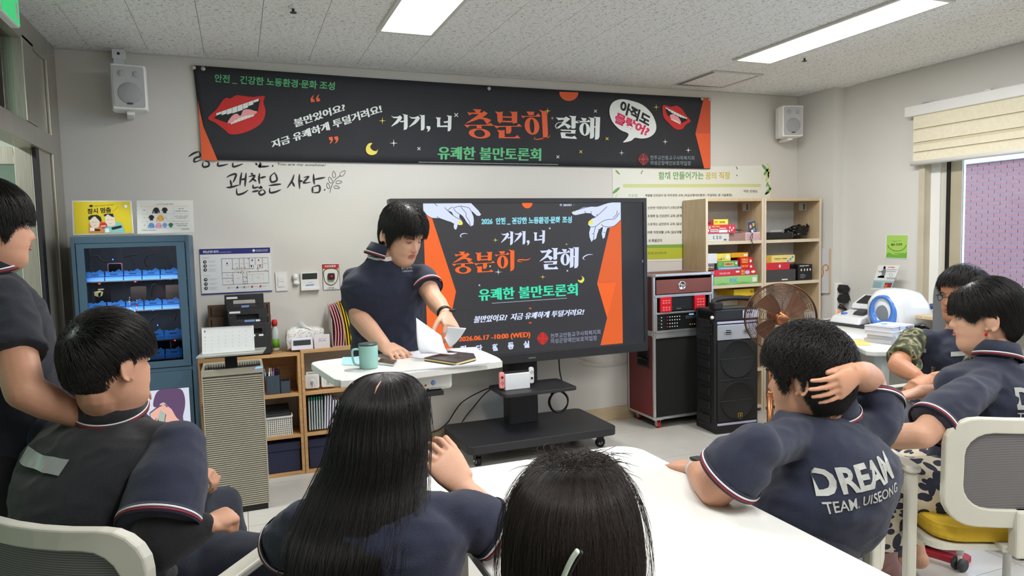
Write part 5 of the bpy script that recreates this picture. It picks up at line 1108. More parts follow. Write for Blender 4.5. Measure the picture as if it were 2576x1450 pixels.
for k in range(3):
    zt = 1.118-k*0.085; y = 4.44-k*0.035; x0 = -0.092+k*0.012; x1 = 0.128+k*0.014
    t = thing('carry_case', ['black moulded carry case, hindmost of three, behind the brown rack','black moulded carry case, middle of three','black moulded carry case, foremost of three with white labels'][k], 'case', ((x0+x1)/2, y, 0.7545), 0, 'black moulded cases')
    xm = (x0+x1)/2; zh0, zh1 = zt-0.062, zt-0.034; hx0, hx1 = xm-0.062, xm+0.062
    MB().prism([(x0,0.755),(x1,0.755),(x1,zt),(x0,zt)],0.030,m_rack,'y',y,hole=[(hx0,zh0),(hx1,zh0),(hx1,zh1),(hx0,zh1)]).build('shell', t, world=True, bevel=0.006)
    MB().prism([(x0+.006,0.76),(x1-.006,0.76),(x1-.006,zt-.045),(x1-.03,zt-.05),(x1-.034,zt-.072),(x0+.034,zt-.072),(x0+.03,zt-.05),(x0+.006,zt-.045)],-0.006,m_rack,'y',y).build('front_ridge', t, world=True, bevel=0.003)
    MB().box(x0+.012,x0+.072,y-.0015,y,zt-.024,zt-.012,c_sheet).build('white_label', t, world=True)
    MB().box(xm-.018,xm+(.025 if k != 1 else .04),y-.0075,y-.006,zt-.078,zt-.066,m_lblue if k < 2 else c_sheet).build('blue_label' if k < 2 else 'white_label', t, world=True)
    if k: MB().box(xm+.045,xm+.07,y-.0075,y-.006,zt-.078,zt-.067,c_sheet).build('white_label', t, world=True)
t = thing('spray_bottle', 'clear bottle with red cap and green label behind the brown rack', 'bottle', (0.185, 4.50, 0.7545)); MB().lathe([(0.022,0),(0.024,.01),(0.024,.12),(0.012,.15),(0.012,.155),(0,.155)],(0,0,0),mat('bottle_pale',(196,210,206),0.2),20).build('bottle_body', t); MB().lathe([(0.0245,.02),(0.0245,.075)],(0,0,0),mat('label_green',(110,170,50),0.5),20).build('label', t); MB().lathe([(0.0,.195),(0.014,.192),(0.018,.175),(0.016,.155),(0,.155)],(0,0,0),c_red,18).build('cap', t)
ti = thing('tissue_pack', 'soft patterned tissue pack with tissue pulled up on the low shelf', 'tissues', (0.36, 4.46, 0.7665))
m_tis = ramp_mat('tissue_print', 'voronoi', 70.0, [(0.0,(150,144,144)),(0.28,(186,180,178)),(0.36,(216,214,210)),(1.0,(222,220,216))], rough=0.6)
b = bmesh.new(); bmesh.ops.create_cube(b, size=1.0); bmesh.ops.subdivide_edges(b, edges=b.edges[:], cuts=6, use_grid_fill=True)
for v in b.verts:
    x, y, z = v.co; s_ = 1-0.10*(abs(x)*2)**4; v.co = Vector((x*0.225*(1+.03*math.cos(z*9)), y*0.11*(1-.12*(2*abs(z))**4), (z+.5)*0.125*s_+0.004*noise.noise(Vector((x*6,y*6,z*6)))))
me = bpy.data.meshes.new('pack'); b.to_mesh(me); b.free(); me.materials.append(m_tis); [setattr(f,'use_smooth',True) for f in me.polygons]; po = bpy.data.objects.new('pack', me); COL.objects.link(po); po.parent = ti
MB().box(-.10,-.07,-.05,-.045,0.0,0.012,mat('pack_magenta',(170,40,80),.5)).build('pack_edge', ti)
b = MB(); vs = []; 
for i in range(7):
    for j in range(9):
        u, v = i/6, j/8; vs.append((-.08+v*.12+.01*math.sin(u*5+v*3), -.03+.05*math.sin(v*4+u*2)*.5, .118+u*(.05*math.sin(PI*min(1,v*1.2)))+.006*math.sin(v*17)))
b.raw(vs, [(i*9+j,i*9+j+1,(i+1)*9+j+1,(i+1)*9+j) for i in range(6) for j in range(8)], c_sheet, True); b.build('tissue', ti)
t = thing('desk_clock', 'small white desk clock with dark display in front of the tissue pack', 'clock', (0.335, 4.372, 0.766)); c = MB().hull([(-.064,0,0),(.064,0,0),(.064,.035,0),(-.064,.035,0)],[(-.062,.012,.07),(.062,.012,.07),(.062,.024,.07),(-.062,.024,.07)],mat('clock_lilac',(216,212,226),.4)); c.build('case', t, bevel=.002)
MB().hull([(-.052,.0035,.028),(.05,.0035,.028),(.05,.0085,.058),(-.052,.0085,.058)],[(-.052,.0025,.028),(.05,.0025,.028),(.05,.0075,.058),(-.052,.0075,.058)],c_lcd).build('display', t)
t = thing('acrylic_card', 'clear acrylic card stand with a smiling face card on the low shelf', 'card stand', (0.452, 4.372, 0.766)); MB().box(-.047,.047,0,.004,0,.085,mat('acrylic',(222,216,222),.08),.001).build('card', t); MB().box(-.046,.046,.0,.035,0,.003,mat('acrylic',(222,216,222),.08)).build('foot', t)
A = Art(lambda x, y: Vector((0.452+x, 4.3715, 0.766+y))); A.box(-.045,.0,.0455,.038,P_('card_white',(214,208,208)), 'print'); A.up()
for cx in (-.012,.014): A.line([(cx+.009*math.cos(a), .042+.007*math.sin(a)) for a in np.linspace(0.2,PI-.2,8)], .0025, c_gr, 'face_print')
A.text('괜찮은 직장', [(-.02,.055),(.03,.055),(.03,.063),(-.02,.063)], P_('card_pink',(206,150,170)), 0, name='lettering'); A.build(t)
fh = thing('file_holder', 'pale grey file holder packed with pink and yellow document folders', 'file holder', (0.60, 4.44, 0.766)); m_fh = mat('holder_grey',(178,174,168),.5)
MB().hull([(0.515,4.37,.766),(0.519,4.37,.766),(0.519,4.55,.766),(0.515,4.55,.766)],[(0.515,4.38,.93),(0.519,4.38,.93),(0.519,4.55,1.03),(0.515,4.55,1.03)],m_fh).build('side', fh, world=True); MB().box(.515,.70,4.37,4.55,.7655,.769,m_fh).build('bottom', fh, world=True); MB().box(.697,.70,4.37,4.55,.766,.95,m_fh).build('side', fh, world=True)
m_fpk = mat('folder_pink',(222,150,160),.5); m_fye = mat('folder_yellow',(222,206,40),.5); m_for = mat('folder_orange',(226,160,60),.5)
for k in range(9):
    t = thing('document_folder', ['pink folder against the side of the grey holder','second pink folder in the grey holder','third pink folder in the grey holder','pale sheet folder in the grey holder','orange tabbed folder leaning in the holder','yellow folder next to the orange one','second yellow folder from the orange one','third yellow folder from the orange one','outermost yellow folder in the holder'][k], 'folder', (.528+.017*k, 4.45, .7695), 0, ['pink folders','pink folders','pink folders','pale folders','orange folders','yellow folders','yellow folders','yellow folders','yellow folders'][k])
    m_ = (m_fpk,m_fpk,m_fpk,m_fh,m_for,m_fye,m_fye,m_fye,m_fye)[k]; tl = -0.035+0.0*k; tp = -.018-.004*k; f_ = MB(); N_ = 6
    for j in range(N_):
        a, b_ = j/N_, (j+1)/N_; xa, xb = tp*a*a+.012*math.sin(a*PI)*(k<4), tp*b_*b_+.012*math.sin(b_*PI)*(k<4)
        hh = .25+.004*k
        f_.hull([(xa,-.075+.02*a,hh*a),(xa+.006,-.075+.02*a,hh*a),(xa+.006,.08,hh*a),(xa,.08,hh*a)],[(xb,-.075+.02*b_,hh*b_),(xb+.006,-.075+.02*b_,hh*b_),(xb+.006,.08,hh*b_),(xb,.08,hh*b_)],m_)
    f_.build('cover', t)
    if k >= 4:
        MB().box(tp-.001,tp+.008,-.05,.0,hh-.045,hh+.004,c_bk2 if k > 4 else m_for).build('printed_tab', t)
# ---- tall open shelving at the right
m_lw = ramp_mat('pale_wood', 'noise', 5.0, [(0.3,(186,162,128)),(0.7,(202,180,148))], rough=0.5, stretch=(12,12,1), dist=0.6)
m_lwe = mat('pale_wood_edge', (214,200,178), 0.5)
m_bk3 = mat('shelf_back_grey', (206,208,210), 0.6)
SY0, SY1, SZ = 4.30, 4.585, 1.674
levels = [1.339, 1.005, 0.67, 0.335, 0.04]
for lab, x0, x1 in (('tall open pale wood shelf unit full of game boxes', 3.262, 3.808), ('tall open pale wood shelf unit in the corner', 3.812, 4.392)):
    t = thing('tall_shelf', lab, 'shelf', ((x0+x1)/2, 4.44, 0), 0, 'tall pale shelf units')
    for xa in (x0, x1-.02): 
        s_ = MB().box(xa,xa+.02,SY0+.001,SY1,0,SZ,m_lw,.001).build('side_panel', t, world=True); MB().box(xa,xa+.02,SY0-.001,SY0+.001,0,SZ,m_lwe).build('edge_band', s_).data.transform(t.matrix_basis.inverted())
    MB().box(x0+.02,x1-.02,SY0,SY1,SZ-.02,SZ,m_lw).build('top', t, world=True)
    MB().box(x0+.02,x1-.02,SY1-.006,SY1,0.04,SZ-.02,m_bk3).build('back_panel', t, world=True)
    for z in levels:
        MB().box(x0+.02,x1-.02,SY0+.002,SY1-.006,z-.012,z+.012,m_lw).build('shelf_board', t, world=True); MB().box(x0+.02,x1-.02,SY0,SY0+.002,z-.012,z+.012,m_lwe).build('edge_band', t, world=True)
    q = Art(lambda x, y: Vector((x1-.0205, x, y)), Vector((-1,0,0))); q.box(4.44,1.585,4.52,1.645,c_sheet,'care_label'); q.up(); q.box(4.45,1.59,4.475,1.64,c_gr,'care_label'); q.build(t)
    if x0 < 3.5: MB().box(x0-.0005,x0,4.42,4.425,1.165,1.17,m_slot).build('dowel_hole', t, world=True)
def zq(x, y): return (1700+x/5.5775, 480+y/5.5775)
def gbox(label, px, col, lvl, depth=0.2, Y=4.31, zb=None, txt=None, tcol=None, extra=None, cat='game box', group='boxes on the tall shelves', name='game_box', rot=0.0, side=None):
    """a carton with a printed front; px in the 5.5775x view: x0,y0,x1,y1"""
    a = at_y(*zq(px[0], px[1]), Y); b = at_y(*zq(px[2], px[3]), Y); z0 = b.z if zb is None else zb; z1 = max(a.z, z0+.012)
    c = ((a.x+b.x)/2, Y, z0); w = (b.x-a.x)/2; h = z1-z0
    t = thing(name, label, cat, c, rot, group)
    m_ = mat('carton_%d_%d_%d' % col, col, 0.4, var=0.03)
    MB().box(-w,w,0,depth,0,h*0.30,m_,.001).build('tray', t); MB().box(-w-.0008,w+.0008,-.0008,depth+.0008,h*0.22,h,m_,.001).build('lid', t)
    R_ = Matrix.Translation(Vector(c)) @ Matrix.Rotation(rot,4,'Z')
    A = Art(lambda x, y: R_ @ Vector((x*w, -.001, y*h)), R_.to_3x3() @ Vector((0,-1,0)))
    if extra: extra(A)
    if txt:
        for s_, x0, y0, x1, y1, tc in txt: A.text(s_, [(x0,y0),(x1,y0),(x1,y1),(x0,y1)], P_('print_%d_%d_%d' % tc, tc), 0.03, name='lettering')
    A.build(t); return t, z1
# upper left bay
Z1 = levels[0]+.0125; Z2 = levels[1]+.0125; Z3 = levels[2]+.0125
W_, K_ = (236,236,232), (30,30,34)
_, zt = gbox('white carton with printed approval marks on the first shelf under the top', (424,605,745,690), (206,208,206), 0, .2, zb=Z1, txt=[('CE', -.1,.3,.02,.7,K_), ('KC', -.4,.3,-.25,.7,(40,120,70)), ('FAMILY', .55,.1,.8,.3,K_), ('RO', .15,.3,.35,.7,(120,120,120))])
gbox('pinkish brown open carton beside the white carton', (745,598,985,688), (160,128,122), 0, .2, Y=4.33, zb=Z1)
gbox('small pale pink lattice basket box on the first shelf', (985,585,1197,688), (226,196,204), 0, .12, Y=4.32, zb=Z1, extra=lambda A: [A.box(-.9+.15*k,.1+.2*j,-.82+.15*k,.2+.2*j,P_('lattice_dk',(150,110,124)),'lattice') for k in range(12) for j in range(4)])
_, zt2 = gbox('long red game box with white figures on the white carton', (424,483,835,600), (206,52,70), 0, .19, Y=4.305, zb=zt+.0005, txt=[('GONGGI', -.95,.55,-.7,.85,W_),('HELLO GAME', -.6,.72,-.1,.9,(240,200,90)), ('BOARD', -.65,.25,-.2,.45,K_), ('FRIENDS', -.1,.5,.35,.65,W_)], extra=lambda A: [A.poly(ellipse(cx,cy,.045,.14,10),c_w,'figure_print') for cx,cy in ((-.85,.7),(-.85,.35),(.62,.65),(.75,.35),(.58,.25),(.86,.6))]+[A.box(-.7,.18,-.18,.5,c_w,'figure_print'),A.box(-.14,.1,.45,.4,c_w,'figure_print')])
gbox('dark red small game box at the left end of the top pile', (424,408,533,482), (150,50,56), 0, .16, Y=4.33, zb=zt2+.0005, txt=[('HAPPY',-.9,.15,.3,.5,K_)])
gbox('bright yellow small game box on the long red box', (533,403,733,481), (238,222,60), 0, .16, Y=4.325, zb=zt2+.0005, txt=[('BINGO',-.9,.4,-.45,.7,(200,60,50)),('YUM YUM',-.25,.3,.5,.65,(50,60,140))], extra=lambda A: [A.poly(ellipse(.8,.3,.1,.2,10),c_w,'figure_print')])
t = thing('film_sleeve', 'crumpled grey plastic sleeve lying on the carton', 'plastic sleeve', (3.60, 4.40, zt)); b = MB(); vs = []
for i in range(8):
    for j in range(5): vs.append((-.08+.025*i, -.05+.03*j, .045-.004*i+.012*noise.noise(Vector((i*.7,j*.9,1)))))
b.raw(vs, [(i*5+j,i*5+j+1,(i+1)*5+j+1,(i+1)*5+j) for i in range(7) for j in range(4)], mat('film_grey',(150,142,136),.15), True).build('film', t)
t = thing('picture_card', 'tilted dark picture card in clear cover leaning at the shelf side', 'card', (3.745, 4.33, Z1)); c = MB().box(-.05,.035,0,.006,0,.155,mat('card_cover',(120,136,156),.15),.001).box(-.045,.03,-.001,0,.01,.15,mat('card_dark',(74,78,92),.3)); c.move(Matrix.Rotation(-.18,4,'Y')); c.build('card', t)
for k,(x,z) in enumerate(((-.03,.10),(0,.11),(.0,.07),(-.02,.06))): c2 = MB().box(x,x+.018,-.002,-.001,z,z+.025,(c_pk,c_kh,c_gy,c_w)[k]); c2.move(Matrix.Rotation(-.18,4,'Y')); c2.build('picture', t)
t = thing('strap', 'thin black cord strap hanging over the shelf edge', 'strap', tuple(at_y(*zq(1075,590),4.29)))
MB().tube([at_y(*zq(x,y),4.292) for x,y in curvepts([(1010,575),(1060,590),(1078,640),(1062,700),(1080,740),(1055,800),(1065,870),(1085,860),(1090,800),(1078,740)],4)], .0022, m_lead, 6).build('cord', t, world=True); MB().tube([at_y(*zq(x,y),4.291) for x,y in curvepts([(1085,590),(1050,650),(1052,690),(1080,700)],4)], .002, m_lead, 6).build('cord', t, world=True)
# second left bay
_, g1 = gbox('long light green game box at the bottom of the pile', (535,1212,1148,1290), (150,204,128), 0, .22, Y=4.302, zb=Z2, txt=[('PICNIC',-.3,.25,.05,.75,(90,170,210))], extra=lambda A: [A.box(.75,.2,.95,.75,c_w,'figure_print'), A.poly([(-1,0),(-.6,.25),(-.2,.05),(.3,.3),(.7,.1),(1,.25),(1,0)],P_('print_green',(112,180,86)),'figure_print')])
_, g2 = gbox('long crimson game box on the light green box', (535,1118,1125,1212), (204,40,58), 0, .21, Y=4.304, zb=g1+.0005, txt=[('ONE CARD GAME',-.75,.3,-.25,.6,(240,180,190)),('HALLI',.28,.5,.45,.85,(240,200,60)),('GALLI',.28,.12,.45,.45,(240,200,60))], extra=lambda A: [A.poly(ellipse(.58,.45,.12,.3,16),P_('print_lilac',(200,190,230)),'figure_print'),A.poly(ellipse(.86,.5,.1,.2,12),c_w,'figure_print'),A.box(.02,.5,.2,.75,c_w,'figure_print')])
_, g3 = gbox('sky blue game box in the middle of the left stack', (598,1082,920,1160), (120,176,222), 0, .17, Y=4.308, zb=g2+.0005, txt=[('MY LITTLE FARM',-.75,.3,.45,.7,W_)], extra=lambda A: [A.poly(ellipse(.7,.5,.08,.3,12),P_('print_skin',(236,190,150)),'figure_print')])
_, g4 = gbox('green jungle game box on the sky blue box', (585,992,872,1088), (96,160,92), 0, .165, Y=4.312, zb=g3+.0005, txt=[('OH MON KEY',-.3,.3,.5,.65,(110,60,30))], extra=lambda A: [A.box(-.38,.15,.58,.8,P_('print_tan',(214,176,120)),'figure_print'),A.poly(ellipse(.82,.6,.09,.2,12),c_w,'figure_print'),A.poly(ellipse(-.75,.6,.14,.25,12),P_('print_green',(112,180,86)),'figure_print')])
gbox('yellow cartoon game box at the top of the left stack', (580,888,770,990), (234,216,70), 0, .15, Y=4.315, zb=g4+.0005, txt=[('SOCCER',-.9,.1,-.3,.35,(200,80,50))], extra=lambda A: [A.poly(ellipse(-.35,.65,.14,.2,12),P_('print_skin',(236,190,150)),'figure_print'),A.poly(ellipse(-.0,.65,.14,.2,12),P_('print_skin',(236,190,150)),'figure_print'),A.box(-.42,.15,-.25,.45,P_('print_green',(112,180,86)),'figure_print'),A.box(-.1,.15,.08,.45,P_('print_green',(112,180,86)),'figure_print'),A.poly(ellipse(.55,.55,.28,.3,14),c_w,'figure_print')])
_, h1 = gbox('red card game box, lower of the two small red ones', (905,1030,1085,1118), (206,36,44), 0, .15, Y=4.312, zb=g2+.0005, txt=[('GALLI GALLI',-.8,.35,.2,.75,(240,190,60))], extra=lambda A: [A.poly(ellipse(.65,.4,.18,.25,12),c_w,'figure_print')])
_, h2 = gbox('red card game box, upper of the two small red ones', (905,938,1078,1028), (206,36,44), 0, .15, Y=4.312, zb=h1+.0005, txt=[('HALLI',-.75,.5,.2,.85,(240,200,90)),('GALLI',-.75,.12,.2,.45,(240,200,90))], extra=lambda A: [A.poly(ellipse(.65,.4,.18,.25,12),c_w,'figure_print')])
gbox('amber box lying on the small red boxes', (780,875,1015,938), (222,160,30), 0, .15, Y=4.33, zb=h2+.0005, extra=lambda A: [A.box(.45,.2,.9,.7,c_w,'figure_print')])
gbox('white blank carton at the left end of the second shelf', (424,888,578,1028), (214,216,222), 0, .14, Y=4.308, zb=g2+.052)
gbox('brown kraft box under the white blank carton', (424,1030,540,1118), (120,84,58), 0, .15, Y=4.312, zb=g2+.0005, txt=[('MB TECI',-.8,.4,.8,.7,W_)], extra=lambda A: [A.box(-1,.6,1,1,P_('print_greyband',(110,110,118)),'label_band')])
gbox('teal game box standing behind the green stack', (555,1010,590,1118), (40,90,80), 0, .14, Y=4.36, zb=g2+.0005)
# third left bay
gbox('yellow toy box seen behind the speaker handle', (815,1390,1095,1470), (232,196,40), 0, .2, Y=4.34, zb=None, txt=[('PLAY',.65,.4,.95,.8,K_)])
# right unit, first shelf
t = thing('music_case', 'long black instrument case on the first shelf of the corner unit', 'case', (3.98, 4.38, Z1)); MB().prism(rrect(-.155,.15,-.05,.06,.02),.052,m_black,'z',0).build('case_body', t, bevel=.008); MB().lathe([(.03,0),(.032,.02),(.03,.03),(0,.03)],(.145,0,.03),m_dkgrey,18,'x').build('end_cap', t); MB().box(-.07,.06,-.03,.03,.052,.058,m_dkgrey,.002).box(-.06,.05,-.031,-.03,.060,.074,m_fh,.001).build('handle_plate', t)
t = thing('plastic_bag', 'crumpled glossy black plastic bag beside the instrument case', 'bag', (4.235, 4.42, Z1))
b = bmesh.new(); bmesh.ops.create_icosphere(b, subdivisions=4, radius=1.0)
for v in b.verts:
    n_ = noise.noise(v.co*2.2)*.28+noise.noise(v.co*6)*.12; d = v.co*(1+n_); v.co = Vector((d.x*.10, d.y*.07, max(-.95, d.z)*.052+.05+.03*max(0,d.x)*(1 if d.z > 0 else 0)))
me = bpy.data.meshes.new('bag'); b.to_mesh(me); b.free(); me.materials.append(mat('bin_bag',(16,16,18),.18)); po = bpy.data.objects.new('bag_film', me); COL.objects.link(po); po.parent = t; MB().tube([(.08,-.03,.06),(.105,-.03,.1),(.11,-.01,.12)],[.02,.014,.004],mat('bin_bag',(16,16,18),.18),8).build('knot', t)
# right unit, second shelf
_, k1 = gbox('dark transparent case lying under the red box on the corner unit', (1270,1120,1678,1250), (70,66,68), 0, .18, Y=4.305, zb=Z2, extra=lambda A: [A.box(.05,.12,.45,.22,c_w,'figure_print')])
_, k2 = gbox('plain red console box with white symbol on the corner unit', (1272,1018,1598,1180), (206,44,60), 0, .16, Y=4.302, zb=k1+.0005, extra=lambda A: [A.poly(rrect(.05,.2,.3,.7,.05),c_w,'white_symbol')])
_, k3 = gbox('cream game box with round pictures on the red box', (1350,912,1668,1018), (232,212,130), 0, .17, Y=4.306, zb=k2+.0005, txt=[('PIZZA TIME',-.8,.45,.3,.6,(120,80,30))], extra=lambda A: [A.poly(ellipse(x,y,.14,.3,14),m_,'round_picture') for x,y,m_ in ((.8,.7,c_w),(.6,.4,c_w),(.38,.15,c_w))]+[A.up()]+[A.poly(ellipse(x,y,.09,.2,14),m_,'round_picture') for x,y,m_ in ((.8,.7,c_g3),(.6,.4,c_gy),(.38,.15,c_gy))])
gbox('short amber box end beside the cream game box', (1275,925,1348,1018), (206,160,60), 0, .17, Y=4.312, zb=k2+.0005, extra=lambda A: [A.poly(ellipse(0,.6,.3,.2,12),c_g1,'round_picture')])
gbox('black box with white icons at the right of the corner unit', (1715,1040,1912,1235), (28,27,30), 0, .18, Y=4.32, zb=Z2, txt=[('WIRELESS AUDIO',-.8,.88,.5,.95,W_)], extra=lambda A: [A.poly(ellipse(x,.66,.09,.08,10),c_w,'icon') for x in (-.55,-.1,.3,.7)]+[A.box(-.7,.15+.07*k,-.1+.1*(k%3),.18+.07*k,c_gy,'small_print') for k in range(4)])
gbox('glossy dark box behind the black icon box', (1610,1040,1715,1235), (40,30,34), 0, .14, Y=4.36, zb=Z2)
gbox('sky blue box low on the corner shelf', (1985,1840,2110,1930), (60,150,200), 0, .15, Y=4.31, zb=None, group='boxes on the tall shelves')
gbox('white box with small pictures on the corner shelf', (1960,1690,2030,1800), (224,224,220), 0, .12, Y=4.32, zb=None)

# ---- flight-case karaoke rack
m_rb = mat('case_redbrown', (116,62,54), 0.5, var=0.05, bump=0.1, bscale=400); m_mar = mat('case_maroon', (112,34,38), 0.45, var=0.05, bump=0.1, bscale=400); m_sw = mat('caster_red', (190,40,34), 0.4)
CX0, CX1, CY0, CY1 = 2.745, 3.27, 4.22, 4.585
def case_frame(t, z0, z1, m_side):
    e = .018
    for x in (CX0, CX1-e):
        for y in (CY0, CY1-e): MB().box(x,x+e,y,y+e,z0,z1,m_alu,.002).build('edge_profile', t, world=True)
    for z in (z0, z1-e):
        for y in (CY0, CY1-e): MB().box(CX0+e,CX1-e,y,y+e,z,z+e,m_alu,.002).build('edge_profile', t, world=True)
        for x in (CX0, CX1-e): MB().box(x,x+e,CY0+e,CY1-e,z,z+e,m_alu,.002).build('edge_profile', t, world=True)
    for x in (CX0+.004, CX1-.008): MB().box(x,x+.004,CY0+e,CY1-e,z0+e,z1-e,m_side).build('side_panel', t, world=True)
    for x in (CX0-.003, CX1-e-.003):
        for z in (z0-.002, z1-e-.004): MB().box(x,x+e+.006,CY0-.004,CY0+.024,z,z+e+.006,m_chrome,.003).build('corner_cap', t, world=True)
rk = thing('rack_case', 'upper aluminium edged rack case with red-brown drawer front and audio gear bays', 'flight case', ((CX0+CX1)/2, 4.4, 0.70))
case_frame(rk, 0.702, 1.13, m_mar)
MB().box(CX0+.018,CX1-.018,CY0+.004,CY1-.018,1.108,1.126,m_rb).build('lid', rk, world=True)
dw = MB().box(CX0+.022,CX1-.022,CY0-.006,CY0+.012,0.985,1.088,m_rb,.002).build('drawer', rk, world=True)
kx = (CX0+CX1)/2-.02; l_ = MB().lathe([(.034,0),(.034,-.003),(.028,-.006),(.026,-.004),(0,-.004)],(kx,CY0-.006,1.04),m_chrome,28,'y').build('butterfly_latch', rk, world=True); MB().box(kx-.018,kx+.018,CY0-.016,CY0-.008,1.03,1.05,m_chrome,.003).build('latch_wing', rk, world=True)
MB().box(CX0+.01,CX1-.01,CY0-.004,CY0+.014,0.960,0.980,m_alu,.002).build('cross_rail', rk, world=True); MB().box(CX0+.018,CX1-.018,CY0-.002,CY0+.014,0.838,0.852,m_alu,.002).build('cross_rail', rk, world=True)
for x in (CX0+.018,CX1-.036): MB().box(x,x+.014,CY0,CY0+.02,0.72,0.965,m_alu,.001).build('rack_strip', rk, world=True)
MB().box(CX0+.018,CX1-.018,CY1-.03,CY1-.02,0.72,1.1,m_black).build('back_panel', rk, world=True)
# karaoke unit: red end pads around a black display
m_kred = mat('karaoke_red',(206,24,40),.3); m_kbtn = mat('button_salmon',(232,112,108),.4)
ka = thing('karaoke_player', 'black karaoke player with two red key pads in the rack', 'music player', ((CX0+CX1)/2, CY0+.01, 0.853))
MB().box(-.21,.2,0.0,.22,0.004,.105,m_black,.006).build('body', ka); 
for x0,x1 in ((-.208,-.11),(.09,.185)):
    p_ = MB().prism(rrect(x0,x1,.0,.11,.01),-.018,m_kred,'y',0.0).build('key_pad', ka, bevel=.003)
    for i in range(3):
        for j in range(4):
            bx = x0+.018+i*.024; bz = (.012,.029,.062,.079)[j] if x0 < 0 else .012+j*.021
            MB().box(bx,bx+.017,-.0205,-.018,bz,bz+.011,m_kbtn,.001).build('key', p_)
MB().prism(rrect(-.10,.02,.008,.032,.008),-.004,m_chrome,'y',0,hole=rrect(-.095,.015,.012,.028,.006)).build('slot_trim', ka)
A = Art(lambda x, y: Vector(((CX0+CX1)/2+x, CY0+.0095, .853+y))); A.text('TJ media', [(-.06,.017),(-.02,.017),(-.02,.023),(-.06,.023)], c_w, 0, name='lettering'); A.build(ka)
# mixer amplifier
am = thing('mixer_amplifier', 'black amplifier with rows of small knobs in the lower rack bay', 'amplifier', ((CX0+CX1)/2, CY0+.012, 0.7205))
MB().box(-.222,.222,0,.25,0.0,.112,m_black,.003).build('body', am)
for r,z in enumerate((.095,.072,.047,.024)):
    for c in range(7 if r < 2 else 6):
        x = -.165+c*.021+(-.0 if c else -.03); k_ = MB().cyl((x,0,z),(x,-.012,z),.0055,m_dkgrey,seg=12).build('knob', am); MB().cyl((x,-.012,z),(x,-.0135,z),.0042,c_w if c != 1 else c_red,seg=12).build('knob_cap', k_)
for c in range(3): MB().cyl((.06+c*.02,0,.028),(.06+c*.02,-.004,.028),.005,c_kh,seg=12).build('socket', am)
MB().box(.02,.14,-.002,0,.072,.098,m_dkgrey).build('fascia_panel', am)
for c in range(4): MB().cyl((.05+c*.02,-.002,.085),(.05+c*.02,-.006,.085),.004,m_black,seg=10).build('socket', am)
MB().box(.05,.09,-.006,-.002,.1,.108,mat('amp_blue_light',(140,170,230),.3,var=0,emit=(140,170,240),estr=1)).build('status_light', am)
for z in (.02,.05,.08): MB().box(-.21,-.185,-.001,0,z,z+.008,m_dkgrey).build('fascia_mark', am)
# lower speaker cabinet
sc_ = thing('speaker_cabinet', 'lower maroon speaker cabinet with black grille on red casters', 'loudspeaker', ((CX0+CX1)/2, 4.4, 0))
case_frame(sc_, 0.068, 0.70, m_mar)
MB().box(CX0+.018,CX1-.018,CY0+.008,CY1-.02,0.086,0.682,mat('grille_black',(18,18,19),.7,bump=.6,bscale=1200),.002).build('front_grille', sc_, world=True)
MB().box(CX0+.018,CX1-.018,CY0-.002,CY0+.014,0.664,0.682,m_alu,.002).build('cross_rail', sc_, world=True)
MB().prism([(4.29,.44),(4.45,.44),(4.45,.60),(4.29,.60)],-.004,m_black,'x',CX0+.004,hole=[(4.305,.455),(4.435,.455),(4.435,.585),(4.305,.585)]).build('handle_plate', sc_, world=True, bevel=.002)
MB().box(CX0+.001,CX0+.003,4.305,4.435,.455,.585,mat('handle_recess',(8,8,8),.9)).build('handle_recess', sc_, world=True); MB().tube([(CX0-.004,4.30,.50),(CX0-.008,4.37,.505),(CX0-.004,4.44,.50)],.008,m_black,8).build('carry_handle', sc_, world=True)
for x,y in ((2.80,4.26),(2.815,4.54),(3.22,4.27),(3.22,4.54)):
    c = MB().box(x-.03,x+.03,y-.03,y+.03,.062,.068,m_alu).box(x-.016,x-.013,y-.014,y+.014,.02,.062,m_alu).box(x+.013,x+.016,y-.014,y+.014,.02,.062,m_alu).build('caster', sc_, world=True)
    w = MB().cyl((x-.012,y,.026),(x+.012,y,.026),.026,m_sw,seg=22).cyl((x-.014,y,.026),(x+.014,y,.026),.015,c_sheet,seg=16); wo = w.build('wheel', c); wo.data.transform(sc_.matrix_basis.inverted())

# ---- black portable PA speaker
PAx, PAy = 3.225, 4.02; PR = math.atan2(3.888-3.916, 3.389-3.041)
pa = thing('party_speaker', 'tall black portable loudspeaker with two large cones and silver horn panel', 'loudspeaker', (PAx+.0, 3.91, 0), PR)
m_pab = mat('speaker_body_black', (30,30,32), 0.5, bump=.15, bscale=300); m_gr2 = mat('speaker_mesh', (22,22,24), 0.65, bump=.5, bscale=1100); m_silver = mat('horn_silver', (186,190,200), 0.3, metal=.5)
hw = .178
MB().prism([(-hw,0),(hw,0),(hw,.22),(hw-.04,.30),(-hw+.04,.30),(-hw,.22)],.84,m_pab,'z',.035).build('body', pa, bevel=.01)
for z in np.linspace(.10,.78,8):
    for s_ in (-1,1): MB().box(s_*(hw+.004)-.008,s_*(hw+.004)+.008,.05,.2,z-.028,z+.028,m_pab,.006).build('side_rib', pa)
fg = MB().prism(rrect(-hw+.018,hw-.018,.09,.66,.01),-.012,m_gr2,'y',0.0).build('front_grille', pa, bevel=.003)
for z in (.53,.235):
    MB().lathe([(.138,0),(.132,-.006),(.126,-.0),(.0,-.004)],(0,-.012,z),m_gr2,36,'y').build('cone_ring', pa)
for z,w_ in ((.535,.9),(.385,.9),(.235,.9)): MB().box(-hw+.03,hw-.03-(1-w_)*.2,-.0155,-.0125,z-.0015,z+.0015,m_dkgrey).build('grille_bar', pa)
hp = MB().box(-hw+.018,hw-.018,-.012,0,.668,.775,m_silver,.004).build('horn_panel', pa)
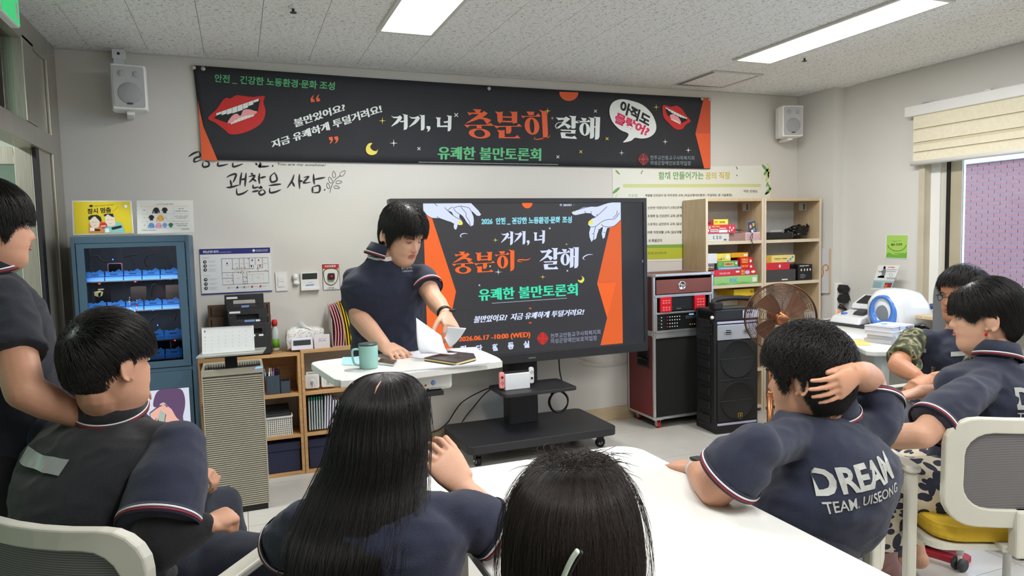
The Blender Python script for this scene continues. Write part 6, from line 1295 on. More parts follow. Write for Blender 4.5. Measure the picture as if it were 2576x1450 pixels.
for cx in (-.075,.075):
    MB().hull([(cx-.065,-.0125,.678),(cx+.065,-.0125,.678),(cx+.065,-.0125,.766),(cx-.065,-.0125,.766)],[(cx-.02,-.0122,.708),(cx+.02,-.0122,.708),(cx+.02,-.0122,.738),(cx-.02,-.0122,.738)],m_silver).build('horn', hp)
    MB().box(cx-.02,cx+.02,-.014,-.0125,.708,.738,m_black).build('throat', hp)
    for z in (.716,.73): MB().box(cx-.032,cx+.032,-.022,-.0125,z-.002,z+.002,m_silver).build('horn_vane', hp)
m_lilac = mat('light_bar',(178,176,204),.3,var=0)
MB().box(-hw+.018,hw-.018,-.010,0,.782,.798,m_lilac,.003).build('light_bar', pa); MB().box(-hw+.018,hw-.018,-.010,0,.062,.078,m_lilac,.003).build('light_bar', pa)
MB().box(-hw,hw,-.008,.22,.80,.885,m_pab,.012).build('top_band', pa); MB().box(-hw+.01,hw-.01,.0,.26,0,.05,m_black,.01).build('foot', pa)
for sx in (-.12,.12): MB().cyl((sx,.03,0.0),(sx,.03,.02),.02,m_black,seg=14).build('rubber_foot', pa)
st_ = MB().prism(rrect(.045,.175,.815,.872,.008),-.001,mat('sticker_lilac',(200,198,214),.3),'y',-.0085).build('sticker', pa)
Rp = pa.matrix_basis.copy(); A = Art(lambda x, y: Rp @ Vector((x,-.0096,y)), Rp.to_3x3() @ Vector((0,-1,0))); A.text('TWS', [(.055,.845),(.12,.845),(.12,.868),(.055,.868)], c_bk2, .04, name='lettering'); A.text('BLUETOOTH', [(.055,.832),(.11,.832),(.11,.838),(.055,.838)], c_bk2, .02, name='lettering'); A.text('LED SOUND', [(.055,.82),(.12,.82),(.12,.827),(.055,.827)], c_bk2, .02, name='lettering')
A.build(pa)
m_gold = mat('badge_gold',(206,160,60),.35,metal=.6)
MB().prism([(.0,.098),(.014,.104),(.018,.118),(.018,.142),(-.018,.142),(-.018,.118),(-.014,.104)],-.003,m_gold,'y',-.012).prism([(.0,.102),(.011,.107),(.0145,.119),(.0145,.138),(-.0145,.138),(-.0145,.119),(-.011,.107)],-.001,m_black,'y',-.015).build('crest_badge', pa).location = (.02,0,0)
MB().box(.016,.024,-.0175,-.016,.115,.133,m_gold).build('crest_mark', pa)
MB().tube(curvepts([(-.15,.06,.885),(-.155,.05,.925),(-.13,.06,.945),(0,.06,.955),(.13,.06,.945),(.155,.05,.925),(.15,.06,.885)],5),.017,m_pab,10).build('carry_handle', pa); MB().box(-hw-.015,-hw+.06,-.02,.05,.886,.935,m_black,.008).build('latch_block', pa)
MB().box(-.12,.1,-.002,.1,.886,.894,m_dkgrey,.002).build('control_panel', pa); MB().ball((-.19,.01,.83),.013,c_sheet,10,8).build('power_switch', pa)
for k in range(3): MB().box(-hw-.014,-hw-.004,.02,.05,.70+.03*k,.72+.03*k,m_black,.003).build('clip', pa)

# ---- copper fan
m_cop = mat('copper_wire', (112,80,64), 0.3, metal=.9, var=.05); m_cop2 = mat('copper_polished', (186,122,84), 0.3, metal=.85, var=.05); m_blade = mat('fan_blade', (128,92,74), .35, metal=.3)
FC = at_d(1963, 800, 4.0); FR = .198
fn = thing('standing_fan', 'copper coloured standing fan with round wire cage', 'fan', (FC.x, FC.y+.08, 0), 0)
vd = Vector((FC.x, FC.y, 0)).normalized(); ang = math.atan2(vd.x, vd.y); RM = Matrix.Translation(FC) @ Matrix.Rotation(-ang*0.75, 4, 'Z')
def fpart(mb, name, par=None):
    mb.move(RM); o_ = mb.build(name, par or fn, world=par is None)
    if par is not None: o_.data.transform(fn.matrix_basis.inverted())
    return o_
def circ(r, y, n=56): return [(r*math.cos(2*PI*k/n), y, r*math.sin(2*PI*k/n)) for k in range(n)]
def dome(r, s): t_ = r/FR; return s*(.055*math.sqrt(max(0,1-t_**2.4))+.008)
for s_, nm in ((-1,'front_ring'),(1,'rear_ring')):
    N_ = 24 if s_ < 0 else 14
    for k in range(N_):
        r = .05+(FR-.05)*(k/(N_-1)); 
        fpart(MB().tube(circ(r, dome(r, s_)), .0011 if k < N_-1 else .0042, m_cop, 5, closed=True), nm)
    for k in range(12):
        a = 2*PI*k/12+.2*(s_>0); pts = [(r*math.cos(a), dome(r, s_)+.002*s_, r*math.sin(a)) for r in np.linspace(.035,FR,8)]; fpart(MB().tube(pts,.0013,m_cop,5),'spoke')
fpart(MB().lathe([(.0,-.072),(.024,-.072),(.031,-.068),(.031,-.055),(0,-.055)],(0,0,0),m_cop2,30,'y'),'hub_cap')
fpart(MB().tube([(-.018,-.0735,0),(-.006,-.0735,.002),(.006,-.0735,-.002),(.018,-.0735,.001)],.0018,m_dkgrey,5),'hub_script')
for k in range(4):
    b = MB(); vs = []
    for i in range(8):
        for j in range(4):
            r = .03+.125*i/7; a = k*PI/2+.5+(j/3-.5)*(1.0 if i else .6)*(1-.25*i/7)+.25*i/7; vs.append((r*math.cos(a), -.012+.03*j/3-.01, r*math.sin(a)))
    b.raw(vs+[(v[0],v[1]+.002,v[2]) for v in vs], [(i*4+j,i*4+j+1,(i+1)*4+j+1,(i+1)*4+j) for i in range(7) for j in range(3)]+[(32+i*4+j,32+(i+1)*4+j,32+(i+1)*4+j+1,32+i*4+j+1) for i in range(7) for j in range(3)], m_blade, True); fpart(b,'blade')
fpart(MB().lathe([(0,-.02),(.03,-.02),(.032,.03),(.05,.06),(.055,.12),(.04,.16),(0,.165)],(0,0,0),m_cop2,26,'y'),'motor_housing')
MB().tube([(0,0,0.03),(0,0,FC.z-.03)],.013,m_cop2,14).build('pole', fn); MB().tube([(0,0,.03),(0,0,.45)],.019,m_cop2,14).build('pole_sleeve', fn); MB().lathe([(.0,.035),(.06,.035),(.15,.018),(.16,.008),(.16,0),(0,0)],(0,0,0),m_cop2,36).build('base', fn)
fan_k = MB().ball((0,0,.46),.024,m_cop2).build('height_knob', fn)

# ---- side table with books and blood pressure monitor
m_tt = mat('desk_white', (222,222,218), 0.35, var=.01); m_metal_w = mat('leg_white', (214,214,208), 0.4)
sp = [(3.36,2.86),(3.52,2.845),(3.72,2.90),(3.98,3.05),(4.5,3.05),(4.5,4.1),(4.04,4.08),(3.56,3.36),(3.36,2.99)]
pts = smoothpoly(sp, 3)
d2 = thing('side_desk', 'white curved desk along the window-side wall carrying books and the monitor', 'desk', (3.95, 3.45, 0))
poly = [(3.335,2.93),(3.36,2.88),(3.42,2.855),(3.56,2.85),(3.66,2.87),(3.9,2.96),(4.51,2.96),(4.51,4.16),(4.15,4.16),(3.40,3.04)]
MB().prism(poly, .03, m_tt, 'z', .69).build('top', d2, world=True, bevel=.006)
for x0_,y0_ in ((3.52,2.98),(4.42,3.1),(4.42,4.05)): MB().box(x0_-.03,x0_+.03,y0_-.03,y0_+.03,0,.69,m_metal_w,.004).build('leg', d2, world=True)
bk_pos = at_z(2258, 866, .72)
m_bkc = mat('book_cover',(216,220,236),.35); m_pg = mat('book_pages',(206,204,206),.8); m_bl = P_('spine_blue',(50,80,180)); 
for k in range(4):
    lab = ['bottom','second from bottom','third from bottom','top'][k]
    t = thing('workbook', 'thick white workbook with blue spine print, %s in the desk stack' % lab, 'book', (3.70+.012*math.sin(k*2.1), 3.09+.01*math.cos(k*1.7), .7205+k*.0265), .06*math.sin(k*1.9)+.22, 'stack of workbooks')
    MB().box(-.105,.13,-.085,.085,.002,.0245,m_pg,.001).build('pages', t); MB().box(-.107,.135,-.088,.088,0,.002,m_bkc).box(-.107,.135,-.088,.088,.0245,.026,m_bkc).box(-.02,.135,-.089,-.087,0,.026,m_bkc).build('cover', t)
    R_ = t.matrix_basis.copy(); A = Art(lambda x, y, R_=R_: R_ @ Vector((x,-.0895,y)), R_.to_3x3() @ Vector((0,-1,0)))
    A.poly([(.035,.013),(.045,.018),(.05,.020),(.10,.020),(.10,.007),(.05,.007),(.045,.009)], m_bl, 'spine_print'); A.up(.0002); A.box(.062,.009,.09,.018,c_w,'spine_print'); A.up(.0002); A.poly(ellipse(.072,.0135,.006,.004,8), c_red,'spine_print'); A.poly(ellipse(.082,.0135,.004,.004,8), c_red,'spine_print'); A.box(.105,.008,.125,.019,c_gy,'spine_print'); A.text('business', [(.0,.010),(.028,.010),(.028,.016),(.0,.016)], c_gr, 0, name='lettering'); A.build(t)
t = thing('cover_sheet', 'blue and white printed sheet lying on the workbook stack', 'paper', (3.70,3.10,.8275), .25); MB().box(-.09,.11,-.07,.07,0,.0012,m_bkc).build('sheet', t); A = Art(lambda x, y: Vector((3.70+x,3.10+y,.8288)), Vector((0,0,1))); A.poly(ellipse(0,.02,.03,.012,12), c_lb if 'c_lb' in globals() else P_('cover_blue',(70,130,210)),'print'); A.line([(-.07,-.03),(.0,.0),(.08,-.03)],.004,P_('cover_blue',(70,130,210)),'print'); A.build(t)
t = thing('paper_pad', 'white paper sheets beside the workbook stack', 'paper', (3.56,3.28,.7205), .95); MB().box(-.02,.24,-.09,.08,0,.01,c_sheet,.001).build('sheets', t)
t = thing('yellow_envelope', 'yellow envelope under the edge of the paper sheets', 'envelope', (3.47,3.10,.7205), .9); MB().box(-.03,.17,-.06,.03,0,.003,mat('envelope_yellow',(226,206,120),.6)).build('envelope', t); MB().hull([(-.03,-.06,.003),(-.03,.03,.003),(.03,-.015,.003)],[(-.03,-.06,.0036),(-.03,.03,.0036),(.03,-.015,.0036)],mat('envelope_yellow',(226,206,120),.6)).build('flap', t)
# blood pressure monitor
m_bpw = mat('monitor_white',(226,228,232),.22,var=0,coat=.4); m_bpb = mat('monitor_blue',(74,124,206),.25,var=0,coat=.4); m_cuff = ramp_mat('cuff_cloth','wave',3.0,[(0.3,(120,126,130)),(0.7,(196,202,202))],rough=.8,dist=4.0)
bp = thing('blood_pressure_monitor', 'white arm-in blood pressure monitor with a blue ring on the side desk', 'medical device', (4.18, 3.60, .7205))
b = MB(); secs = []
for i, (x, w_, h0, h1) in enumerate(((-.11,.125,.015,.225),(-.06,.135,.012,.275),(.02,.14,.012,.29),(.12,.138,.02,.27),(.19,.125,.04,.20),(.24,.11,.05,.12))):
    ring_ = []
    for k in range(24):
        a = 2*PI*k/24; c_, s_ = math.cos(a), math.sin(a); e_ = .55
        ring_.append((x-.015*(s_ > 0)*s_, -.16+w_*math.copysign(abs(c_)**e_, c_), (h0+h1)/2+(h1-h0)/2*math.copysign(abs(s_)**e_, s_)))
    secs.append(ring_)
vs = [v for r_ in secs for v in r_]; fs = [(i*24+k,i*24+(k+1)%24,(i+1)*24+(k+1)%24,(i+1)*24+k) for i in range(5) for k in range(24)]+[tuple(range(24))[::-1],tuple(120+k for k in range(24))]
b.raw(vs, fs, m_bpw, True).build('cuff_housing', bp)
rr = MB(); n_ = 40; ro = [(-.128+.0*math.cos(a), -.165+.105*math.cos(a), .128+.118*math.sin(a)-(.016 if math.sin(a) < 0 else 0)*abs(math.sin(a))) for a in np.linspace(0,2*PI,n_,endpoint=False)]
ri = [(-.134, -.165+.073*math.cos(a), .145+.083*math.sin(a)) for a in np.linspace(0,2*PI,n_,endpoint=False)]; rb_ = [(-.10, v[1], v[2]) for v in ro]
rin = [(-.04, -.165+.066*math.cos(a), .145+.075*math.sin(a)) for a in np.linspace(0,2*PI,n_,endpoint=False)]
vs = rb_+ro+ri+rin; rr.raw(vs, [(i*n_+k,i*n_+(k+1)%n_,(i+1)*n_+(k+1)%n_,(i+1)*n_+k) for i in range(3) for k in range(n_)], m_bpb, True).build('blue_ring', bp)
MB().raw([(-.112, -.165+.068*math.cos(a), .145+.077*math.sin(a)) for a in np.linspace(0,2*PI,n_,endpoint=False)]+[(-.122,-.165,.145)], [(k,(k+1)%n_,n_) for k in range(n_)], m_cuff, True).build('cloth_cuff', bp)
MB().hull([(-.15,.0,.02),(.16,.0,.02),(.16,.27,.02),(-.15,.27,.02)],[(-.13,.0,.07),(.15,.0,.13),(.15,.255,.13),(-.13,.255,.07)],m_bpw).build('console_body', bp, bevel=.012)
MB().hull([(-.14,-.29,0),(.2,-.29,0),(.17,.27,0),(-.14,.27,0)],[(-.15,-.30,.02),(.2,-.30,.02),(.17,.28,.02),(-.15,.28,.02)],m_dkgrey).build('dark_base', bp)
MB().hull([(.02,.02,.115),(.16,.02,.11),(.16,.235,.11),(.02,.235,.115)],[(.03,.02,.15),(.15,.02,.215),(.15,.225,.215),(.03,.225,.15)],m_bpw).build('display_housing', bp, bevel=.01)
MB().hull([(.036,.04,.158),(.128,.04,.206),(.128,.19,.206),(.036,.19,.158)],[(.033,.04,.161),(.125,.04,.209),(.125,.19,.209),(.033,.19,.161)],m_black).build('display', bp)
MB().lathe([(.0,.012),(.02,.010),(.024,0)],(-.07,.20,.082),m_bpb,20).build('start_button', bp); MB().hull([(-.08,.03,.085),(-.02,.03,.10),(-.02,.12,.10),(-.08,.12,.085)],[(-.07,.035,.105),(-.02,.035,.125),(-.02,.11,.125),(-.07,.11,.105)],m_dkgrey).build('printer_slot', bp)
MB().ball((.20,-.28,.16),.02,mat('knob_navy',(50,64,110),.4),12,8).build('side_knob', bp)
# leaning guide card
t = thing('guide_card', 'tilted white instruction card with a seated figure picture behind the monitor', 'card', (4.40,3.60,1.0))
def zg(x, y): return (2060+x/6.59, 620+y/6.59)
q = [at_x(*zg(x,y), 4.42) for x,y in ((862,715),(1180,735),(1345,318),(985,312))]
MB().hull(q, [v+Vector((.004,0,0)) for v in q], c_sheet).build('board', t, world=True); MB().tube([(4.30,3.62,.93),(4.43,3.62,.98)],.006,m_metal_w,8).build('holder_arm', t, world=True)
A = Art(lambda x, y: at_x(*zg(x,y), 4.42), Vector((-1,0,0))); A.poly([(910,560),(1250,570),(1200,705),(880,690)], P_('card_teal',(160,196,200)), 'teal_field'); A.up(); A.poly([(1100,605),(1222,605),(1190,690),(1075,690)], c_dr, 'red_field'); A.up(); A.poly([(1100,640),(1140,625),(1130,690),(1075,690)], c_or, 'red_field')
A.poly([(975,395),(1010,420),(1060,400),(1075,345),(1105,345),(1115,420),(1085,500),(1080,525),(970,515),(1010,490),(1050,470),(1040,430),(1000,430)], c_gr, 'figure_print'); A.poly([(985,495),(1085,485),(1085,525),(970,518)], c_bk2, 'figure_print'); A.poly(ellipse(1092,352,17,24,12), c_bk2, 'figure_print')
A.text('BLOOD PRESSURE', [(1145,355),(1260,360),(1262,342),(1150,338)], c_red, .02, name='lettering')
for k, y_ in enumerate((385,415,520,540)): A.line([(1125,y_),(1295-20*(k%2),y_+4)], 6, c_gr, 'small_print')
A.line([(1195+26*math.cos(a),470+26*math.sin(a)) for a in np.linspace(0,2*PI,16)], 4, c_gr, 'figure_print')
for k in range(5): A.line([(915-6*k,595+20*k),(1050-6*k,600+20*k)], 5, c_gr, 'small_print')
A.build(t)
# outlets with black adapters on the jog of the wall
t = thing('power_strip', 'white vertical power strip with black adapters on the wall corner', 'power strip', (4.47,4.20,.70)); MB().box(4.432,4.5,4.178,4.2095,.70,.99,m_white,.006).build('strip', t, world=True)
for k, z in enumerate((.945,.865)):
    MB().prism([(4.45,z-.03),(4.50,z-.035),(4.525,z),(4.50,z+.03),(4.455,z+.035),(4.435,z)],-.05,m_black,'y',4.178).build('adapter', t, world=True, bevel=.004)
MB().tube([(4.45,4.17,.81),(4.48,4.15,.79),(4.52,4.14,.755)],[.018,.014,.008],m_black,10).build('plug', t, world=True); MB().box(4.44,4.465,4.172,4.178,.745,.765,mat('switch_amber',(226,110,60),.3,emit=(255,110,50),estr=1.0,var=0)).build('lit_switch', t, world=True)
for dx in (0,.012): MB().tube(curvepts([(4.50+dx,4.15,.92),(4.53+dx*.5,4.12,.83),(4.50+dx,4.10,.73)],5),.003,m_cab,6).build('cable', t, world=True)
# picture board on the pilaster
t = thing('picture_board', 'narrow white board with an orange curl leaning beside the corner shelf', 'board', (4.40,4.33,.86)); p0 = [at_x(x,y,4.408) for x,y in ((2066,738),(2085,738),(2086,626),(2066,625))]
MB().hull(p0, [v+Vector((.012,0,0)) for v in p0], P_('board_white',(206,206,212))).build('panel', t, world=True); MB().hull([p0[1]+Vector((-.001,-.006,0)),p0[1]+Vector((-.001,0,0)),p0[2]+Vector((-.001,0,0)),p0[2]+Vector((-.001,-.006,0))],[p0[1]+Vector((.013,-.006,0)),p0[1]+Vector((.013,0,0)),p0[2]+Vector((.013,0,0)),p0[2]+Vector((.013,-.006,0))],m_lw).build('edge', t, world=True)
A = Art(lambda x, y: at_x(*zg(x,y), 4.408), Vector((-1,0,0))); A.line(curvepts([(25,530),(60,490),(75,430),(65,360),(90,315),(130,310),(155,345),(145,395),(110,400)],4), 17, mat('curl_orange',(206,130,50),.5), 'curl'); A.line(curvepts([(30,640),(55,630),(65,610)],4), 3, c_gr, 'curl'); A.build(t)
# desk cable and plug
tag(MB().tube(curvepts([(3.55,3.62,.725),(3.9,3.86,.726),(4.02,3.98,.727),(4.2,4.02,.727),(4.44,4.12,.735)],6),.004,m_cab,6).build('cable',None),'black cable lying across the back of the side desk','cable')
t = thing('computer_mouse', 'small black mouse at the back of the side desk', 'computer mouse', (4.02,4.02,.7205)); MB().ball((0,0,.014),(.032,.05,.018),m_black).build('shell', t); MB().ball((0,-.01,.03),(.004,.008,.004),m_dkgrey,8,6).build('scroll_wheel', t)
# window sill shelf and plants
t = thing('window_ledge', 'light wood ledge board under the window', 'ledge', (4.42,2.4,.82)); MB().box(4.20,4.525,.9,3.44,.812,.834,m_lw,.002).build('board', t, world=True)
for yy in (3.3,2.2,1.2): MB().prism([(4.51,.812),(4.24,.812),(4.51,.60)],.02,m_metal_w,'y',yy).build('bracket', t, world=True)
m_leaf = mat('spider_leaf',(150,196,140),.5,var=.15); m_leaf2 = mat('lime_leaf',(196,210,96),.5,var=.15)
pl = thing('spider_plant', 'spiky pale green plant on the window ledge', 'plant', (4.40,2.80,.8345)); MB().lathe([(.055,0),(.075,.10),(.08,.11),(.07,.11),(.0,.10)],(0,0,0),m_white,24).build('pot', pl)
b = MB()
for k in range(130):
    a = rnd.uniform(0,2*PI); L_ = rnd.uniform(.12,.24); up_ = rnd.uniform(.4,1.1); w_ = .005; vs = []
    for i in range(5):
        t_ = i/4; r = L_*t_*(1.1-up_*.4); z = .1+L_*up_*t_*(1.3-.8*t_); c_, s_ = math.cos(a), math.sin(a); ww = w_*(1-t_*.85); vs += [(r*c_-s_*ww,r*s_+c_*ww,z),(r*c_+s_*ww,r*s_-c_*ww,z)]
    b.raw(vs, [(2*i,2*i+1,2*i+3,2*i+2) for i in range(4)], m_leaf, True)
f_ = b.build('leaves', pl); f_['kind'] = 'stuff'
pl = thing('leafy_plant', 'small lime leaved plant beside the spiky plant', 'plant', (4.41,2.97,.8345)); MB().lathe([(.035,0),(.045,.06),(.0,.055)],(0,0,0),m_white,20).build('pot', pl); MB().tube([(0,0,.05),(.005,0,.26)],.003,m_leaf,6).build('stem', pl)
for k in range(8):
    a = k*PI/4+.3; z = .12+.02*k; c_, s_ = math.cos(a), math.sin(a); vs = [(0,0,z),(.02*c_-.012*s_,.02*s_+.012*c_,z+.012),(.05*c_,.05*s_,z+.01),(.02*c_+.012*s_,.02*s_-.012*c_,z+.012)]; MB().raw(vs+[(v[0],v[1],v[2]-.001) for v in vs], [(0,1,2,3),(7,6,5,4)], m_leaf2).build('leaf', pl)
t = thing('watering_can', 'coral red watering can at the window ledge end', 'watering can', (4.25,2.72,.8345)); m_cor = mat('coral_plastic',(232,86,84),.3); MB().lathe([(.045,0),(.052,.02),(.05,.13),(.04,.165),(0,.17)],(0,0,0),m_cor,24).build('body', t); MB().tube([(0,.05,.04),(0,.12,.10),(0,.17,.13)],[.014,.01,.012],m_cor,10).build('spout', t); MB().tube(curvepts([(0,-.05,.03),(0,-.11,.06),(0,-.10,.12),(0,-.03,.13)],4),.008,m_cor,8).build('handle', t)

# ---- standing desk used as lectern
LZ_ = .98
ld_ = thing('standing_desk', 'small white height-adjustable standing desk used as a lectern', 'desk', (.54, 2.42, 0))
c4 = [at_z(787,913,LZ_), at_z(866,958,LZ_), at_z(1243,903,LZ_), at_z(1172,876,LZ_)]
cx_ = Vector((.57,2.45)); 
outline = [(.232,2.60),(.229,2.57),(.262,2.30),(.268,2.262),(.285,2.235),(.31,2.222),(.60,2.262),(.835,2.295),(.862,2.315),(.875,2.40),(.87,2.62),(.85,2.66),(.50,2.68),(.26,2.64)]
MB().prism([(x,y) for x,y in smoothpoly(outline,2)],.024,m_tt,'z',LZ_-.024).build('top', ld_, world=True, bevel=.006)
MB().box(.47,.68,2.32,2.5,LZ_-.085,LZ_-.024,m_tt,.012).build('gear_housing', ld_, world=True); MB().box(.49,.55,2.42,2.48,.04,LZ_-.08,m_metal_w,.006).build('column', ld_, world=True); MB().box(.505,.535,2.435,2.465,.5,LZ_-.07,m_alu).build('inner_column', ld_, world=True)
for pp in ([(.30,2.25),(.34,2.25),(.54,2.45),(.52,2.47)],[(.76,2.25),(.72,2.25),(.51,2.45),(.53,2.47)],[(.30,2.68),(.34,2.68),(.54,2.46),(.51,2.44)],[(.76,2.68),(.72,2.68),(.51,2.46),(.53,2.44)]): MB().prism(pp,.03,m_metal_w,'z',.045).build('foot_bar', ld_, world=True)
for x,y in ((.32,2.27),(.74,2.27),(.32,2.66),(.74,2.66)): MB().cyl((x-.01,y,.022),(x+.01,y,.022),.0225,m_black,seg=16).build('caster', ld_, world=True)
MB().box(.46,.80,2.262,2.275,LZ_,LZ_+.005,mat('edge_lip',(206,208,212),.4)).build('stop_lip', ld_, world=True)
pg_ = at_z(878,937,LZ_); MB().lathe([(.032,.0),(.032,.0012),(0,.0015)],(pg_.x+.02,pg_.y+.03,LZ_),mat('grommet_grey',(196,198,202),.3),24).build('grommet_cap', ld_, world=True)
MB().box(.56,.64,2.30,2.36,LZ_-.10,LZ_-.085,m_black).build('hook_plate', ld_, world=True)
# mug
m_mint = mat('mint_enamel',(150,196,188),.4,var=.01); mg = thing('mug', 'mint green handled tumbler on the standing desk', 'mug', (.402, 2.40, LZ_+.0005))
MB().lathe([(.0,.0),(.029,0),(.032,.003),(.033,.078),(.032,.080),(.028,.080),(.027,.02),(0,.015)],(0,0,0),m_mint,32).build('cup', mg); MB().tube(curvepts([(-.032,0,.068),(-.052,0,.067),(-.055,0,.05),(-.050,0,.022),(-.04,0,.014),(-.032,0,.012)],5),.0055,m_mint,10,flat=.7).build('handle', mg); MB().lathe([(.0,.081),(.030,.081),(.033,.082),(.033,.085),(.03,.087),(0,.085)],(0,0,0),mat('lid_dark',(70,84,84),.3),28).build('lid', mg)
def flat_thing(name, label, cat, poly, z, th, m, part, bev=0.0):
    t = thing(name, label, cat, (sum(p[0] for p in poly)/len(poly), sum(p[1] for p in poly)/len(poly), z)); MB().prism(poly, th, m, 'z', z).build(part, t, world=True, bevel=bev); return t
q = [at_z(x,y,LZ_+.001) for x,y in ((859,918),(898,920),(905,898),(862,899))]
t = flat_thing('blue_paper', 'pale blue paper under the mint mug on the standing desk', 'paper', [(p.x,p.y) for p in q], LZ_+.0003, .0008, mat('paper_blue',(160,208,226),.6), 'sheet'); MB().prism([(q[0].x+.004,q[0].y+.004),(q[1].x-.02,q[1].y+.004),(q[1].x-.02,q[1].y+.006),(q[0].x+.004,q[0].y+.006)],.0003,c_gr,'z',LZ_+.0012).build('fold_line', t, world=True)
q = [at_z(x,y,LZ_+.008) for x,y in ((947,912),(990,917),(999,907),(957,902))]
t = flat_thing('smartphone', 'black smartphone lying beside the mint mug', 'phone', [(p.x,p.y) for p in q], LZ_+.0005, .008, m_alu, 'frame', .001); MB().prism([(p.x*.96+.02,p.y*.96+.0965) for p in q],.0008,m_kph,'z',LZ_+.0085).build('screen', t, world=True)
q = [at_z(x,y,LZ_+.012) for x,y in ((1067,901),(1148,913),(1197,900),(1192,890),(1130,884),(1100,893))]
t = flat_thing('notebook', 'black leather notebook folder on the standing desk', 'notebook', [(p.x,p.y) for p in q], LZ_+.0005, .013, mat('leather_black',(30,30,34),.4,bump=.2,bscale=400), 'cover', .002); MB().prism([(p.x*.985+.010,p.y*.985+.034) for p in q[:4]],.006,mat('page_edge',(210,190,130),.7),'z',LZ_+.004).build('pages', t, world=True)
# papers being turned
pm = mat('print_paper',(226,228,236),.6,var=.01); m_txt = mat('print_lines',(176,182,196),.7)
def curved_sheet(label, P0, P1, P2, P3, bend, name='paper_sheet', lines=True):
    t = thing(name, label, 'paper', tuple(P0)); vs = []; N_ = 14
    for i in range(N_+1):
        for j in range(N_+1):
            u, v = i/N_, j/N_; p = P0.lerp(P1, u).lerp(P3.lerp(P2, u), v); p = p+bend*math.sin(PI*v)*1.0; vs.append(p)
    f = [(i*(N_+1)+j,i*(N_+1)+j+1,(i+1)*(N_+1)+j+1,(i+1)*(N_+1)+j) for i in range(N_) for j in range(N_)]
    me = MB(); me.raw(vs, f, pm, True); o_ = me.build('sheet', t, world=True); so = o_.modifiers.new('t','SOLIDIFY'); so.thickness = .0008
    return t
Z_ = LZ_+.0016
curved_sheet('white printed sheet lying flat on the standing desk under his hand', at_z(1008,893,Z_), at_z(1055,903,Z_), at_z(1175,886,Z_), at_z(1090,872,Z_), Vector((0,0,.0)))
curved_sheet('white printed page lifted upright by his left hand', at_y(1060,890,2.46), at_y(1150,888,2.42), at_y(1110,845,2.50), at_y(1047,800,2.52), Vector((-.012,-.025,-.03)))
curved_sheet('white page being turned over from his left hand', at_y(1118,850,2.44), at_y(1130,876,2.42), at_y(1173,826,2.40), at_y(1125,822,2.45), Vector((0,0,-.01)))
# hanging plush toys
ph_ = thing('plush_keyring', 'small penguin and blue plush keyrings hanging under the standing desk', 'plush toy', tuple(at_y(1080,965,2.33))); 
def pb(x,y,r,m,nm,Y=2.33): MB().ball(at_y(x,y,Y), r, m, 14, 10).build(nm, ph_, world=True)
m_pu = mat('plush_blue',(128,160,214),.9); m_pr = mat('plush_red',(206,50,50),.9); m_pbk = mat('plush_black',(24,24,28),.9)
pb(1088,962,(.014,.013,.016),m_pu,'blue_head'); pb(1085,972,(.011,.01,.012),m_pu,'blue_body'); pb(1071,962,(.011,.01,.012),m_pr,'red_cap'); pb(1075,982,(.009,.009,.02),m_pbk,'penguin_body'); pb(1076,1000,(.007,.008,.006),mat('plush_pink',(226,170,170),.9),'penguin_feet'); pb(1071,970,(.004,.006,.004),c_or,'beak',2.32)
MB().tube([at_y(1076,948,2.34),at_y(1076,956,2.33)],.0015,m_cab,5).build('cord', ph_, world=True)

# ---- big table
tb = thing('meeting_table', 'large white meeting table with rounded corners in the foreground', 'table', (.80, 1.2, 0))
TZ = .72; ang_ = -.045
TX0, TX1, TY0, TY1 = .455, 1.20, .30, 1.985
MB().prism(rrect(TX0,TX1,TY0,TY1,.09,8), .028, m_tt, 'z', TZ-.028).build('top', tb, world=True, bevel=.006)
for x,y in ((TX0+.09,TY0+.12),(TX1-.09,TY0+.12),(TX0+.09,TY1-.12),(TX1-.09,TY1-.12)):
    MB().box(x-.025,x+.025,y-.025,y+.025,.05,TZ-.028,m_metal_w,.004).build('leg', tb, world=True); MB().cyl((x-.012,y,.025),(x+.012,y,.025),.025,m_dkgrey,seg=18).build('caster', tb, world=True)
MB().box(TX0+.08,TX1-.08,TY0+.1,TY0+.13,TZ-.09,TZ-.028,m_metal_w).build('apron', tb, world=True); MB().box(TX0+.08,TX1-.08,TY1-.13,TY1-.1,TZ-.09,TZ-.028,m_metal_w).build('apron', tb, world=True)
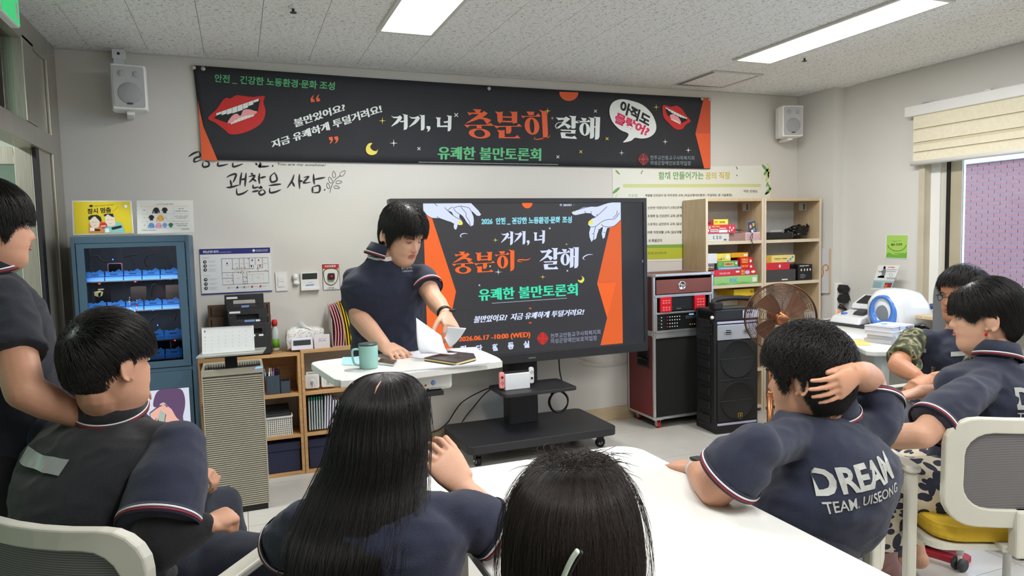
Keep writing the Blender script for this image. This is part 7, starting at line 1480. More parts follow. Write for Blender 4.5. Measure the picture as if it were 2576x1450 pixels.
# ================================================================== chairs
m_cwhite = mat('chair_white', (212,210,198), 0.45, var=.01); m_yel = mat('cushion_yellow', (204,168,44), .85, bump=.15, bscale=500); m_cgrey = mat('cushion_grey', (120,122,126), .85)
m_mesh = ramp_mat('back_mesh', 'wave', 60.0, [(0.35,(92,90,92)),(0.65,(132,130,132))], rough=.8); 
for n_ in m_mesh.node_tree.nodes:
    if n_.type == 'TEX_WAVE': n_.bands_direction = 'Z'
def dens(p, k=4):
    out = []
    for i in range(len(p)):
        a, b = p[i], p[(i+1) % len(p)]
        for t in range(k): out.append((a[0]+(b[0]-a[0])*t/k, a[1]+(b[1]-a[1])*t/k))
    return out
def bend(v):
    x, y, z = v; u = z-.5; return (x, y-.02-.16*u+.9*x*x*(.6+u)+.25*u*u, z)
def chair(label, x, y, rot, cush, arms=True):
    t = thing('meeting_chair', label, 'chair', (x, y, 0), rot, 'white framed meeting chairs')
    f = MB().prism(dens(rrect(-.235,.235,.50,.845,.09)), .028, m_cwhite, 'y', -.25, hole=dens(rrect(-.185,.185,.56,.80,.075))); f.v = [bend(v) for v in f.v]; f.build('back_frame', t, bevel=.005)
    N_ = 14; vs = [bend((-.19+.38*i/N_, -.236, .555+.25*j/N_)) for i in range(N_+1) for j in range(N_+1)]
    MB().raw(vs+[(v[0],v[1]+.004,v[2]) for v in vs], [(i*(N_+1)+j,(i+1)*(N_+1)+j,(i+1)*(N_+1)+j+1,i*(N_+1)+j+1) for i in range(N_) for j in range(N_)], m_mesh, True).build('back_mesh', t)
    MB().prism(rrect(-.225,.225,-.21,.23,.08),.055,cush,'z',.425).build('seat', t, bevel=.016)
    MB().box(-.05,.05,-.24,-.1,.41,.43,m_cwhite,.004).box(-.04,.04,-.285,-.24,.41,.56,m_cwhite,.008).build('back_bracket', t); MB().prism(rrect(-.24,.24,-.2,.2,.05),.02,m_cwhite,'z',.40).build('seat_pan', t)
    for s_ in (-1,1):
        if arms:
            MB().prism(rrect(min(s_*.245,s_*.295),max(s_*.245,s_*.295),-.15,.13,.02),.022,m_cwhite,'z',.63).build('armrest', t, bevel=.006)
            MB().box(s_*.27-.016,s_*.27+.016,-.14,-.10,.05,.63,m_cwhite,.008).build('leg', t)
        else: MB().box(s_*.21-.014,s_*.21+.014,-.14,-.10,.05,.41,m_cwhite,.006).build('leg', t)
        MB().tube([(s_*.22,.12,.41),(s_*.24,.19,.38),(s_*.25,.21,.07)],.014,m_metal_w,10).build('leg', t)
        MB().tube([(s_*.26,-.12,.36),(s_*.22,.10,.40)],.012,m_metal_w,8).build('side_rail', t)
        for cx, cy in ((s_*(.27 if arms else .21),-.12),(s_*.25,.21)):
            c = MB()
            for d in (-1,1): c.cyl((cx+d*.008,cy,.027),(cx+d*.02,cy,.027),.027,m_dkgrey,seg=18)
            c.cyl((cx,cy,.03),(cx,cy,.075),.009,m_metal_w,seg=10).build('caster', t)
    return t
ch1 = chair('white meeting chair with yellow seat and small maker tag at the right edge', 2.30, 1.575, math.radians(-25), m_yel)
tg = MB().box(-.02,.02,-.279,-.276,.522,.532,m_dkgrey).build('maker_tag', ch1); tg.location = (.06,-.02,0); A_ = MB()
chair('white meeting chair with grey mesh back under the man in the dark vest', -.25, 1.90, math.radians(-36), m_cgrey)
chair('white meeting chair behind the long-haired woman', .21, 1.36, math.radians(-17), m_cgrey)
chair('white meeting chair under the woman with the hair clip', .36, .70, math.radians(-26), m_cgrey)
chE = chair('white meeting chair turned sideways at the table under the man rubbing his neck', 1.42, 1.61, math.radians(100), m_cgrey)
chair('white meeting chair under the man in camouflage sleeves', 2.93, 2.15, math.radians(88), mat('cushion_beige',(176,164,144),.85))
for c_ in chE.children:
    if c_.name.startswith('back_'): c_.location.z -= .13
t = thing('stacking_chair', 'grey plastic chair with pale blue seat pushed under the side desk', 'chair', (3.30,3.02,0), math.radians(30)); m_pb = mat('seat_pale_blue',(120,146,186),.4); m_gs = mat('shell_grey',(112,114,116),.5)
MB().prism(rrect(-.19,.19,-.18,.2,.05),.02,m_pb,'z',.42).build('seat', t, bevel=.006); MB().prism(rrect(-.18,.18,.46,.66,.05),.018,m_gs,'y',.19).build('backrest', t, bevel=.005)
for s_ in (-1,1): MB().tube(curvepts([(s_*.17,-.16,.42),(s_*.19,-.18,.36),(s_*.2,-.2,.0)],4),.011,m_metal_w,8).build('leg', t); MB().tube(curvepts([(s_*.16,.19,.62),(s_*.17,.18,.42),(s_*.2,.22,.0)],4),.011,m_metal_w,8).build('leg', t)
t = thing('office_chair', 'high-backed grey office chair by the window', 'chair', (3.36,2.66,0), math.radians(60)); m_og = mat('office_grey',(104,106,110),.6)
MB().prism(rrect(-.2,.2,.50,1.15,.12),.07,m_og,'y',-.25).build('backrest', t, bevel=.02); MB().prism(rrect(-.24,.24,-.22,.24,.08),.08,m_og,'z',.42).build('seat', t, bevel=.02); MB().cyl((0,0,.1),(0,0,.42),.025,m_black).build('column', t)
MB().box(-.08,.08,-.265,-.18,1.13,1.17,mat('navy_cap',(40,56,96),.6),.01).build('headrest_cap', t)
for k in range(5): a = 2*PI*k/5; MB().tube([(0,0,.1),(.27*math.cos(a),.27*math.sin(a),.06)],[.022,.014],m_black,8).build('base_arm', t); MB().cyl((.27*math.cos(a)-.01,.27*math.sin(a),.025),(.27*math.cos(a)+.01,.27*math.sin(a),.025),.025,m_black,seg=14).build('caster', t)

# ================================================================== people
def skin_mat(name, rgb):
    m = mat(name, rgb, .52, var=.05, vscale=14, bump=.06, bscale=260); b = m.node_tree.nodes['Principled BSDF']
    b.inputs['Subsurface Weight'].default_value = .12; b.inputs['Subsurface Radius'].default_value = (.012,.005,.003); b.inputs['Subsurface Scale'].default_value = .5; return m
m_lip = mat('lips',(176,98,88),.45,var=.03); m_hair = mat('hair_black',(24,21,20),.40,var=.1,spec=.5); m_hair2 = mat('hair_brownblack',(34,25,21),.48,var=.1,spec=.4)
def cloth(name, rgb, **k): return mat(name, rgb, .85, var=.07, vscale=9, bump=.35, bscale=420, sheen=.15, **k)
m_polo = cloth('polo_navy',(34,39,60)); m_polo2 = cloth('polo_darknavy',(29,32,44)); m_vest = cloth('vest_black',(34,35,40)); m_trk = cloth('trousers_navy',(34,38,52)); m_trb = cloth('trousers_black',(22,22,26)); m_trg = cloth('trousers_grey',(84,90,98))
m_strw = mat('stripe_white',(226,224,224),.7); m_strr = mat('stripe_red',(140,36,52),.7); m_refl = mat('reflective_tape',(168,170,170),.35,metal=.3,bump=.4,bscale=30); m_tee = mat('tee_white',(222,222,218),.8)
V = Vector
def loft(mb, secs, m, cap=True, n=20):
    """secs: (centre, right vector, depth vector, half width, half depth)"""
    vs = []
    for c, r, d, a, b in secs:
        for k in range(n):
            t = 2*PI*k/n; vs.append(c+r*(a*math.cos(t))+d*(b*math.sin(t)))
    fs = [(i*n+k,i*n+(k+1)%n,(i+1)*n+(k+1)%n,(i+1)*n+k) for i in range(len(secs)-1) for k in range(n)]
    if cap: fs += [tuple(range(n))[::-1], tuple((len(secs)-1)*n+k for k in range(n))]
    mb.raw(vs, fs, m, True)
def limb(mb, pts, rs, m, seg=16):
    """tapered tube with round ends through the joints"""
    P = curvepts([tuple(p) for p in pts], 5); n = len(P); R = [np.interp(i/(n-1), np.linspace(0,1,len(rs)), rs) for i in range(n)]
    mb.tube(P, R, m, seg); mb.ball(P[0], R[0]*.99, m, 14, 8); mb.ball(P[-1], R[-1]*.99, m, 14, 8)
def fuse(mb, name, voxel, smooth, mats, parent=None, origin=V((0,0,0)), wrinkle=0.0, wsc=9.0):
    me = bpy.data.meshes.new(name); me.from_pydata([tuple(V(v)) for v in mb.v], [], mb.f); o = bpy.data.objects.new('tmp', me); COL.objects.link(o)
    r = o.modifiers.new('r','REMESH'); r.mode = 'VOXEL'; r.voxel_size = voxel
    s = o.modifiers.new('s','SMOOTH'); s.factor = .6; s.iterations = smooth
    dg = bpy.context.evaluated_depsgraph_get(); out = bpy.data.meshes.new_from_object(o.evaluated_get(dg)); bpy.data.objects.remove(o); out.name = name
    n = len(out.vertices); co = np.empty(n*3); out.vertices.foreach_get('co', co); co = co.reshape(-1,3)
    if wrinkle:
        no = np.empty(n*3); out.vertices.foreach_get('normal', no); no = no.reshape(-1,3)
        w = np.array([noise.noise(V((c[0]*wsc, c[1]*wsc, c[2]*wsc*1.8)))+.6*noise.noise(V((c[0]*wsc*2.3+5, c[1]*wsc*2.3, c[2]*wsc*3))) for c in co]); w = -np.abs(w)+.25
        co = co+no*(w*wrinkle)[:,None]
    co = co-np.array(origin); out.vertices.foreach_set('co', co.ravel()); out.materials.clear()
    for m in mats: out.materials.append(m)
    out.polygons.foreach_set('use_smooth', [True]*len(out.polygons)); out.polygons.foreach_set('material_index', [0]*len(out.polygons)); out.update()
    ob = bpy.data.objects.new(name, out); COL.objects.link(ob); ob.parent = parent
    if parent is None: ob.matrix_basis = Matrix.Translation(origin)
    return ob
HZ = [-.035,-.015,.0,.014,.03,.045,.06,.075,.09,.105,.12,.14,.16,.18,.20,.215,.226,.232]
HF = [.030,.062,.080,.088,.089,.087,.0915,.089,.089,.087,.086,.093,.094,.087,.070,.049,.024,.003]
HB = [-.03,-.035,-.038,-.045,-.055,-.065,-.075,-.086,-.095,-.10,-.103,-.104,-.10,-.092,-.075,-.053,-.028,-.004]
HW = [.026,.038,.046,.053,.059,.063,.066,.069,.0715,.073,.074,.0755,.075,.069,.057,.042,.023,.003]
def head_mesh(mb, M, m, s=1.0, fat=1.0, nose=1.0):
    zs = np.linspace(HZ[0], HZ[-1], 60); n = 96; vs = []
    for z in zs:
        F, B, Wd = np.interp(z,HZ,HF), np.interp(z,HZ,HB), np.interp(z,HZ,HW); Wd *= 1+(fat-1)*max(0,min(1,(.13-z)/.1)); yc = (F+B)/2; hy = (F-B)/2
        for k in range(n):
            t = 2*PI*k/n; c_, s_ = math.cos(t), math.sin(t); y = yc+hy*math.copysign(abs(c_)**.92, c_); x = Wd*math.copysign(abs(s_)**.88, s_)
            if c_ > 0:
                nz = np.interp(z,[.066,.073,.082,.092,.105,.118,.13],[0,.012,.022,.021,.013,.006,0])*nose
                y += nz*math.exp(-(x/(.0095+.006*max(0,1-abs(z-.08)/.014)))**2)
                y -= .0075*math.exp(-((abs(x)-.031)/.014)**2-((z-.116)/.0095)**2); y += .003*math.exp(-((abs(x)-.03)/.02)**2-((z-.136)/.007)**2)
                y += .0035*math.exp(-(x/.021)**2)*(math.exp(-((z-.0615)/.0048)**2)+math.exp(-((z-.0505)/.005)**2)) - .0045*math.exp(-(x/.024)**2-((z-.056)/.0022)**2)
                y += .003*math.exp(-((abs(x)-.045)/.018)**2-((z-.088)/.02)**2)
            vs.append(M @ V((x*s, y*s, z*s)))
    fs = [(i*n+k,i*n+(k+1)%n,(i+1)*n+(k+1)%n,(i+1)*n+k) for i in range(59) for k in range(n)]+[tuple(range(n))[::-1],tuple(59*n+k for k in range(n))]
    mb.raw(vs, fs, m, True)
    for e in (-1,1):
        R3 = M.to_3x3() @ Matrix.Rotation(e*.32,3,'Z') @ Matrix.Rotation(-.15,3,'X')
        mb.ball(M @ V((e*.080*s,-.008*s,.106*s)), (.010*s,.018*s,.030*s), m, 14, 10, frame=R3)
        rim = [M @ V((e*(.086+.006*math.sin(a*.5))*s, (-.010-.017*math.sin(a)-.004)*s, (.107+.030*math.cos(a))*s)) for a in np.linspace(.0,3.3,12)]; mb.tube(rim, .0042*s, m, 8)
        mb.ball(M @ V((e*.078*s,.002*s,.080*s)), .0065*s, m, 10, 8)
def head_details(par, M, s=1.0, closed=False, brow=True, m_b=None):
    """eyes, lids, brows and lips as parts of the person"""
    def bld(mb, nm): return mb.build(nm, par, world=True)
    for e in (-1,1):
        c = V((e*.031,.0795,.1155))*s; R3 = M.to_3x3()
        if not closed:
            w = bld(MB().ball(M @ c, (.0125*s,.0075*s,.0052*s), mat('eye_white',(206,200,194),.25,var=0), 14, 8, frame=R3 @ Matrix.Rotation(-e*.22,3,'Z')), 'eye')
            MB().ball(M @ (c+V((0,.0045,0))*s), (.0048*s,.004*s,.0050*s), mat('iris_dark',(28,20,18),.15,var=0), 12, 8, frame=R3).build('iris', w).data.transform(par.matrix_basis.inverted())
        lid = [M @ V(((e*(.031+d))*s, (.0868-.35*abs(d)-.2*max(0,d))*s, (.1205-38*d*d if not closed else .1135+26*d*d-.001)*s)) for d in np.linspace(-.0135,.0135,7)]
        bld(MB().tube(lid, [.0006,.0012,.0015,.0016,.0015,.0012,.0006], m_hair, 6), 'eyelashes')
        if brow:
            br = [M @ V(((e*(.033+d))*s, (.0985-.30*abs(d+.004)-.25*max(0,d))*s, (.1365-14*(d-.003)**2)*s)) for d in np.linspace(-.018,.020,8)]
            bld(MB().tube(br, [.0012,.0022,.0026,.0026,.0024,.002,.0015,.0006], m_b or m_hair, 6, flat=1.0), 'eyebrow')
    for z, r, dz in ((.0612,.0036,1),(.0508,.0042,-1)):
        L_ = [M @ V((d*s, (.0942-22*d*d-(.0005 if dz > 0 else .0))*s, (z-dz*(6*d*d))*s)) for d in np.linspace(-.022,.022,9)]
        bld(MB().tube(L_, [.0006,.0022,r*.85,r,r*.95,r,r*.85,.0022,.0006], m_lip, 8), 'lip')
def hand(mb, wrist, dirv, palm, m, s=1.0, curl=(.35,.5,.4), spread=.06, thumb=.7, side=1, curls=None, tcurl=.3):
    """five fingers from a palm; dirv towards the fingers, palm = the way the palm faces, side=+1 thumb towards dir x palm"""
    d = V(dirv).normalized(); n = (V(palm)-d*V(palm).dot(d)).normalized(); u = d.cross(n).normalized()*side
    W0 = V(wrist); secs = []
    for t, a, b in ((-.01,.026,.019),(.02,.031,.020),(.05,.040,.017),(.075,.042,.014),(.088,.040,.011)): secs.append((W0+d*t*s, u, n, a*s, b*s))
    loft(mb, secs, m, n=18)
    for i, (off, L_) in enumerate(((.030,.072),(.0105,.080),(-.009,.075),(-.028,.060))):
        cv = curls[i] if curls else curl; p = W0+d*.080*s+u*off*s; a = 0; pts = [p-d*.02*s, p]
        dd = (d+u*(spread*(1.5-i)*.9)).normalized()
        for c_, f_ in zip(cv, (.46,.30,.24)): a += c_; p = p+(dd*math.cos(a)+n*math.sin(a))*L_*f_*s; pts.append(p)
        r0 = (.0092,.0095,.009,.008)[i]*s
        for q in range(len(pts)-1): mb.tube([pts[q],pts[q+1]], [r0*(1-.09*q), r0*(1-.09*(q+1))], m, 10); mb.ball(pts[q+1], r0*(1-.09*(q+1))*1.02, m, 10, 8)
    tl = .55+.45*min(1,thumb/.4); p = W0+d*.022*s+u*.026*s; t1 = (d*.72+u*thumb+n*.35).normalized(); p2 = p+t1*.040*s*tl; t2 = (t1*(1-tcurl)+d*tcurl*.8+n*tcurl*.5).normalized(); p3 = p2+t2*.032*s*tl; p4 = p3+(t2*(1-tcurl)+d*tcurl+n*tcurl*.4).normalized()*.025*s*tl
    for (a, b), (ra, rb) in zip(((p-t1*.01*s,p2),(p2,p3),(p3,p4)), ((.014,.0115),(.0115,.0105),(.0105,.0085))): mb.tube([a,b],[ra*s,rb*s],m,10); mb.ball(b, rb*s, m, 10, 8)
def band(name, par, c, ax, right, a, b, w, th, m, gap=0.0, gdir=None, slope=0.0, n=44):
    """a thin ring of cloth round an axis"""
    ax = V(ax).normalized(); r = (V(right)-ax*V(right).dot(ax)).normalized(); d = ax.cross(r); vs = []; ks = []
    t0 = gap; T = [t0+(2*PI-2*t0)*k/n for k in range(n+1)] if gap else [2*PI*k/n for k in range(n+1)]
    g0 = 0 if gdir is None else math.atan2(V(gdir).dot(d), V(gdir).dot(r))
    for t in T:
        c_, s_ = math.cos(t+g0), math.sin(t+g0)
        for (e, h) in ((0,-w/2),(th,-w/2),(th,w/2),(0,w/2)):
            k_ = slope*h; vs.append(V(c)+r*((a+e+k_)*c_)+d*((b+e+k_)*s_)+ax*h)
    N_ = len(T); fs = [(i*4+k,i*4+(k+1)%4,(i+1)*4+(k+1)%4,(i+1)*4+k) for i in range(N_-1) for k in range(4)]
    if gap: fs += [(0,1,2,3),((N_-1)*4+3,(N_-1)*4+2,(N_-1)*4+1,(N_-1)*4)]
    return MB().raw(vs, fs, m, True).build(name, par, world=True)
def strands(name, par, origin, paths, m, rad=.0006):
    """paths: array strands x points x 3"""
    N_, K_ = paths.shape[:2]; cu = bpy.data.hair_curves.new(name); cu.add_curves([K_]*N_); P = (paths-np.array(origin)).astype(np.float32)
    cu.attributes['position'].data.foreach_set('vector', P.ravel()); ra = cu.attributes.get('radius') or cu.attributes.new('radius','FLOAT','POINT')
    prof = np.tile(np.concatenate([np.full(K_-3,1.0),[.8,.55,.2]]), N_)*rad; ra.data.foreach_set('value', prof.astype(np.float32)); cu.materials.append(m)
    o = bpy.data.objects.new(name, cu); COL.objects.link(o); o.parent = par; o['kind'] = 'stuff'; return o
rng = np.random.default_rng(5)
def zmin_of(phi, table):
    return np.interp(np.abs(phi), [math.radians(a) for a, _ in table], [z for _, z in table])
def scalp_hair(par, origin, M, s, table, thick=.017, N=5200, whorl=(0,-.35,.94), length=.085, lift=.004, messy=.12, m=None, fringe=.015, drop=.5, part=0.0, vol=None, rad=.00048, curl=0.0):
    """short hair: a cap shaped round the skull plus combed strands ending past the hairline"""
    m = m or m_hair; c0 = np.array([0,-.006,.122]); ax = np.array([.0775,.1015,.110])
    def rad_f(D): return 1/np.sqrt(((D/ax)**2).sum(-1))
    def extra(D):
        e = np.full(D.shape[:-1], thick)
        e = e*(.42+.58*np.clip(D[...,2]*1.3+.15,0,1))
        return e
    nu, nv = 64, 26; vs = []
    for j in range(nv+1):
        for i in range(nu):
            phi = 2*PI*i/nu-PI; zm = float(zmin_of(np.array(phi), table))+.004+.006*math.sin(i*2.7)*math.sin(i*1.3); top = PI/2
            # lowest elevation: where the cap meets the hairline
            el0 = math.asin(max(-.95,min(.95,(zm-c0[2])/.115))); el = top-(top-el0)*(j/nv)
            D = np.array([math.sin(phi)*math.cos(el), math.cos(phi)*math.cos(el), math.sin(el)]); f = j/nv
            e = float(extra(D))*min(1.0,(1-f)*4+.08)*.6
            p = c0+D*(rad_f(D)+e); vs.append(M @ V(p*s))
    fs = [(j*nu+i,j*nu+(i+1)%nu,(j+1)*nu+(i+1)%nu,(j+1)*nu+i) for j in range(nv) for i in range(nu)]
    cap = MB().raw(vs, fs, m, True).build('hair', par, world=True)
    # strands
    D = rng.normal(size=(N*6,3)); D /= np.linalg.norm(D,axis=1)[:,None]; phi = np.arctan2(D[:,0], D[:,1]); z = c0[2]+D[:,2]*rad_f(D)
    D = D[z > zmin_of(phi, table)+.004][:int(N*1.7)]; w = np.array(whorl); w = w/np.linalg.norm(w); K_ = 9; P = np.zeros((len(D),K_,3)); L_ = length*(.65+.5*rng.random(len(D))); jit = rng.normal(size=(len(D),3))*messy
    h0 = rng.random(len(D))*.85+.4; fr_ = fringe*(.2+1.5*rng.random(len(D))); ph = rng.random(len(D))*6.28
    for k in range(K_):
        e = extra(D)*np.minimum(1, .25+k*.25)*h0+lift*(k/K_)**2; P[:,k] = c0+D*(rad_f(D)+e)[:,None]
        T_ = D-w+jit; T_[:,2] -= drop*(k/K_); T_[:,0] += part*np.sign(D[:,0]+1e-6)*.4
        if curl: T_ += curl*np.stack([np.sin(k*1.5+ph),np.cos(k*1.5+ph),0*ph],1)
        T_ -= D*(T_*D).sum(1)[:,None]; T_ /= np.linalg.norm(T_,axis=1)[:,None]+1e-9
        phi = np.arctan2(D[:,0],D[:,1]); zz = c0[2]+D[:,2]*rad_f(D); stop = (zz < zmin_of(phi, table)-fr_)
        st_ = (L_/K_/ .11)*np.where(stop,.08,1); D = D+T_*st_[:,None]; D /= np.linalg.norm(D,axis=1)[:,None]
    A4 = np.array(M); P = P*s; P = P @ A4[:3,:3].T+A4[:3,3]; strands('hair_strands', par, origin, P, m, rad); return cap
def loft_hair(par, origin, secs, N, m, jit=.006, rad=.0006, inset=0.0, wave=.004, fly=0.0, top=None):
    """long hair through measured sections (centre, right, depth, half width, half depth)"""
    r0, d0 = secs[0][1], secs[0][2]; q_ = curvepts([(*c,a,b) for c,_,_,a,b in secs], 5); secs = [(V(p[:3]),r0,d0,max(.004,p[3]),max(.004,p[4])) for p in q_]
    mb = MB(); loft(mb, [(V(c)-Z*.003*(q < 20),V(r),V(d),max(.002,a-(.009 if q < 26 else .004)),max(.002,b-(.009 if q < 26 else .004))) for q,(c,r,d,a,b) in enumerate(secs)], m, n=48); cap = mb.build('hair', par, world=True)
    K_ = 30; S_ = len(secs); C = np.array([list(c) for c,_,_,_,_ in secs]); Rr = np.array([list(r) for _,r,_,_,_ in secs]); Dd = np.array([list(d) for _,_,d,_,_ in secs]); a = np.array([x[3] for x in secs]); b = np.array([x[4] for x in secs])
    P = np.zeros((N,K_,3)); th = rng.random(N)*2*PI; t0 = np.where(rng.random(N) < .45, rng.random(N)*.04, rng.random(N)**1.3*.55); t1 = np.clip(t0+.35+.6*rng.random(N),0,1.0); ph = rng.random(N)*6; dep = rng.random(N); x = np.linspace(0,S_-1,S_)
    for k in range(K_):
        u = (t0+(t1-t0)*k/(K_-1))*(S_-1); g = lambda A_: np.interp(u, x, A_)
        c = np.stack([g(C[:,i]) for i in range(3)],1); r = np.stack([g(Rr[:,i]) for i in range(3)],1); d = np.stack([g(Dd[:,i]) for i in range(3)],1)
        off = (dep-.35)*jit+fly*(dep > .985)*(k/K_)*6*jit; tt = th+.05*np.sin(ph+k*.22); aa = g(a)+off+wave*np.sin(k*.5+ph)*.4; bb = g(b)+off
        P[:,k] = c+r*(aa*np.cos(tt))[:,None]+d*(bb*np.sin(tt))[:,None]
    strands('hair_strands', par, origin, P, m, rad); return cap
def head_frame(C_, fwd, s=1.0, tilt=0.0):
    """C_ = world point at ear height inside the head (local 0,0,.11)"""
    f = V(fwd).normalized(); r = f.cross(V((0,0,1))).normalized(); u = r.cross(f)
    if tilt: q = Matrix.Rotation(tilt,3,f); r = q @ r; u = q @ u
    M = Matrix((r,f,u)).transposed().to_4x4(); M.translation = V(C_)-M.to_3x3() @ V((0,0,.11*s)); return M
def torso(mb, P, N, right, m, g=1.0, gd=1.0, belly=0.0, bendv=V((0,0,0))):
    ax = (N-P).normalized(); r = (V(right)-ax*V(right).dot(ax)).normalized(); d = r.cross(ax)*-1; L_ = (N-P).length; secs = []
    for t, a, b in ((-.07,.150,.105),(.02,.168,.125),(.15,.170,.128),(.32,.158,.118),(.5,.165,.118),(.66,.180,.122),(.78,.188,.116),(.88,.165,.098),(.95,.115,.075),(1.0,.072,.062),(1.05,.060,.058)):
        c = P+(N-P)*t+bendv*math.sin(PI*min(1,max(0,t)))+d*(-belly*math.sin(PI*min(1,max(0,t*1.3)))*.5); secs.append((c, r, d, a*g, b*gd+belly*.5*math.sin(PI*min(1,max(0,t*1.3)))))
    loft(mb, secs, m, n=32); return ax, r, d, L_
ALL = []
def person(label, base, M, hs, N, P, right, SL, SR, arms, shirt, trousers, legs, skin=None, g=1.0, gd=1.0, belly=0.0, bendv=V((0,0,0)), slv=(.62,.62), vox=.0045, collar=True, fat=1.0, fwd=None, shoes=None, tee=None, closed=False, sleeve_m=None, slr=.062, cuffs=True, neckr=.056, armr=1.0, face=True, vest=None):
    """arms: per side (elbow, wrist, hand kwargs or None)"""
    m_s = skin or m_skin; mb = MB(); base = V(base)
    head_mesh(mb, M, m_s, hs, fat); nb = M @ V((0,-.028*hs,.045*hs)); limb(mb, [N-(N-P).normalized()*.05, N.lerp(nb,.5)+V((0,0,0)), nb], [neckr*1.15,neckr,neckr*.98], m_s)
    core = MB(); limb(mb, [P, P.lerp(N,.5)+bendv, N-(N-P)*.1], [.08,.08,.07], m_s)
    for S_, (E_, W_, hk) in ((SL, arms[0]), (SR, arms[1])):
        limb(mb, [N-(N-P)*.16, S_-Z*.01], [.03,.03], m_s); limb(mb, [S_-Z*.008, S_.lerp(E_,.5), E_], [.034,.045*armr,.040*armr], m_s); limb(mb, [E_, E_.lerp(W_,.4), W_], [.040*armr,.040*armr,.0265*armr], m_s)
        if hk: hand(mb, W_, m=m_s, **hk)
    for lg in legs: limb(mb, [lg[0], lg[1]], [.05,.045], m_s); limb(mb, [lg[1], lg[2]], [.045,.032], m_s); mb.ball(lg[2]-V((0,0,.02)), (.04,.045,.04), m_s)
    body = fuse(mb, 'person', vox, 3, [m_s], None, base); body['label'] = label; body['category'] = 'person'
    if face: head_details(body, M, hs, closed)
    # shirt
    sb = MB(); ax, r, d, L_ = torso(sb, P, N, right, shirt, g, gd, belly, bendv); sl = MB() if sleeve_m else sb
    for S_, (E_, W_, hk), sv in ((SL, arms[0], slv[0]), (SR, arms[1], slv[1])):
        e = S_.lerp(E_, sv); limb(sb, [N-(N-P)*.10, S_+(P-N).normalized()*.012], [.055,.056], shirt)
        sl.tube([S_+(N-S_)*.12, S_.lerp(e,.12), S_.lerp(e,.5), e], [.05,.058*armr,slr*.97*armr,slr*1.0*armr], shirt, 24); sl.ball(S_.lerp(e,.06), .057*armr, shirt, 18, 12)
    sh = fuse(sb, 'shirt', .008, 5, [shirt], body, base, .010)
    if sleeve_m: fuse(sl, 'sleeves', .007, 4, [sleeve_m], body, base, .005)
    if cuffs:
        for S_, (E_, W_, hk), sv in ((SL, arms[0], slv[0]), (SR, arms[1], slv[1])):
            e = S_.lerp(E_, sv); a_ = (E_-S_).normalized(); rr_ = slr*armr+.0005
            for k, m_c in enumerate((m_strr, m_strw, m_strr if 0 else m_strw)):
                if k == 2: continue
                band('cuff_stripe', body, e-a_*(.006+.007*k), a_, a_.orthogonal(), rr_, rr_, .0045, .0022, m_c)
            band('cuff', body, e-a_*.010, a_, a_.orthogonal(), rr_-.001, rr_-.001, .024, .0018, sleeve_m or shirt)
    if collar:
        f_ = V(fwd) if fwd is not None else M.to_3x3() @ V((0,1,0)); na = (nb-N).normalized()*.5+ax*.5; cc = N+na*.040
        band('collar', body, cc, na, r, neckr+.019, neckr+.017, .056, .004, shirt, gap=.38, gdir=f_, slope=-.28)
        for k, m_c in enumerate((m_strr, m_strw)): band('collar_stripe', body, cc-na*(.022-.0065*k), na, r, neckr+.0255+.0045-.0018*k, neckr+.0235+.0045-.0018*k, .0042, .0022, m_c, gap=.40, gdir=f_)
    if tee: band('undershirt', body, N+ax*.012, ax, r, neckr+.003, neckr+.001, .03, .003, m_tee)
    # trousers and shoes
    tb = MB(); 
    for lg in legs: limb(tb, [P+(lg[0]-P)*.6, lg[0], lg[0].lerp(lg[1],.5), lg[1]], [.10*g,.095*g,.085,.072], trousers); limb(tb, [lg[1], lg[1].lerp(lg[2],.6), lg[2]+V((0,0,.03))], [.070,.062,.055], trousers)
    tb.ball(P-V((0,0,.01)), (.15*g,.13,.11), trousers); tr = fuse(tb, 'trousers', .011, 4, [trousers], body, base, .006, 7)
    if shoes is not None:
        for lg in legs:
            toe = V(lg[3]).normalized(); s_ = MB(); c = V((lg[2].x,lg[2].y,.035))+toe*.05; loft(s_, [(c+toe*t_+V((0,0,dz)), toe.cross(V((0,0,1))), V((0,0,1)), a_, b_) for t_, a_, b_, dz in ((-.10,.02,.022,0),(-.085,.034,.034,0),(-.02,.038,.034,0),(.06,.044,.028,-.004),(.11,.040,.022,-.01),(.135,.02,.014,-.014))], shoes, n=18)
            s_.build('shoe', body, world=True)
    ALL.append((body, sh, ax, r, d)); return body, sh, tr, (ax, r, d)
from mathutils.bvhtree import BVHTree
def decal(sh, par, origin, u, v, n, draw, lift=.003):
    """print on cloth: drawing coordinates in metres on a plane, pushed onto the cloth along -n"""
    base = sh.parent.matrix_basis.translation; me = sh.data; bv = BVHTree.FromPolygons([tuple(x.co) for x in me.vertices], [tuple(p.vertices) for p in me.polygons]); o = V(origin)-base
    def P_(x, y):
        q = o+u*x+v*y; best = None
        for k in (.04,.07,.10,.14,.2,.28):
            h = bv.ray_cast(q+n*k, -n, .5)
            if h[0] is not None and h[1].dot(n) > .15 and (best is None or abs((h[0]-q).dot(n)) < abs((best-q).dot(n))): best = h[0]
        return (best+n*lift if best is not None else q-n*.05)+base
    A = Art(P_, n); A.k = 0.0; draw(A); A.build(par)
m_skin = skin_mat('skin', (204,152,124)); m_skin_f = skin_mat('skin_fair', (212,164,138)); m_skin_t = skin_mat('skin_tan', (196,138,106))
MALE = [(0,.176),(40,.170),(62,.150),(78,.118),(95,.108),(112,.075),(135,.045),(180,.032)]
Z = V((0,0,1))

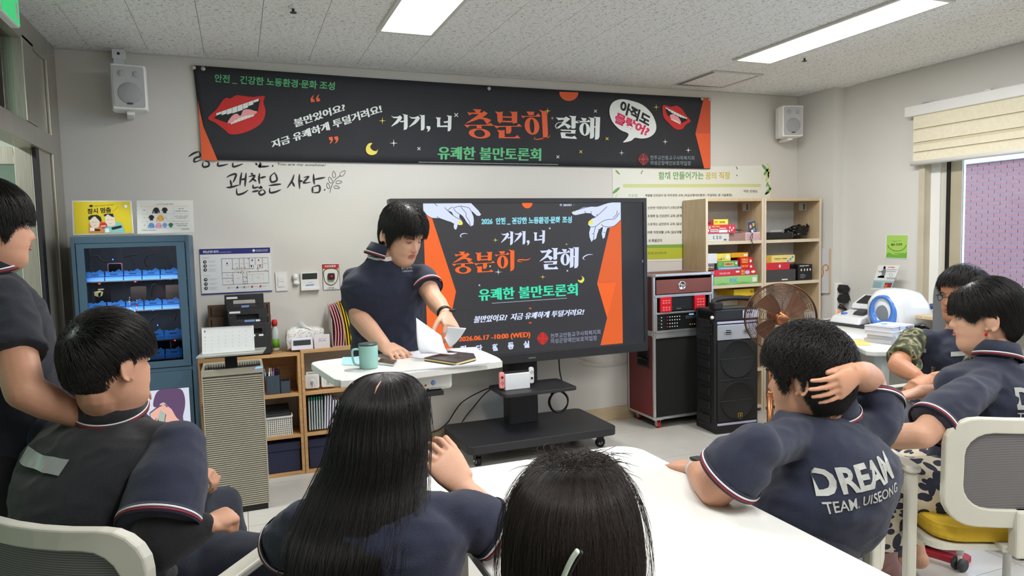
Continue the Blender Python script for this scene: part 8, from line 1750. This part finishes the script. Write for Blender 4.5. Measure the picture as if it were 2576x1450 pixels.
# ---- A: man standing at the left
M = head_frame(at_d(-26,573,1.95), (.91,.40,-.04), 1.0); N = V((-.665,2.375,1.345)); P = V((-.60,2.33,.86)); rt = V((.40,-.91,0)); 
SL = N+rt*-.17+Z*-.035; SR = N+rt*.18+Z*-.045
A_, sA, _, axA = person('man standing at left edge in navy polo, looking toward the lectern', (-.62,2.33,0), M, 1.0, N, P, rt, SL, SR,
  [(V((-.56,2.57,1.02)), V((-.40,2.60,.98)), dict(dirv=(.6,-.5,-.2), palm=(0,0,-1), side=-1)), (at_d(62,985,1.72), at_d(205,1050,1.80), dict(dirv=(.6,.6,-.2), palm=(0,0,-1), side=1))],
  m_polo2, m_trb, [(V((-.60,2.26,.84)),V((-.60,2.24,.46)),V((-.62,2.24,.09)),(.9,.4,0)),(V((-.62,2.42,.84)),V((-.62,2.44,.46)),V((-.64,2.46,.09)),(.9,.4,0))], skin=m_skin, g=1.0, gd=1.05, belly=.03, shoes=m_black, slv=(.7,.66), slr=.066, cuffs=False, armr=1.12, fwd=(.91,.4,0), fat=1.04, collar=True)
scalp_hair(A_, A_.location, M, 1.0, [(0,.158),(35,.156),(56,.140),(68,.10),(78,.108),(86,.136),(100,.133),(114,.08),(180,.035)], thick=.018, fringe=.022, drop=.9, messy=.14, length=.10, N=6000)
MB().box(-.006,.006,-.003,.003,-.003,.003,c_or).build('orange_tab', A_).location = at_d(103,862,1.78)-A_.location

# ---- B: seated man with the dark vest
M = head_frame(at_d(278,918,1.80), (.75,.66,-.02), 1.02, 0.0); N = V((-.335,2.085,.975)); P = V((-.37,2.07,.545)); rt = V((.81,-.58,0)); SL = N-rt*.21-Z*.06; SR = N+rt*.205-Z*.065
eR = at_d(385,1385,1.62); wR = at_d(510,1325,1.70)
B_, sB, _, axB = person('seated man in black vest with reflective strip, seen from behind at lower left', (-.385,2.02,.45), M, 1.02, N, P, rt, SL, SR,
  [(V((-.42,2.42,.69)), V((-.20,2.48,.68)), dict(dirv=(.8,-.2,-.2), palm=(0,0,-1), side=1, curl=(.8,.9,.7))), (eR, wR, dict(dirv=(wR-eR).normalized()+V((0,.1,-.08)), palm=(.1,.3,-1), side=-1, curl=(1.6,1.7,1.1), thumb=.02, tcurl=.8, spread=0, s=.92))],
  m_vest, m_trk, [(V((-.16,2.16,.50)),V((.12,2.02,.50)),V((.20,2.18,.09)),(.6,.8,0)),(V((-.34,2.34,.50)),V((-.10,2.60,.50)),V((-.05,2.66,.09)),(.6,.8,0))], skin=m_skin, g=1.15, gd=1.15, belly=.05, shoes=m_black, slv=(.80,.80), slr=.078, sleeve_m=m_polo, armr=1.22, fat=1.12, neckr=.060, bendv=V((-.03,-.03,0)), fwd=(.75,.66,0))
def voB(D): return .012*np.clip(D[:,1] if D.ndim > 1 else D[1],0,1)+.004
scalp_hair(B_, B_.location, M, 1.02, [(0,.150),(45,.150),(65,.148),(80,.150),(100,.150),(120,.125),(150,.10),(180,.09)], thick=.022, fringe=.012, drop=.5, messy=.10, length=.10, N=8000, whorl=(0,-.75,.66), lift=.006)
scalp_hair(B_, B_.location, M, 1.02, [(0,.19),(60,.150),(76,.11),(84,.13),(98,.125),(110,.06),(130,.02),(180,.0)], thick=.003, fringe=.004, length=.02, N=5000, lift=.0, m=mat('hair_cropped',(38,31,28),.8,var=.1), drop=.3, rad=.0005)
slv_ = MB(); limb(slv_, [SR.lerp(eR,.78), eR, eR.lerp(wR,.5), wR.lerp(eR,.03)], [.060,.055,.050,.036], m_trb); o_ = fuse(slv_, 'arm_cover', .006, 3, [cloth('armcover_black',(14,14,16))], B_, B_.location); o_['label'] = 'black stretch arm cover'
ax, r, d = axB; nB = -V((.58,.81,0)); nB = -V((rt.y*-1, rt.x, 0)).normalized()
decal(sB, B_, N-Z*.075, rt.normalized(), Z, nB, lambda A: [A.line([(x,-.08*(x+.1)) for x in np.linspace(-.15,.02,22)], .030, m_refl, 'reflective_strip')], .009)
q = MB(); R_ = Matrix.Translation(eR.lerp(wR,.78)); B_tag = None

# ---- C: long-haired woman at the table
M = head_frame(at_d(957,1093,1.52), (.28,.95,-.14), 1.0); N = V((.262,1.455,.875)); P = V((.20,1.34,.52)); rt = V((.95,-.30,0)); SL = N-rt*.165-Z*.055; SR = N+rt*.165-Z*.05
eR = V((.515,1.40,.765)); wR = at_d(1168,1232,1.60)
C_, sC, _, axC = person('woman with long straight black hair resting her cheek on her hand, seen from behind', (.21,1.36,.45), M, 1.0, N, P, rt, SL, SR,
  [(V((.06,1.62,.72)), V((.22,1.78,.72)), None), (eR, wR, dict(dirv=(at_d(1098,1142,1.60)-wR), palm=(-.45,.85,.1), side=-1, curl=(.4,.8,.6), spread=.10, thumb=.4, s=1.08))],
  m_polo, m_trk, [(V((.14,1.50,.50)),V((.18,1.85,.50)),V((.18,1.88,.09)),(.3,.95,0)),(V((.30,1.46,.50)),V((.40,1.80,.50)),V((.40,1.84,.09)),(.3,.95,0))], skin=m_skin_f, shoes=m_black, slv=(.75,.80), slr=.066, neckr=.048, vox=.004, armr=1.0, gd=1.05)
S_ = []; rr_ = V((.93,-.36,0)).normalized(); dd_ = V((.36,.93,0)).normalized()
for y, xl, xr, dep, b in ((940,960,968,1.54,.004),(942,940,990,1.54,.02),(950,915,1020,1.54,.05),(968,890,1042,1.54,.08),(1000,868,1058,1.53,.10),(1050,850,1068,1.53,.112),(1100,842,1070,1.52,.115),(1150,830,1068,1.51,.112),(1200,805,1064,1.49,.10),(1260,775,1062,1.46,.09),(1320,748,1058,1.43,.08),(1380,730,1050,1.40,.075),(1450,722,1035,1.38,.07),(1530,722,1010,1.36,.06),(1600,750,970,1.35,.04)):
    a_, b_ = at_d(xl,y,dep), at_d(xr,y,dep); S_.append(((a_+b_)/2, rr_, dd_, (b_-a_).length/2, b))
loft_hair(C_, C_.location, S_, 26000, m_hair, jit=.007, fly=.35, rad=.0003, wave=.004)
M_crown = at_d(944,982,1.455)
MB().tube([at_d(958,960,1.448),at_d(948,975,1.436),at_d(942,992,1.430)],[.0008,.0018,.0006],m_skin_f,8).build('parting', C_, world=True)

# ---- D: woman with the hair clip in the foreground
M = head_frame(at_d(1440,1385,1.10), (.45,.89,-.18), 1.0); N = V((.455,.90,.82)); P = V((.36,.72,.52)); rt = V((.89,-.45,0)); SL = N-rt*.165-Z*.055; SR = N+rt*.165-Z*.055
D_, sD, _, axD = person('woman with dark brown hair gathered in a white claw clip in the foreground', (.36,.70,.45), M, 1.0, N, P, rt, SL, SR,
  [(V((.36,1.08,.66)), V((.46,1.20,.735)), None), (V((.68,.98,.66)), V((.66,1.16,.745)), None)], m_polo, m_trk, [(V((.34,.86,.50)),V((.50,1.15,.50)),V((.50,1.2,.09)),(.4,.9,0)),(V((.48,.80,.50)),V((.66,1.10,.50)),V((.66,1.14,.09)),(.4,.9,0))], skin=m_skin_f, shoes=m_black, slr=.06, neckr=.048, vox=.005)
S_ = []; rr_ = V((.89,-.45,0)).normalized(); dd_ = V((.45,.89,0)).normalized()
for y, xl, xr, dep, b in ((1150,1450,1456,1.15,.004),(1152,1425,1480,1.15,.02),(1158,1390,1512,1.15,.05),(1175,1352,1540,1.14,.075),(1210,1318,1568,1.12,.098),(1260,1290,1592,1.11,.110),(1320,1274,1606,1.10,.115),(1390,1268,1614,1.09,.115),(1450,1270,1612,1.08,.112),(1520,1290,1590,1.07,.09),(1600,1330,1550,1.06,.06)):
    a_, b_ = at_d(xl,y,dep), at_d(xr,y,dep); S_.append(((a_+b_)/2, rr_, dd_, (b_-a_).length/2, b))
loft_hair(D_, D_.location, S_, 26000, m_hair2, jit=.006, fly=.4, rad=.00022, wave=.003)
# loose hairs round the crown
pts = np.zeros((260,10,3)); cc = at_d(1452,1172,1.06)
for i in range(260):
    a = rnd.uniform(-1.5,1.5); L_ = rnd.uniform(.02,.075); dv = rr_*math.sin(a)*.8+Z*abs(math.cos(a))*.7+dd_*rnd.uniform(-.2,.5); b0 = cc+rr_*rnd.uniform(-.05,.05)+dd_*rnd.uniform(0,.05)+Z*rnd.uniform(-.012,.0)
    for k in range(10): t_ = k/9; pts[i,k] = b0+dv*L_*t_+Z*(-.35*L_*t_*t_)+rr_*(.006*math.sin(t_*5+i))
strands('flyaway_hairs', D_, D_.location, pts, m_hair2, .0004)
cl = thing('hair_clip', 'white and black claw clip holding the dark brown hair in the foreground', 'hair clip', tuple(at_d(1440,1440,.965)))
for dx, m_, nm in ((0,mat('clip_white',(206,214,200),.3),'white_jaw'),(10,m_black,'black_jaw')): MB().tube([at_d(x+dx,y+dx*.2,.968+dx*.0004) for x,y in curvepts([(1455,1384),(1440,1405),(1425,1435),(1412,1470),(1405,1510)],5)], [.0035]+[.006]*19+[.005], m_, 10, flat=.6).build(nm, cl, world=True)

# ---- E: man rubbing his neck
M = head_frame(at_d(2032,953,1.93), (-.44,.88,-.09), 1.04, .05); N = V((1.535,1.475,.895)); P = at_d(2030,1340,1.88); rt = V((.99,-.12,0)); SL = at_d(1905,1120,1.74); SR = at_d(2205,1075,2.02)
eL = at_d(1800,1235,1.80); wL = at_d(1752,1182,2.02); eR = at_d(2185,955,2.12); wR = at_d(2156,938,1.83)
E_, sE, _, axE = person('young man in navy polo with team lettering on the back, rubbing his neck', (1.42,1.55,.45), M, 1.04, N, P, rt, SL, SR,
  [(eL, wL, dict(dirv=(-.05,.95,-.1), palm=(0,0,-1), side=-1, curl=(.2,.3,.2))), (eR, wR, dict(dirv=(at_d(2066,1006,1.755)-wR), palm=(-.1,.95,.1), side=-1, curl=(.3,.3,.2), spread=.07, thumb=.1, tcurl=.7, s=1.0))],
  m_polo, m_trk, [(V((1.38,1.60,.50)),V((1.40,1.95,.50)),V((1.40,1.98,.09)),(0,1,0)),(V((1.56,1.62,.50)),V((1.62,1.96,.50)),V((1.64,2.0,.09)),(0,1,0))], skin=m_skin, g=1.03, gd=1.05, belly=.02, shoes=m_black, slv=(.70,.55), slr=.076, armr=1.12, fat=1.06, neckr=.060, vox=.004, bendv=V((.02,-.04,.0)), fwd=(-.40,.9,0))
scalp_hair(E_, E_.location, M, 1.04, [(0,.168),(35,.164),(53,.150),(63,.100),(71,.105),(77,.142),(96,.142),(104,.09),(125,.045),(180,.012)], thick=.030, fringe=.010, drop=.4, messy=.3, length=.11, N=9500, curl=.7, lift=.008, whorl=(.15,-.5,.85))
nE = -V((.12,.99,0)).normalized(); nE = (nE+V((.25,0,.0))).normalized(); uE = V((-nE.y,nE.x,0)).normalized()
if uE.dot(rt) < 0: uE = -uE
hitc = at_d(2120,1210,1.75)
def drE(A):
    A.text('DREAM', [(-.055,-.040),(.160,-.012),(.160,.052),(-.055,.022)], m_refl2, .035, name='team_lettering')
    A.text('TEAM. UISEONG', [(-.052,-.080),(.160,-.046),(.160,-.022),(-.052,-.052)], m_refl2, .012, name='team_lettering')
m_refl2 = mat('lettering_silver',(176,178,174),.5,var=.1,vscale=60)
decal(sE, E_, hitc, uE, Z, nE, drE, .0035)
wt = MB(); a_ = (eL-wL).normalized(); band('watch_strap', E_, wL+a_*.012, a_, a_.orthogonal(), .030, .030, .020, .003, mat('strap_white',(206,204,206),.5)); MB().box(-.016,.016,-.018,.018,0,.009,m_black,.004).build('watch_case', E_).location = (wL+a_*.012+Z*.030)-E_.location

# ---- F: woman at the right in the navy polo
M = head_frame(at_d(2480,803,2.45), (-.60,.80,-.04), 1.0); N = V((2.435,1.60,.945)); P = V((2.34,1.58,.54)); rt = V((.90,.40,0)); SL = at_d(2438,990,2.24); SR = N+V((.17,.04,-.05))
eL = at_d(2322,1095,2.16); wL = at_d(2190,1105,2.36); eR = at_d(2400,1000,2.55); wR = at_d(2318,988,2.52)
F_, sF, tF, axF = person('woman with pinned-up black hair and red earring, seated at right in a navy polo', (2.30,1.575,.45), M, 1.03, N, P, V((.91,-.40,0)), SL, SR,
  [(eL, wL, dict(dirv=(-.9,.5,-.1), palm=(0,0,-1), side=1, curl=(.3,.3,.3))), (eR, wR, dict(dirv=(at_d(2232,1005,2.52)-wR), palm=(-.1,-.15,-1), side=-1, curl=(.25,.4,.3), curls=((.35,.5,.4),(.3,.45,.35),(.4,.5,.4),(.5,.5,.4)), spread=.14, thumb=.75, s=1.05))],
  m_polo, m_trk, [(V((2.30,1.72,.52)),V((2.14,1.92,.50)),V((2.20,1.98,.09)),(-.5,.8,0)),(V((2.42,1.74,.52)),V((2.46,2.02,.50)),V((2.52,1.95,.09)),(-.2,.9,0))], skin=m_skin_f, g=1.02, gd=1.1, slv=(.80,.80), slr=.074, fat=1.03, neckr=.050, vox=.004, fwd=(-.60,.80,0), armr=1.05)
scalp_hair(F_, F_.location, M, 1.03, [(0,.142),(25,.144),(40,.138),(50,.120),(60,.120),(74,.140),(98,.135),(110,.10),(130,.07),(180,.04)], thick=.022, fringe=.005, drop=.3, messy=.07, length=.13, N=9500, whorl=(0,.45,.89), lift=.004)
# leafy patterned wide trousers
def leaf_cloth():
    m = bpy.data.materials.new('leaf_print_cloth'); m.use_nodes = True; N_ = m.node_tree.nodes; L = m.node_tree.links; b = N_['Principled BSDF']; tc = N_.new('ShaderNodeTexCoord'); res = None
    for k, (sc, st, rot, th) in enumerate(((24,(1,1,.32),(.5,.3,.2),.36),(26,(1,.34,1),(.2,.9,.6),.34),(25,(.34,1,1),(.9,.1,1.3),.33))):
        mp = N_.new('ShaderNodeMapping'); mp.inputs['Rotation'].default_value = rot; mp.inputs['Scale'].default_value = st; mp.inputs['Location'].default_value = (k*3.1,k*1.7,k); L.new(tc.outputs['Object'], mp.inputs[0])
        v = N_.new('ShaderNodeTexVoronoi'); v.inputs['Scale'].default_value = sc; L.new(mp.outputs[0], v.inputs['Vector']); lt = N_.new('ShaderNodeMath'); lt.operation = 'LESS_THAN'; lt.inputs[1].default_value = th; L.new(v.outputs['Distance'], lt.inputs[0])
        if res is None: res = lt
        else: mx = N_.new('ShaderNodeMath'); mx.operation = 'MAXIMUM'; L.new(res.outputs[0], mx.inputs[0]); L.new(lt.outputs[0], mx.inputs[1]); res = mx
    mc = N_.new('ShaderNodeMix'); mc.data_type = 'RGBA'; L.new(res.outputs[0], mc.inputs[0]); mc.inputs[6].default_value = (*lin((214,204,182)),1); mc.inputs[7].default_value = (*lin((44,46,66)),1); L.new(mc.outputs[2], b.inputs['Base Color']); b.inputs['Roughness'].default_value = .85; return m
m_leafc = leaf_cloth(); wt_ = MB()
for hip, kn, an in ((V((2.20,1.60,.53)), at_d(2185,1225,2.42), at_d(2225,1330,2.50)), (V((2.38,1.66,.53)), at_d(2260,1200,2.62), at_d(2300,1330,2.66))):
    limb(wt_, [hip, hip.lerp(kn,.5), kn], [.115,.105,.095], m_leafc); wt_.tube([kn, kn.lerp(an,.5), an], [.095,.105,.115], m_leafc, 24)
wt_.ball(P, (.17,.15,.11), m_leafc); w_ = fuse(wt_, 'wide_trousers', .010, 4, [m_leafc], F_, F_.location, .008, 7); w_['label'] = 'cream wide trousers with navy leaf print'; bpy.data.objects.remove(tF)
for (px, py, dd, lab) in ((2345,1355,2.78,'a'),(2185,1420,2.62,'b')):
    q = at_z(px, py+20, .03); so = MB(); toe = V((-.3,.95,0)).normalized()
    loft(so, [(q+toe*t_+Z*(.02+dz), toe.cross(Z), Z, a_, b_) for t_, a_, b_, dz in ((-.12,.02,.02,.03),(-.1,.034,.045,.03),(-.04,.036,.05,.03),(.04,.042,.032,.01),(.10,.038,.02,0),(.125,.02,.012,0))], mat('sock_pink',(176,140,140),.9), n=16); limb(so, [q+toe*-.07+Z*.05, q+toe*-.07+Z*.24], [.036,.042], mat('sock_pink',(176,140,140),.9)); so.build('sock', F_, world=True)
    MB().prism([(q.x+toe.x*a+toe.y*b, q.y+toe.y*a-toe.x*b) for a, b in [(-.14,-.03),(-.12,-.045),(0,-.05),(.1,-.05),(.14,-.02),(.14,.02),(.1,.05),(0,.05),(-.12,.045),(-.14,.03)]], .022, mat('sole_red',(176,44,60),.5), 'z', .002).build('slipper', F_, world=True)
    band('slipper_strap', F_, q+toe*.05+Z*.03, toe, toe.cross(Z), .046, .036, .05, .004, mat('strap_mauve',(120,96,100),.6))
# bun, scrunchie, earring
bunc = M @ V((0,-.130,.105)); MB().ball(bunc, (.045,.04,.045), m_hair, 16, 10).build('hair_bun', F_, world=True)
pt = np.zeros((900,12,3)); b0 = np.array(bunc)
for i in range(900):
    a0, sp_ = rnd.uniform(0,6.28), rnd.uniform(.3,1); L_ = rnd.uniform(.12,.24)
    for k in range(12): t_ = k/11; pt[i,k] = b0+np.array([.035*math.cos(a0)*sp_+.03*t_, .02*math.sin(a0)-.02*t_, .03*math.sin(a0)*sp_-L_*t_])
strands('ponytail', F_, F_.location, pt, m_hair, .0008)
sc_o = MB().tube([bunc+V((.040*math.cos(a)+.004*math.sin(a*9),.015*math.sin(a*2),.045*math.sin(a)+.004*math.cos(a*7))) for a in np.linspace(0,2*PI,40,endpoint=False)], .012, mat('scrunchie_mauve',(150,110,116),.5), 8, closed=True).build('scrunchie', F_, world=True)
ear = M @ V((-.084,.004,.066)); MB().ball(ear, (.005,.005,.007), mat('bead_red',(190,20,40),.15), 12, 8).tube([ear, ear+Z*.012],.0008,m_gold,6).build('earring', F_, world=True)
nF = -V((.42,.91,0)).normalized(); uF = V((.91,-.42,0))
decal(sF, F_, at_d(2655,1030,2.15), uF, Z, nF, lambda A: [A.text('DREAM', [(-.04,-.03),(.20,-.03),(.20,.04),(-.04,.04)], m_refl2, .035, name='team_lettering'), A.text('TEAM. UISEONG', [(-.04,-.065),(.20,-.065),(.20,-.04),(-.04,-.04)], m_refl2, .012, name='team_lettering')], .0035)

# ---- G: man in the camouflage sleeves by the window
camo = ramp_mat('camouflage','noise',26.0,[(0.36,(34,34,28)),(0.40,(66,70,48)),(0.50,(70,74,50)),(0.505,(112,112,80)),(0.57,(112,112,80)),(0.575,(176,168,132)),(0.64,(52,52,40))],rough=.85,detail=1.5)
M = head_frame(at_d(2422,748,3.12), (-.88,.05,.0), 1.0); N = V((3.02,2.16,.93)); P = V((2.93,2.15,.54)); rt = V((-.05,1,0)).normalized(); rt = V((.10,.99,0))
SL = at_d(2490,870,2.95); SR = at_d(2300,850,3.18); eR = at_d(2258,920,3.02); wR = at_d(2308,948,2.86); eL = at_d(2450,955,2.72); wL = at_d(2352,952,2.80)
G_, sG, _, axG = person('man with glasses in a navy work vest over a camouflage T-shirt, hands folded', (2.93,2.15,.45), M, 1.0, N, P, V((-.1,-.99,0)), SL, SR,
  [(eL, wL, dict(dirv=(at_d(2322,962,2.80)-wL), palm=(.2,.1,-1), side=-1, curl=(.5,.5,.3), thumb=.3)), (eR, wR, dict(dirv=(at_d(2335,975,2.84)-wR), palm=(.4,.1,-1), side=1, curl=(.4,.5,.3), thumb=.3))],
  m_vest2 if 'm_vest2' in globals() else cloth('vest_navy',(32,38,58)), m_trg, [(V((2.80,2.06,.52)),at_d(2205,1040,2.80),V((2.45,2.0,.09)),(-.9,.1,0)),(V((2.80,2.26,.52)),at_d(2230,1010,3.0),V((2.50,2.32,.09)),(-.9,.1,0))], skin=m_skin_t, g=1.0, gd=1.0, shoes=m_black, slv=(.80,.80), slr=.064, sleeve_m=camo, cuffs=False, collar=False, fwd=(-.88,.05,0))
scalp_hair(G_, G_.location, M, 1.0, MALE, thick=.024, fringe=.010, drop=.3, messy=.25, length=.08, N=4500, lift=.01)
for e in (-1,1): MB().tube([M @ V((e*.034+.021*math.cos(a), .104-.02*abs(math.cos(a))*(1 if e*math.cos(a) > 0 else 0), .113+.016*math.sin(a))) for a in np.linspace(0,2*PI,20,endpoint=False)],.0016,m_black,6,closed=True).build('spectacle_rim', G_, world=True); MB().tube([M @ V((e*.056,.094,.118)), M @ V((e*.080,.0,.118))],.0014,m_black,6).build('spectacle_arm', G_, world=True)
MB().tube([M @ V((-.013,.104,.116)), M @ V((.013,.104,.116))],.0014,m_black,6).build('spectacle_bridge', G_, world=True)
nG = V((-.98,-.1,0)).normalized(); uG = V((.1,-.98,0)).normalized(); oG = P.lerp(N,.70)
def drG(A):
    A.poly([(-.05,.16),(.045,.16),(.0,-.02),(-.012,-.10),(-.02,-.02)], camo, 'camouflage_front'); A.up(.001)
    A.line([(-.012,-.10),(-.012,-.16)], .006, m_alu, 'zip'); 
    for s_ in (-1,1): A.line([(s_*.12-.01,.055),(s_*.12+.0,.062),(s_*.055,.05)], .02, m_refl2, 'reflective_strip')
    A.poly(ellipse(-.095,-.02,.027,.027,20), c_sheet, 'round_badge'); A.up(.001); A.poly(ellipse(-.095,-.015,.014,.014,14), c_gy, 'round_badge'); A.poly(ellipse(-.095,-.032,.018,.007,12), c_g1, 'round_badge')
    A.text('안전복지', [(-.13,.09),(-.08,.09),(-.08,.10),(-.13,.10)], c_w, .02, name='lettering')
    for s_ in (-1,1): A.box(s_*.095-.014,-.066,s_*.095+.014,-.056,c_or,'orange_tab')
decal(sG, G_, oG, uG, Z, nG, drG, .004)

# ---- H: man at the lectern
M = head_frame(at_d(1012,592,2.92), (.42,-.78,-.42), 1.0, 0.0); N = V((.565,2.93,1.335)); P = V((.60,3.02,.87)); rt = V((-.93,-.28,0)); 
rt = V((-.97,-.10,0)); SL = at_d(1060,695,3.0); SR = at_d(895,700,3.0)
eR = at_d(903,800,2.88); wR = at_d(968,872,2.66); eL = at_d(1088,748,2.92); wL = at_d(1122,793,2.72)
H_, sH, _, axH = person('man in navy polo with striped collar standing and reading papers at the lectern', (.60,3.02,0), M, 1.0, N, P, rt, SL, SR,
  [(eL, wL, dict(dirv=(at_d(1135,822,2.66)-wL), palm=(-.3,.3,-.6), side=-1, curl=(.6,.7,.4), thumb=.5)), (eR, wR, dict(dirv=(at_d(1005,890,2.58)-wR), palm=(.1,.1,-1), side=1, curl=(.35,.45,.25), thumb=.5))],
  m_polo, m_trb, [(V((.51,3.02,.85)),V((.51,3.02,.46)),V((.51,3.04,.09)),(.1,-1,0)),(V((.69,3.02,.85)),V((.69,3.02,.46)),V((.70,3.04,.09)),(.1,-1,0))], skin=m_skin_f, shoes=m_black, slv=(.62,.62), slr=.066, tee=True, closed=True, fwd=(.30,-.95,0), neckr=.054, vox=.004)
scalp_hair(H_, H_.location, M, 1.0, [(0,.180),(38,.168),(58,.145),(70,.10),(79,.105),(86,.138),(100,.135),(112,.08),(140,.05),(180,.03)], thick=.020, fringe=.022, drop=.3, messy=.2, length=.10, N=8000, curl=.25, part=.6, whorl=(.05,-.1,.99), lift=.008)
ax, r, d = axH; nH = V((.15,-.98,0)).normalized(); uH = V((.98,.15,0))
decal(sH, H_, at_d(1030,680,2.9), uH, Z, nH, lambda A: [A.text('꿈의 공작소', [(-.028,.004),(.028,.004),(.028,.018),(-.028,.018)], m_refl2, .02, name='chest_lettering'), A.text('UISEONG', [(-.026,-.008),(.026,-.008),(.026,-.001),(-.026,-.001)], m_refl2, .01, name='chest_lettering')], .003)
a_ = (eL-wL).normalized(); band('watch_strap', H_, wL+a_*.016, a_, a_.orthogonal(), .028, .028, .018, .003, m_black); MB().box(-.015,.015,-.015,.015,-.004,.006,m_black,.003).build('watch_face', H_).location = (wL+a_*.016+V((.022,-.018,.012)))-H_.location
# a black slipper at the right edge, worn by someone out of view
q = at_z(2560,1385,0); t = thing('slide_sandal', 'black slide sandal with white print at the right edge on the floor', 'sandal', (q.x,q.y,0), .3); MB().prism(smoothpoly([(-.045,-.12),(.0,-.14),(.04,-.12),(.042,0),(.05,.09),(.0,.14),(-.045,.1),(-.042,0)],3),.03,m_black,'z',.0).build('sole', t, bevel=.006); b = MB(); N_=12
b.raw([(.05*math.cos(PI*i/N_)*-1, y_, .03+.05*math.sin(PI*i/N_)+e) for e in (0,.006) for y_ in (.02,.10) for i in range(N_+1)], [(i,i+1,N_+2+i,N_+1+i) for i in range(N_)]+[(2*N_+2+i,3*N_+3+i,3*N_+4+i,2*N_+3+i) for i in range(N_)], m_black, True).build('strap', t)
A = Art(lambda x, y: t.matrix_basis @ V((x,y,.0875)), Z); A.text('SPORT', [(-.025,.045),(.025,.045),(.025,.07),(-.025,.07)], c_w, .03, name='lettering'); A.build(t)
# ================================================================== lettering is set last
flush_print()
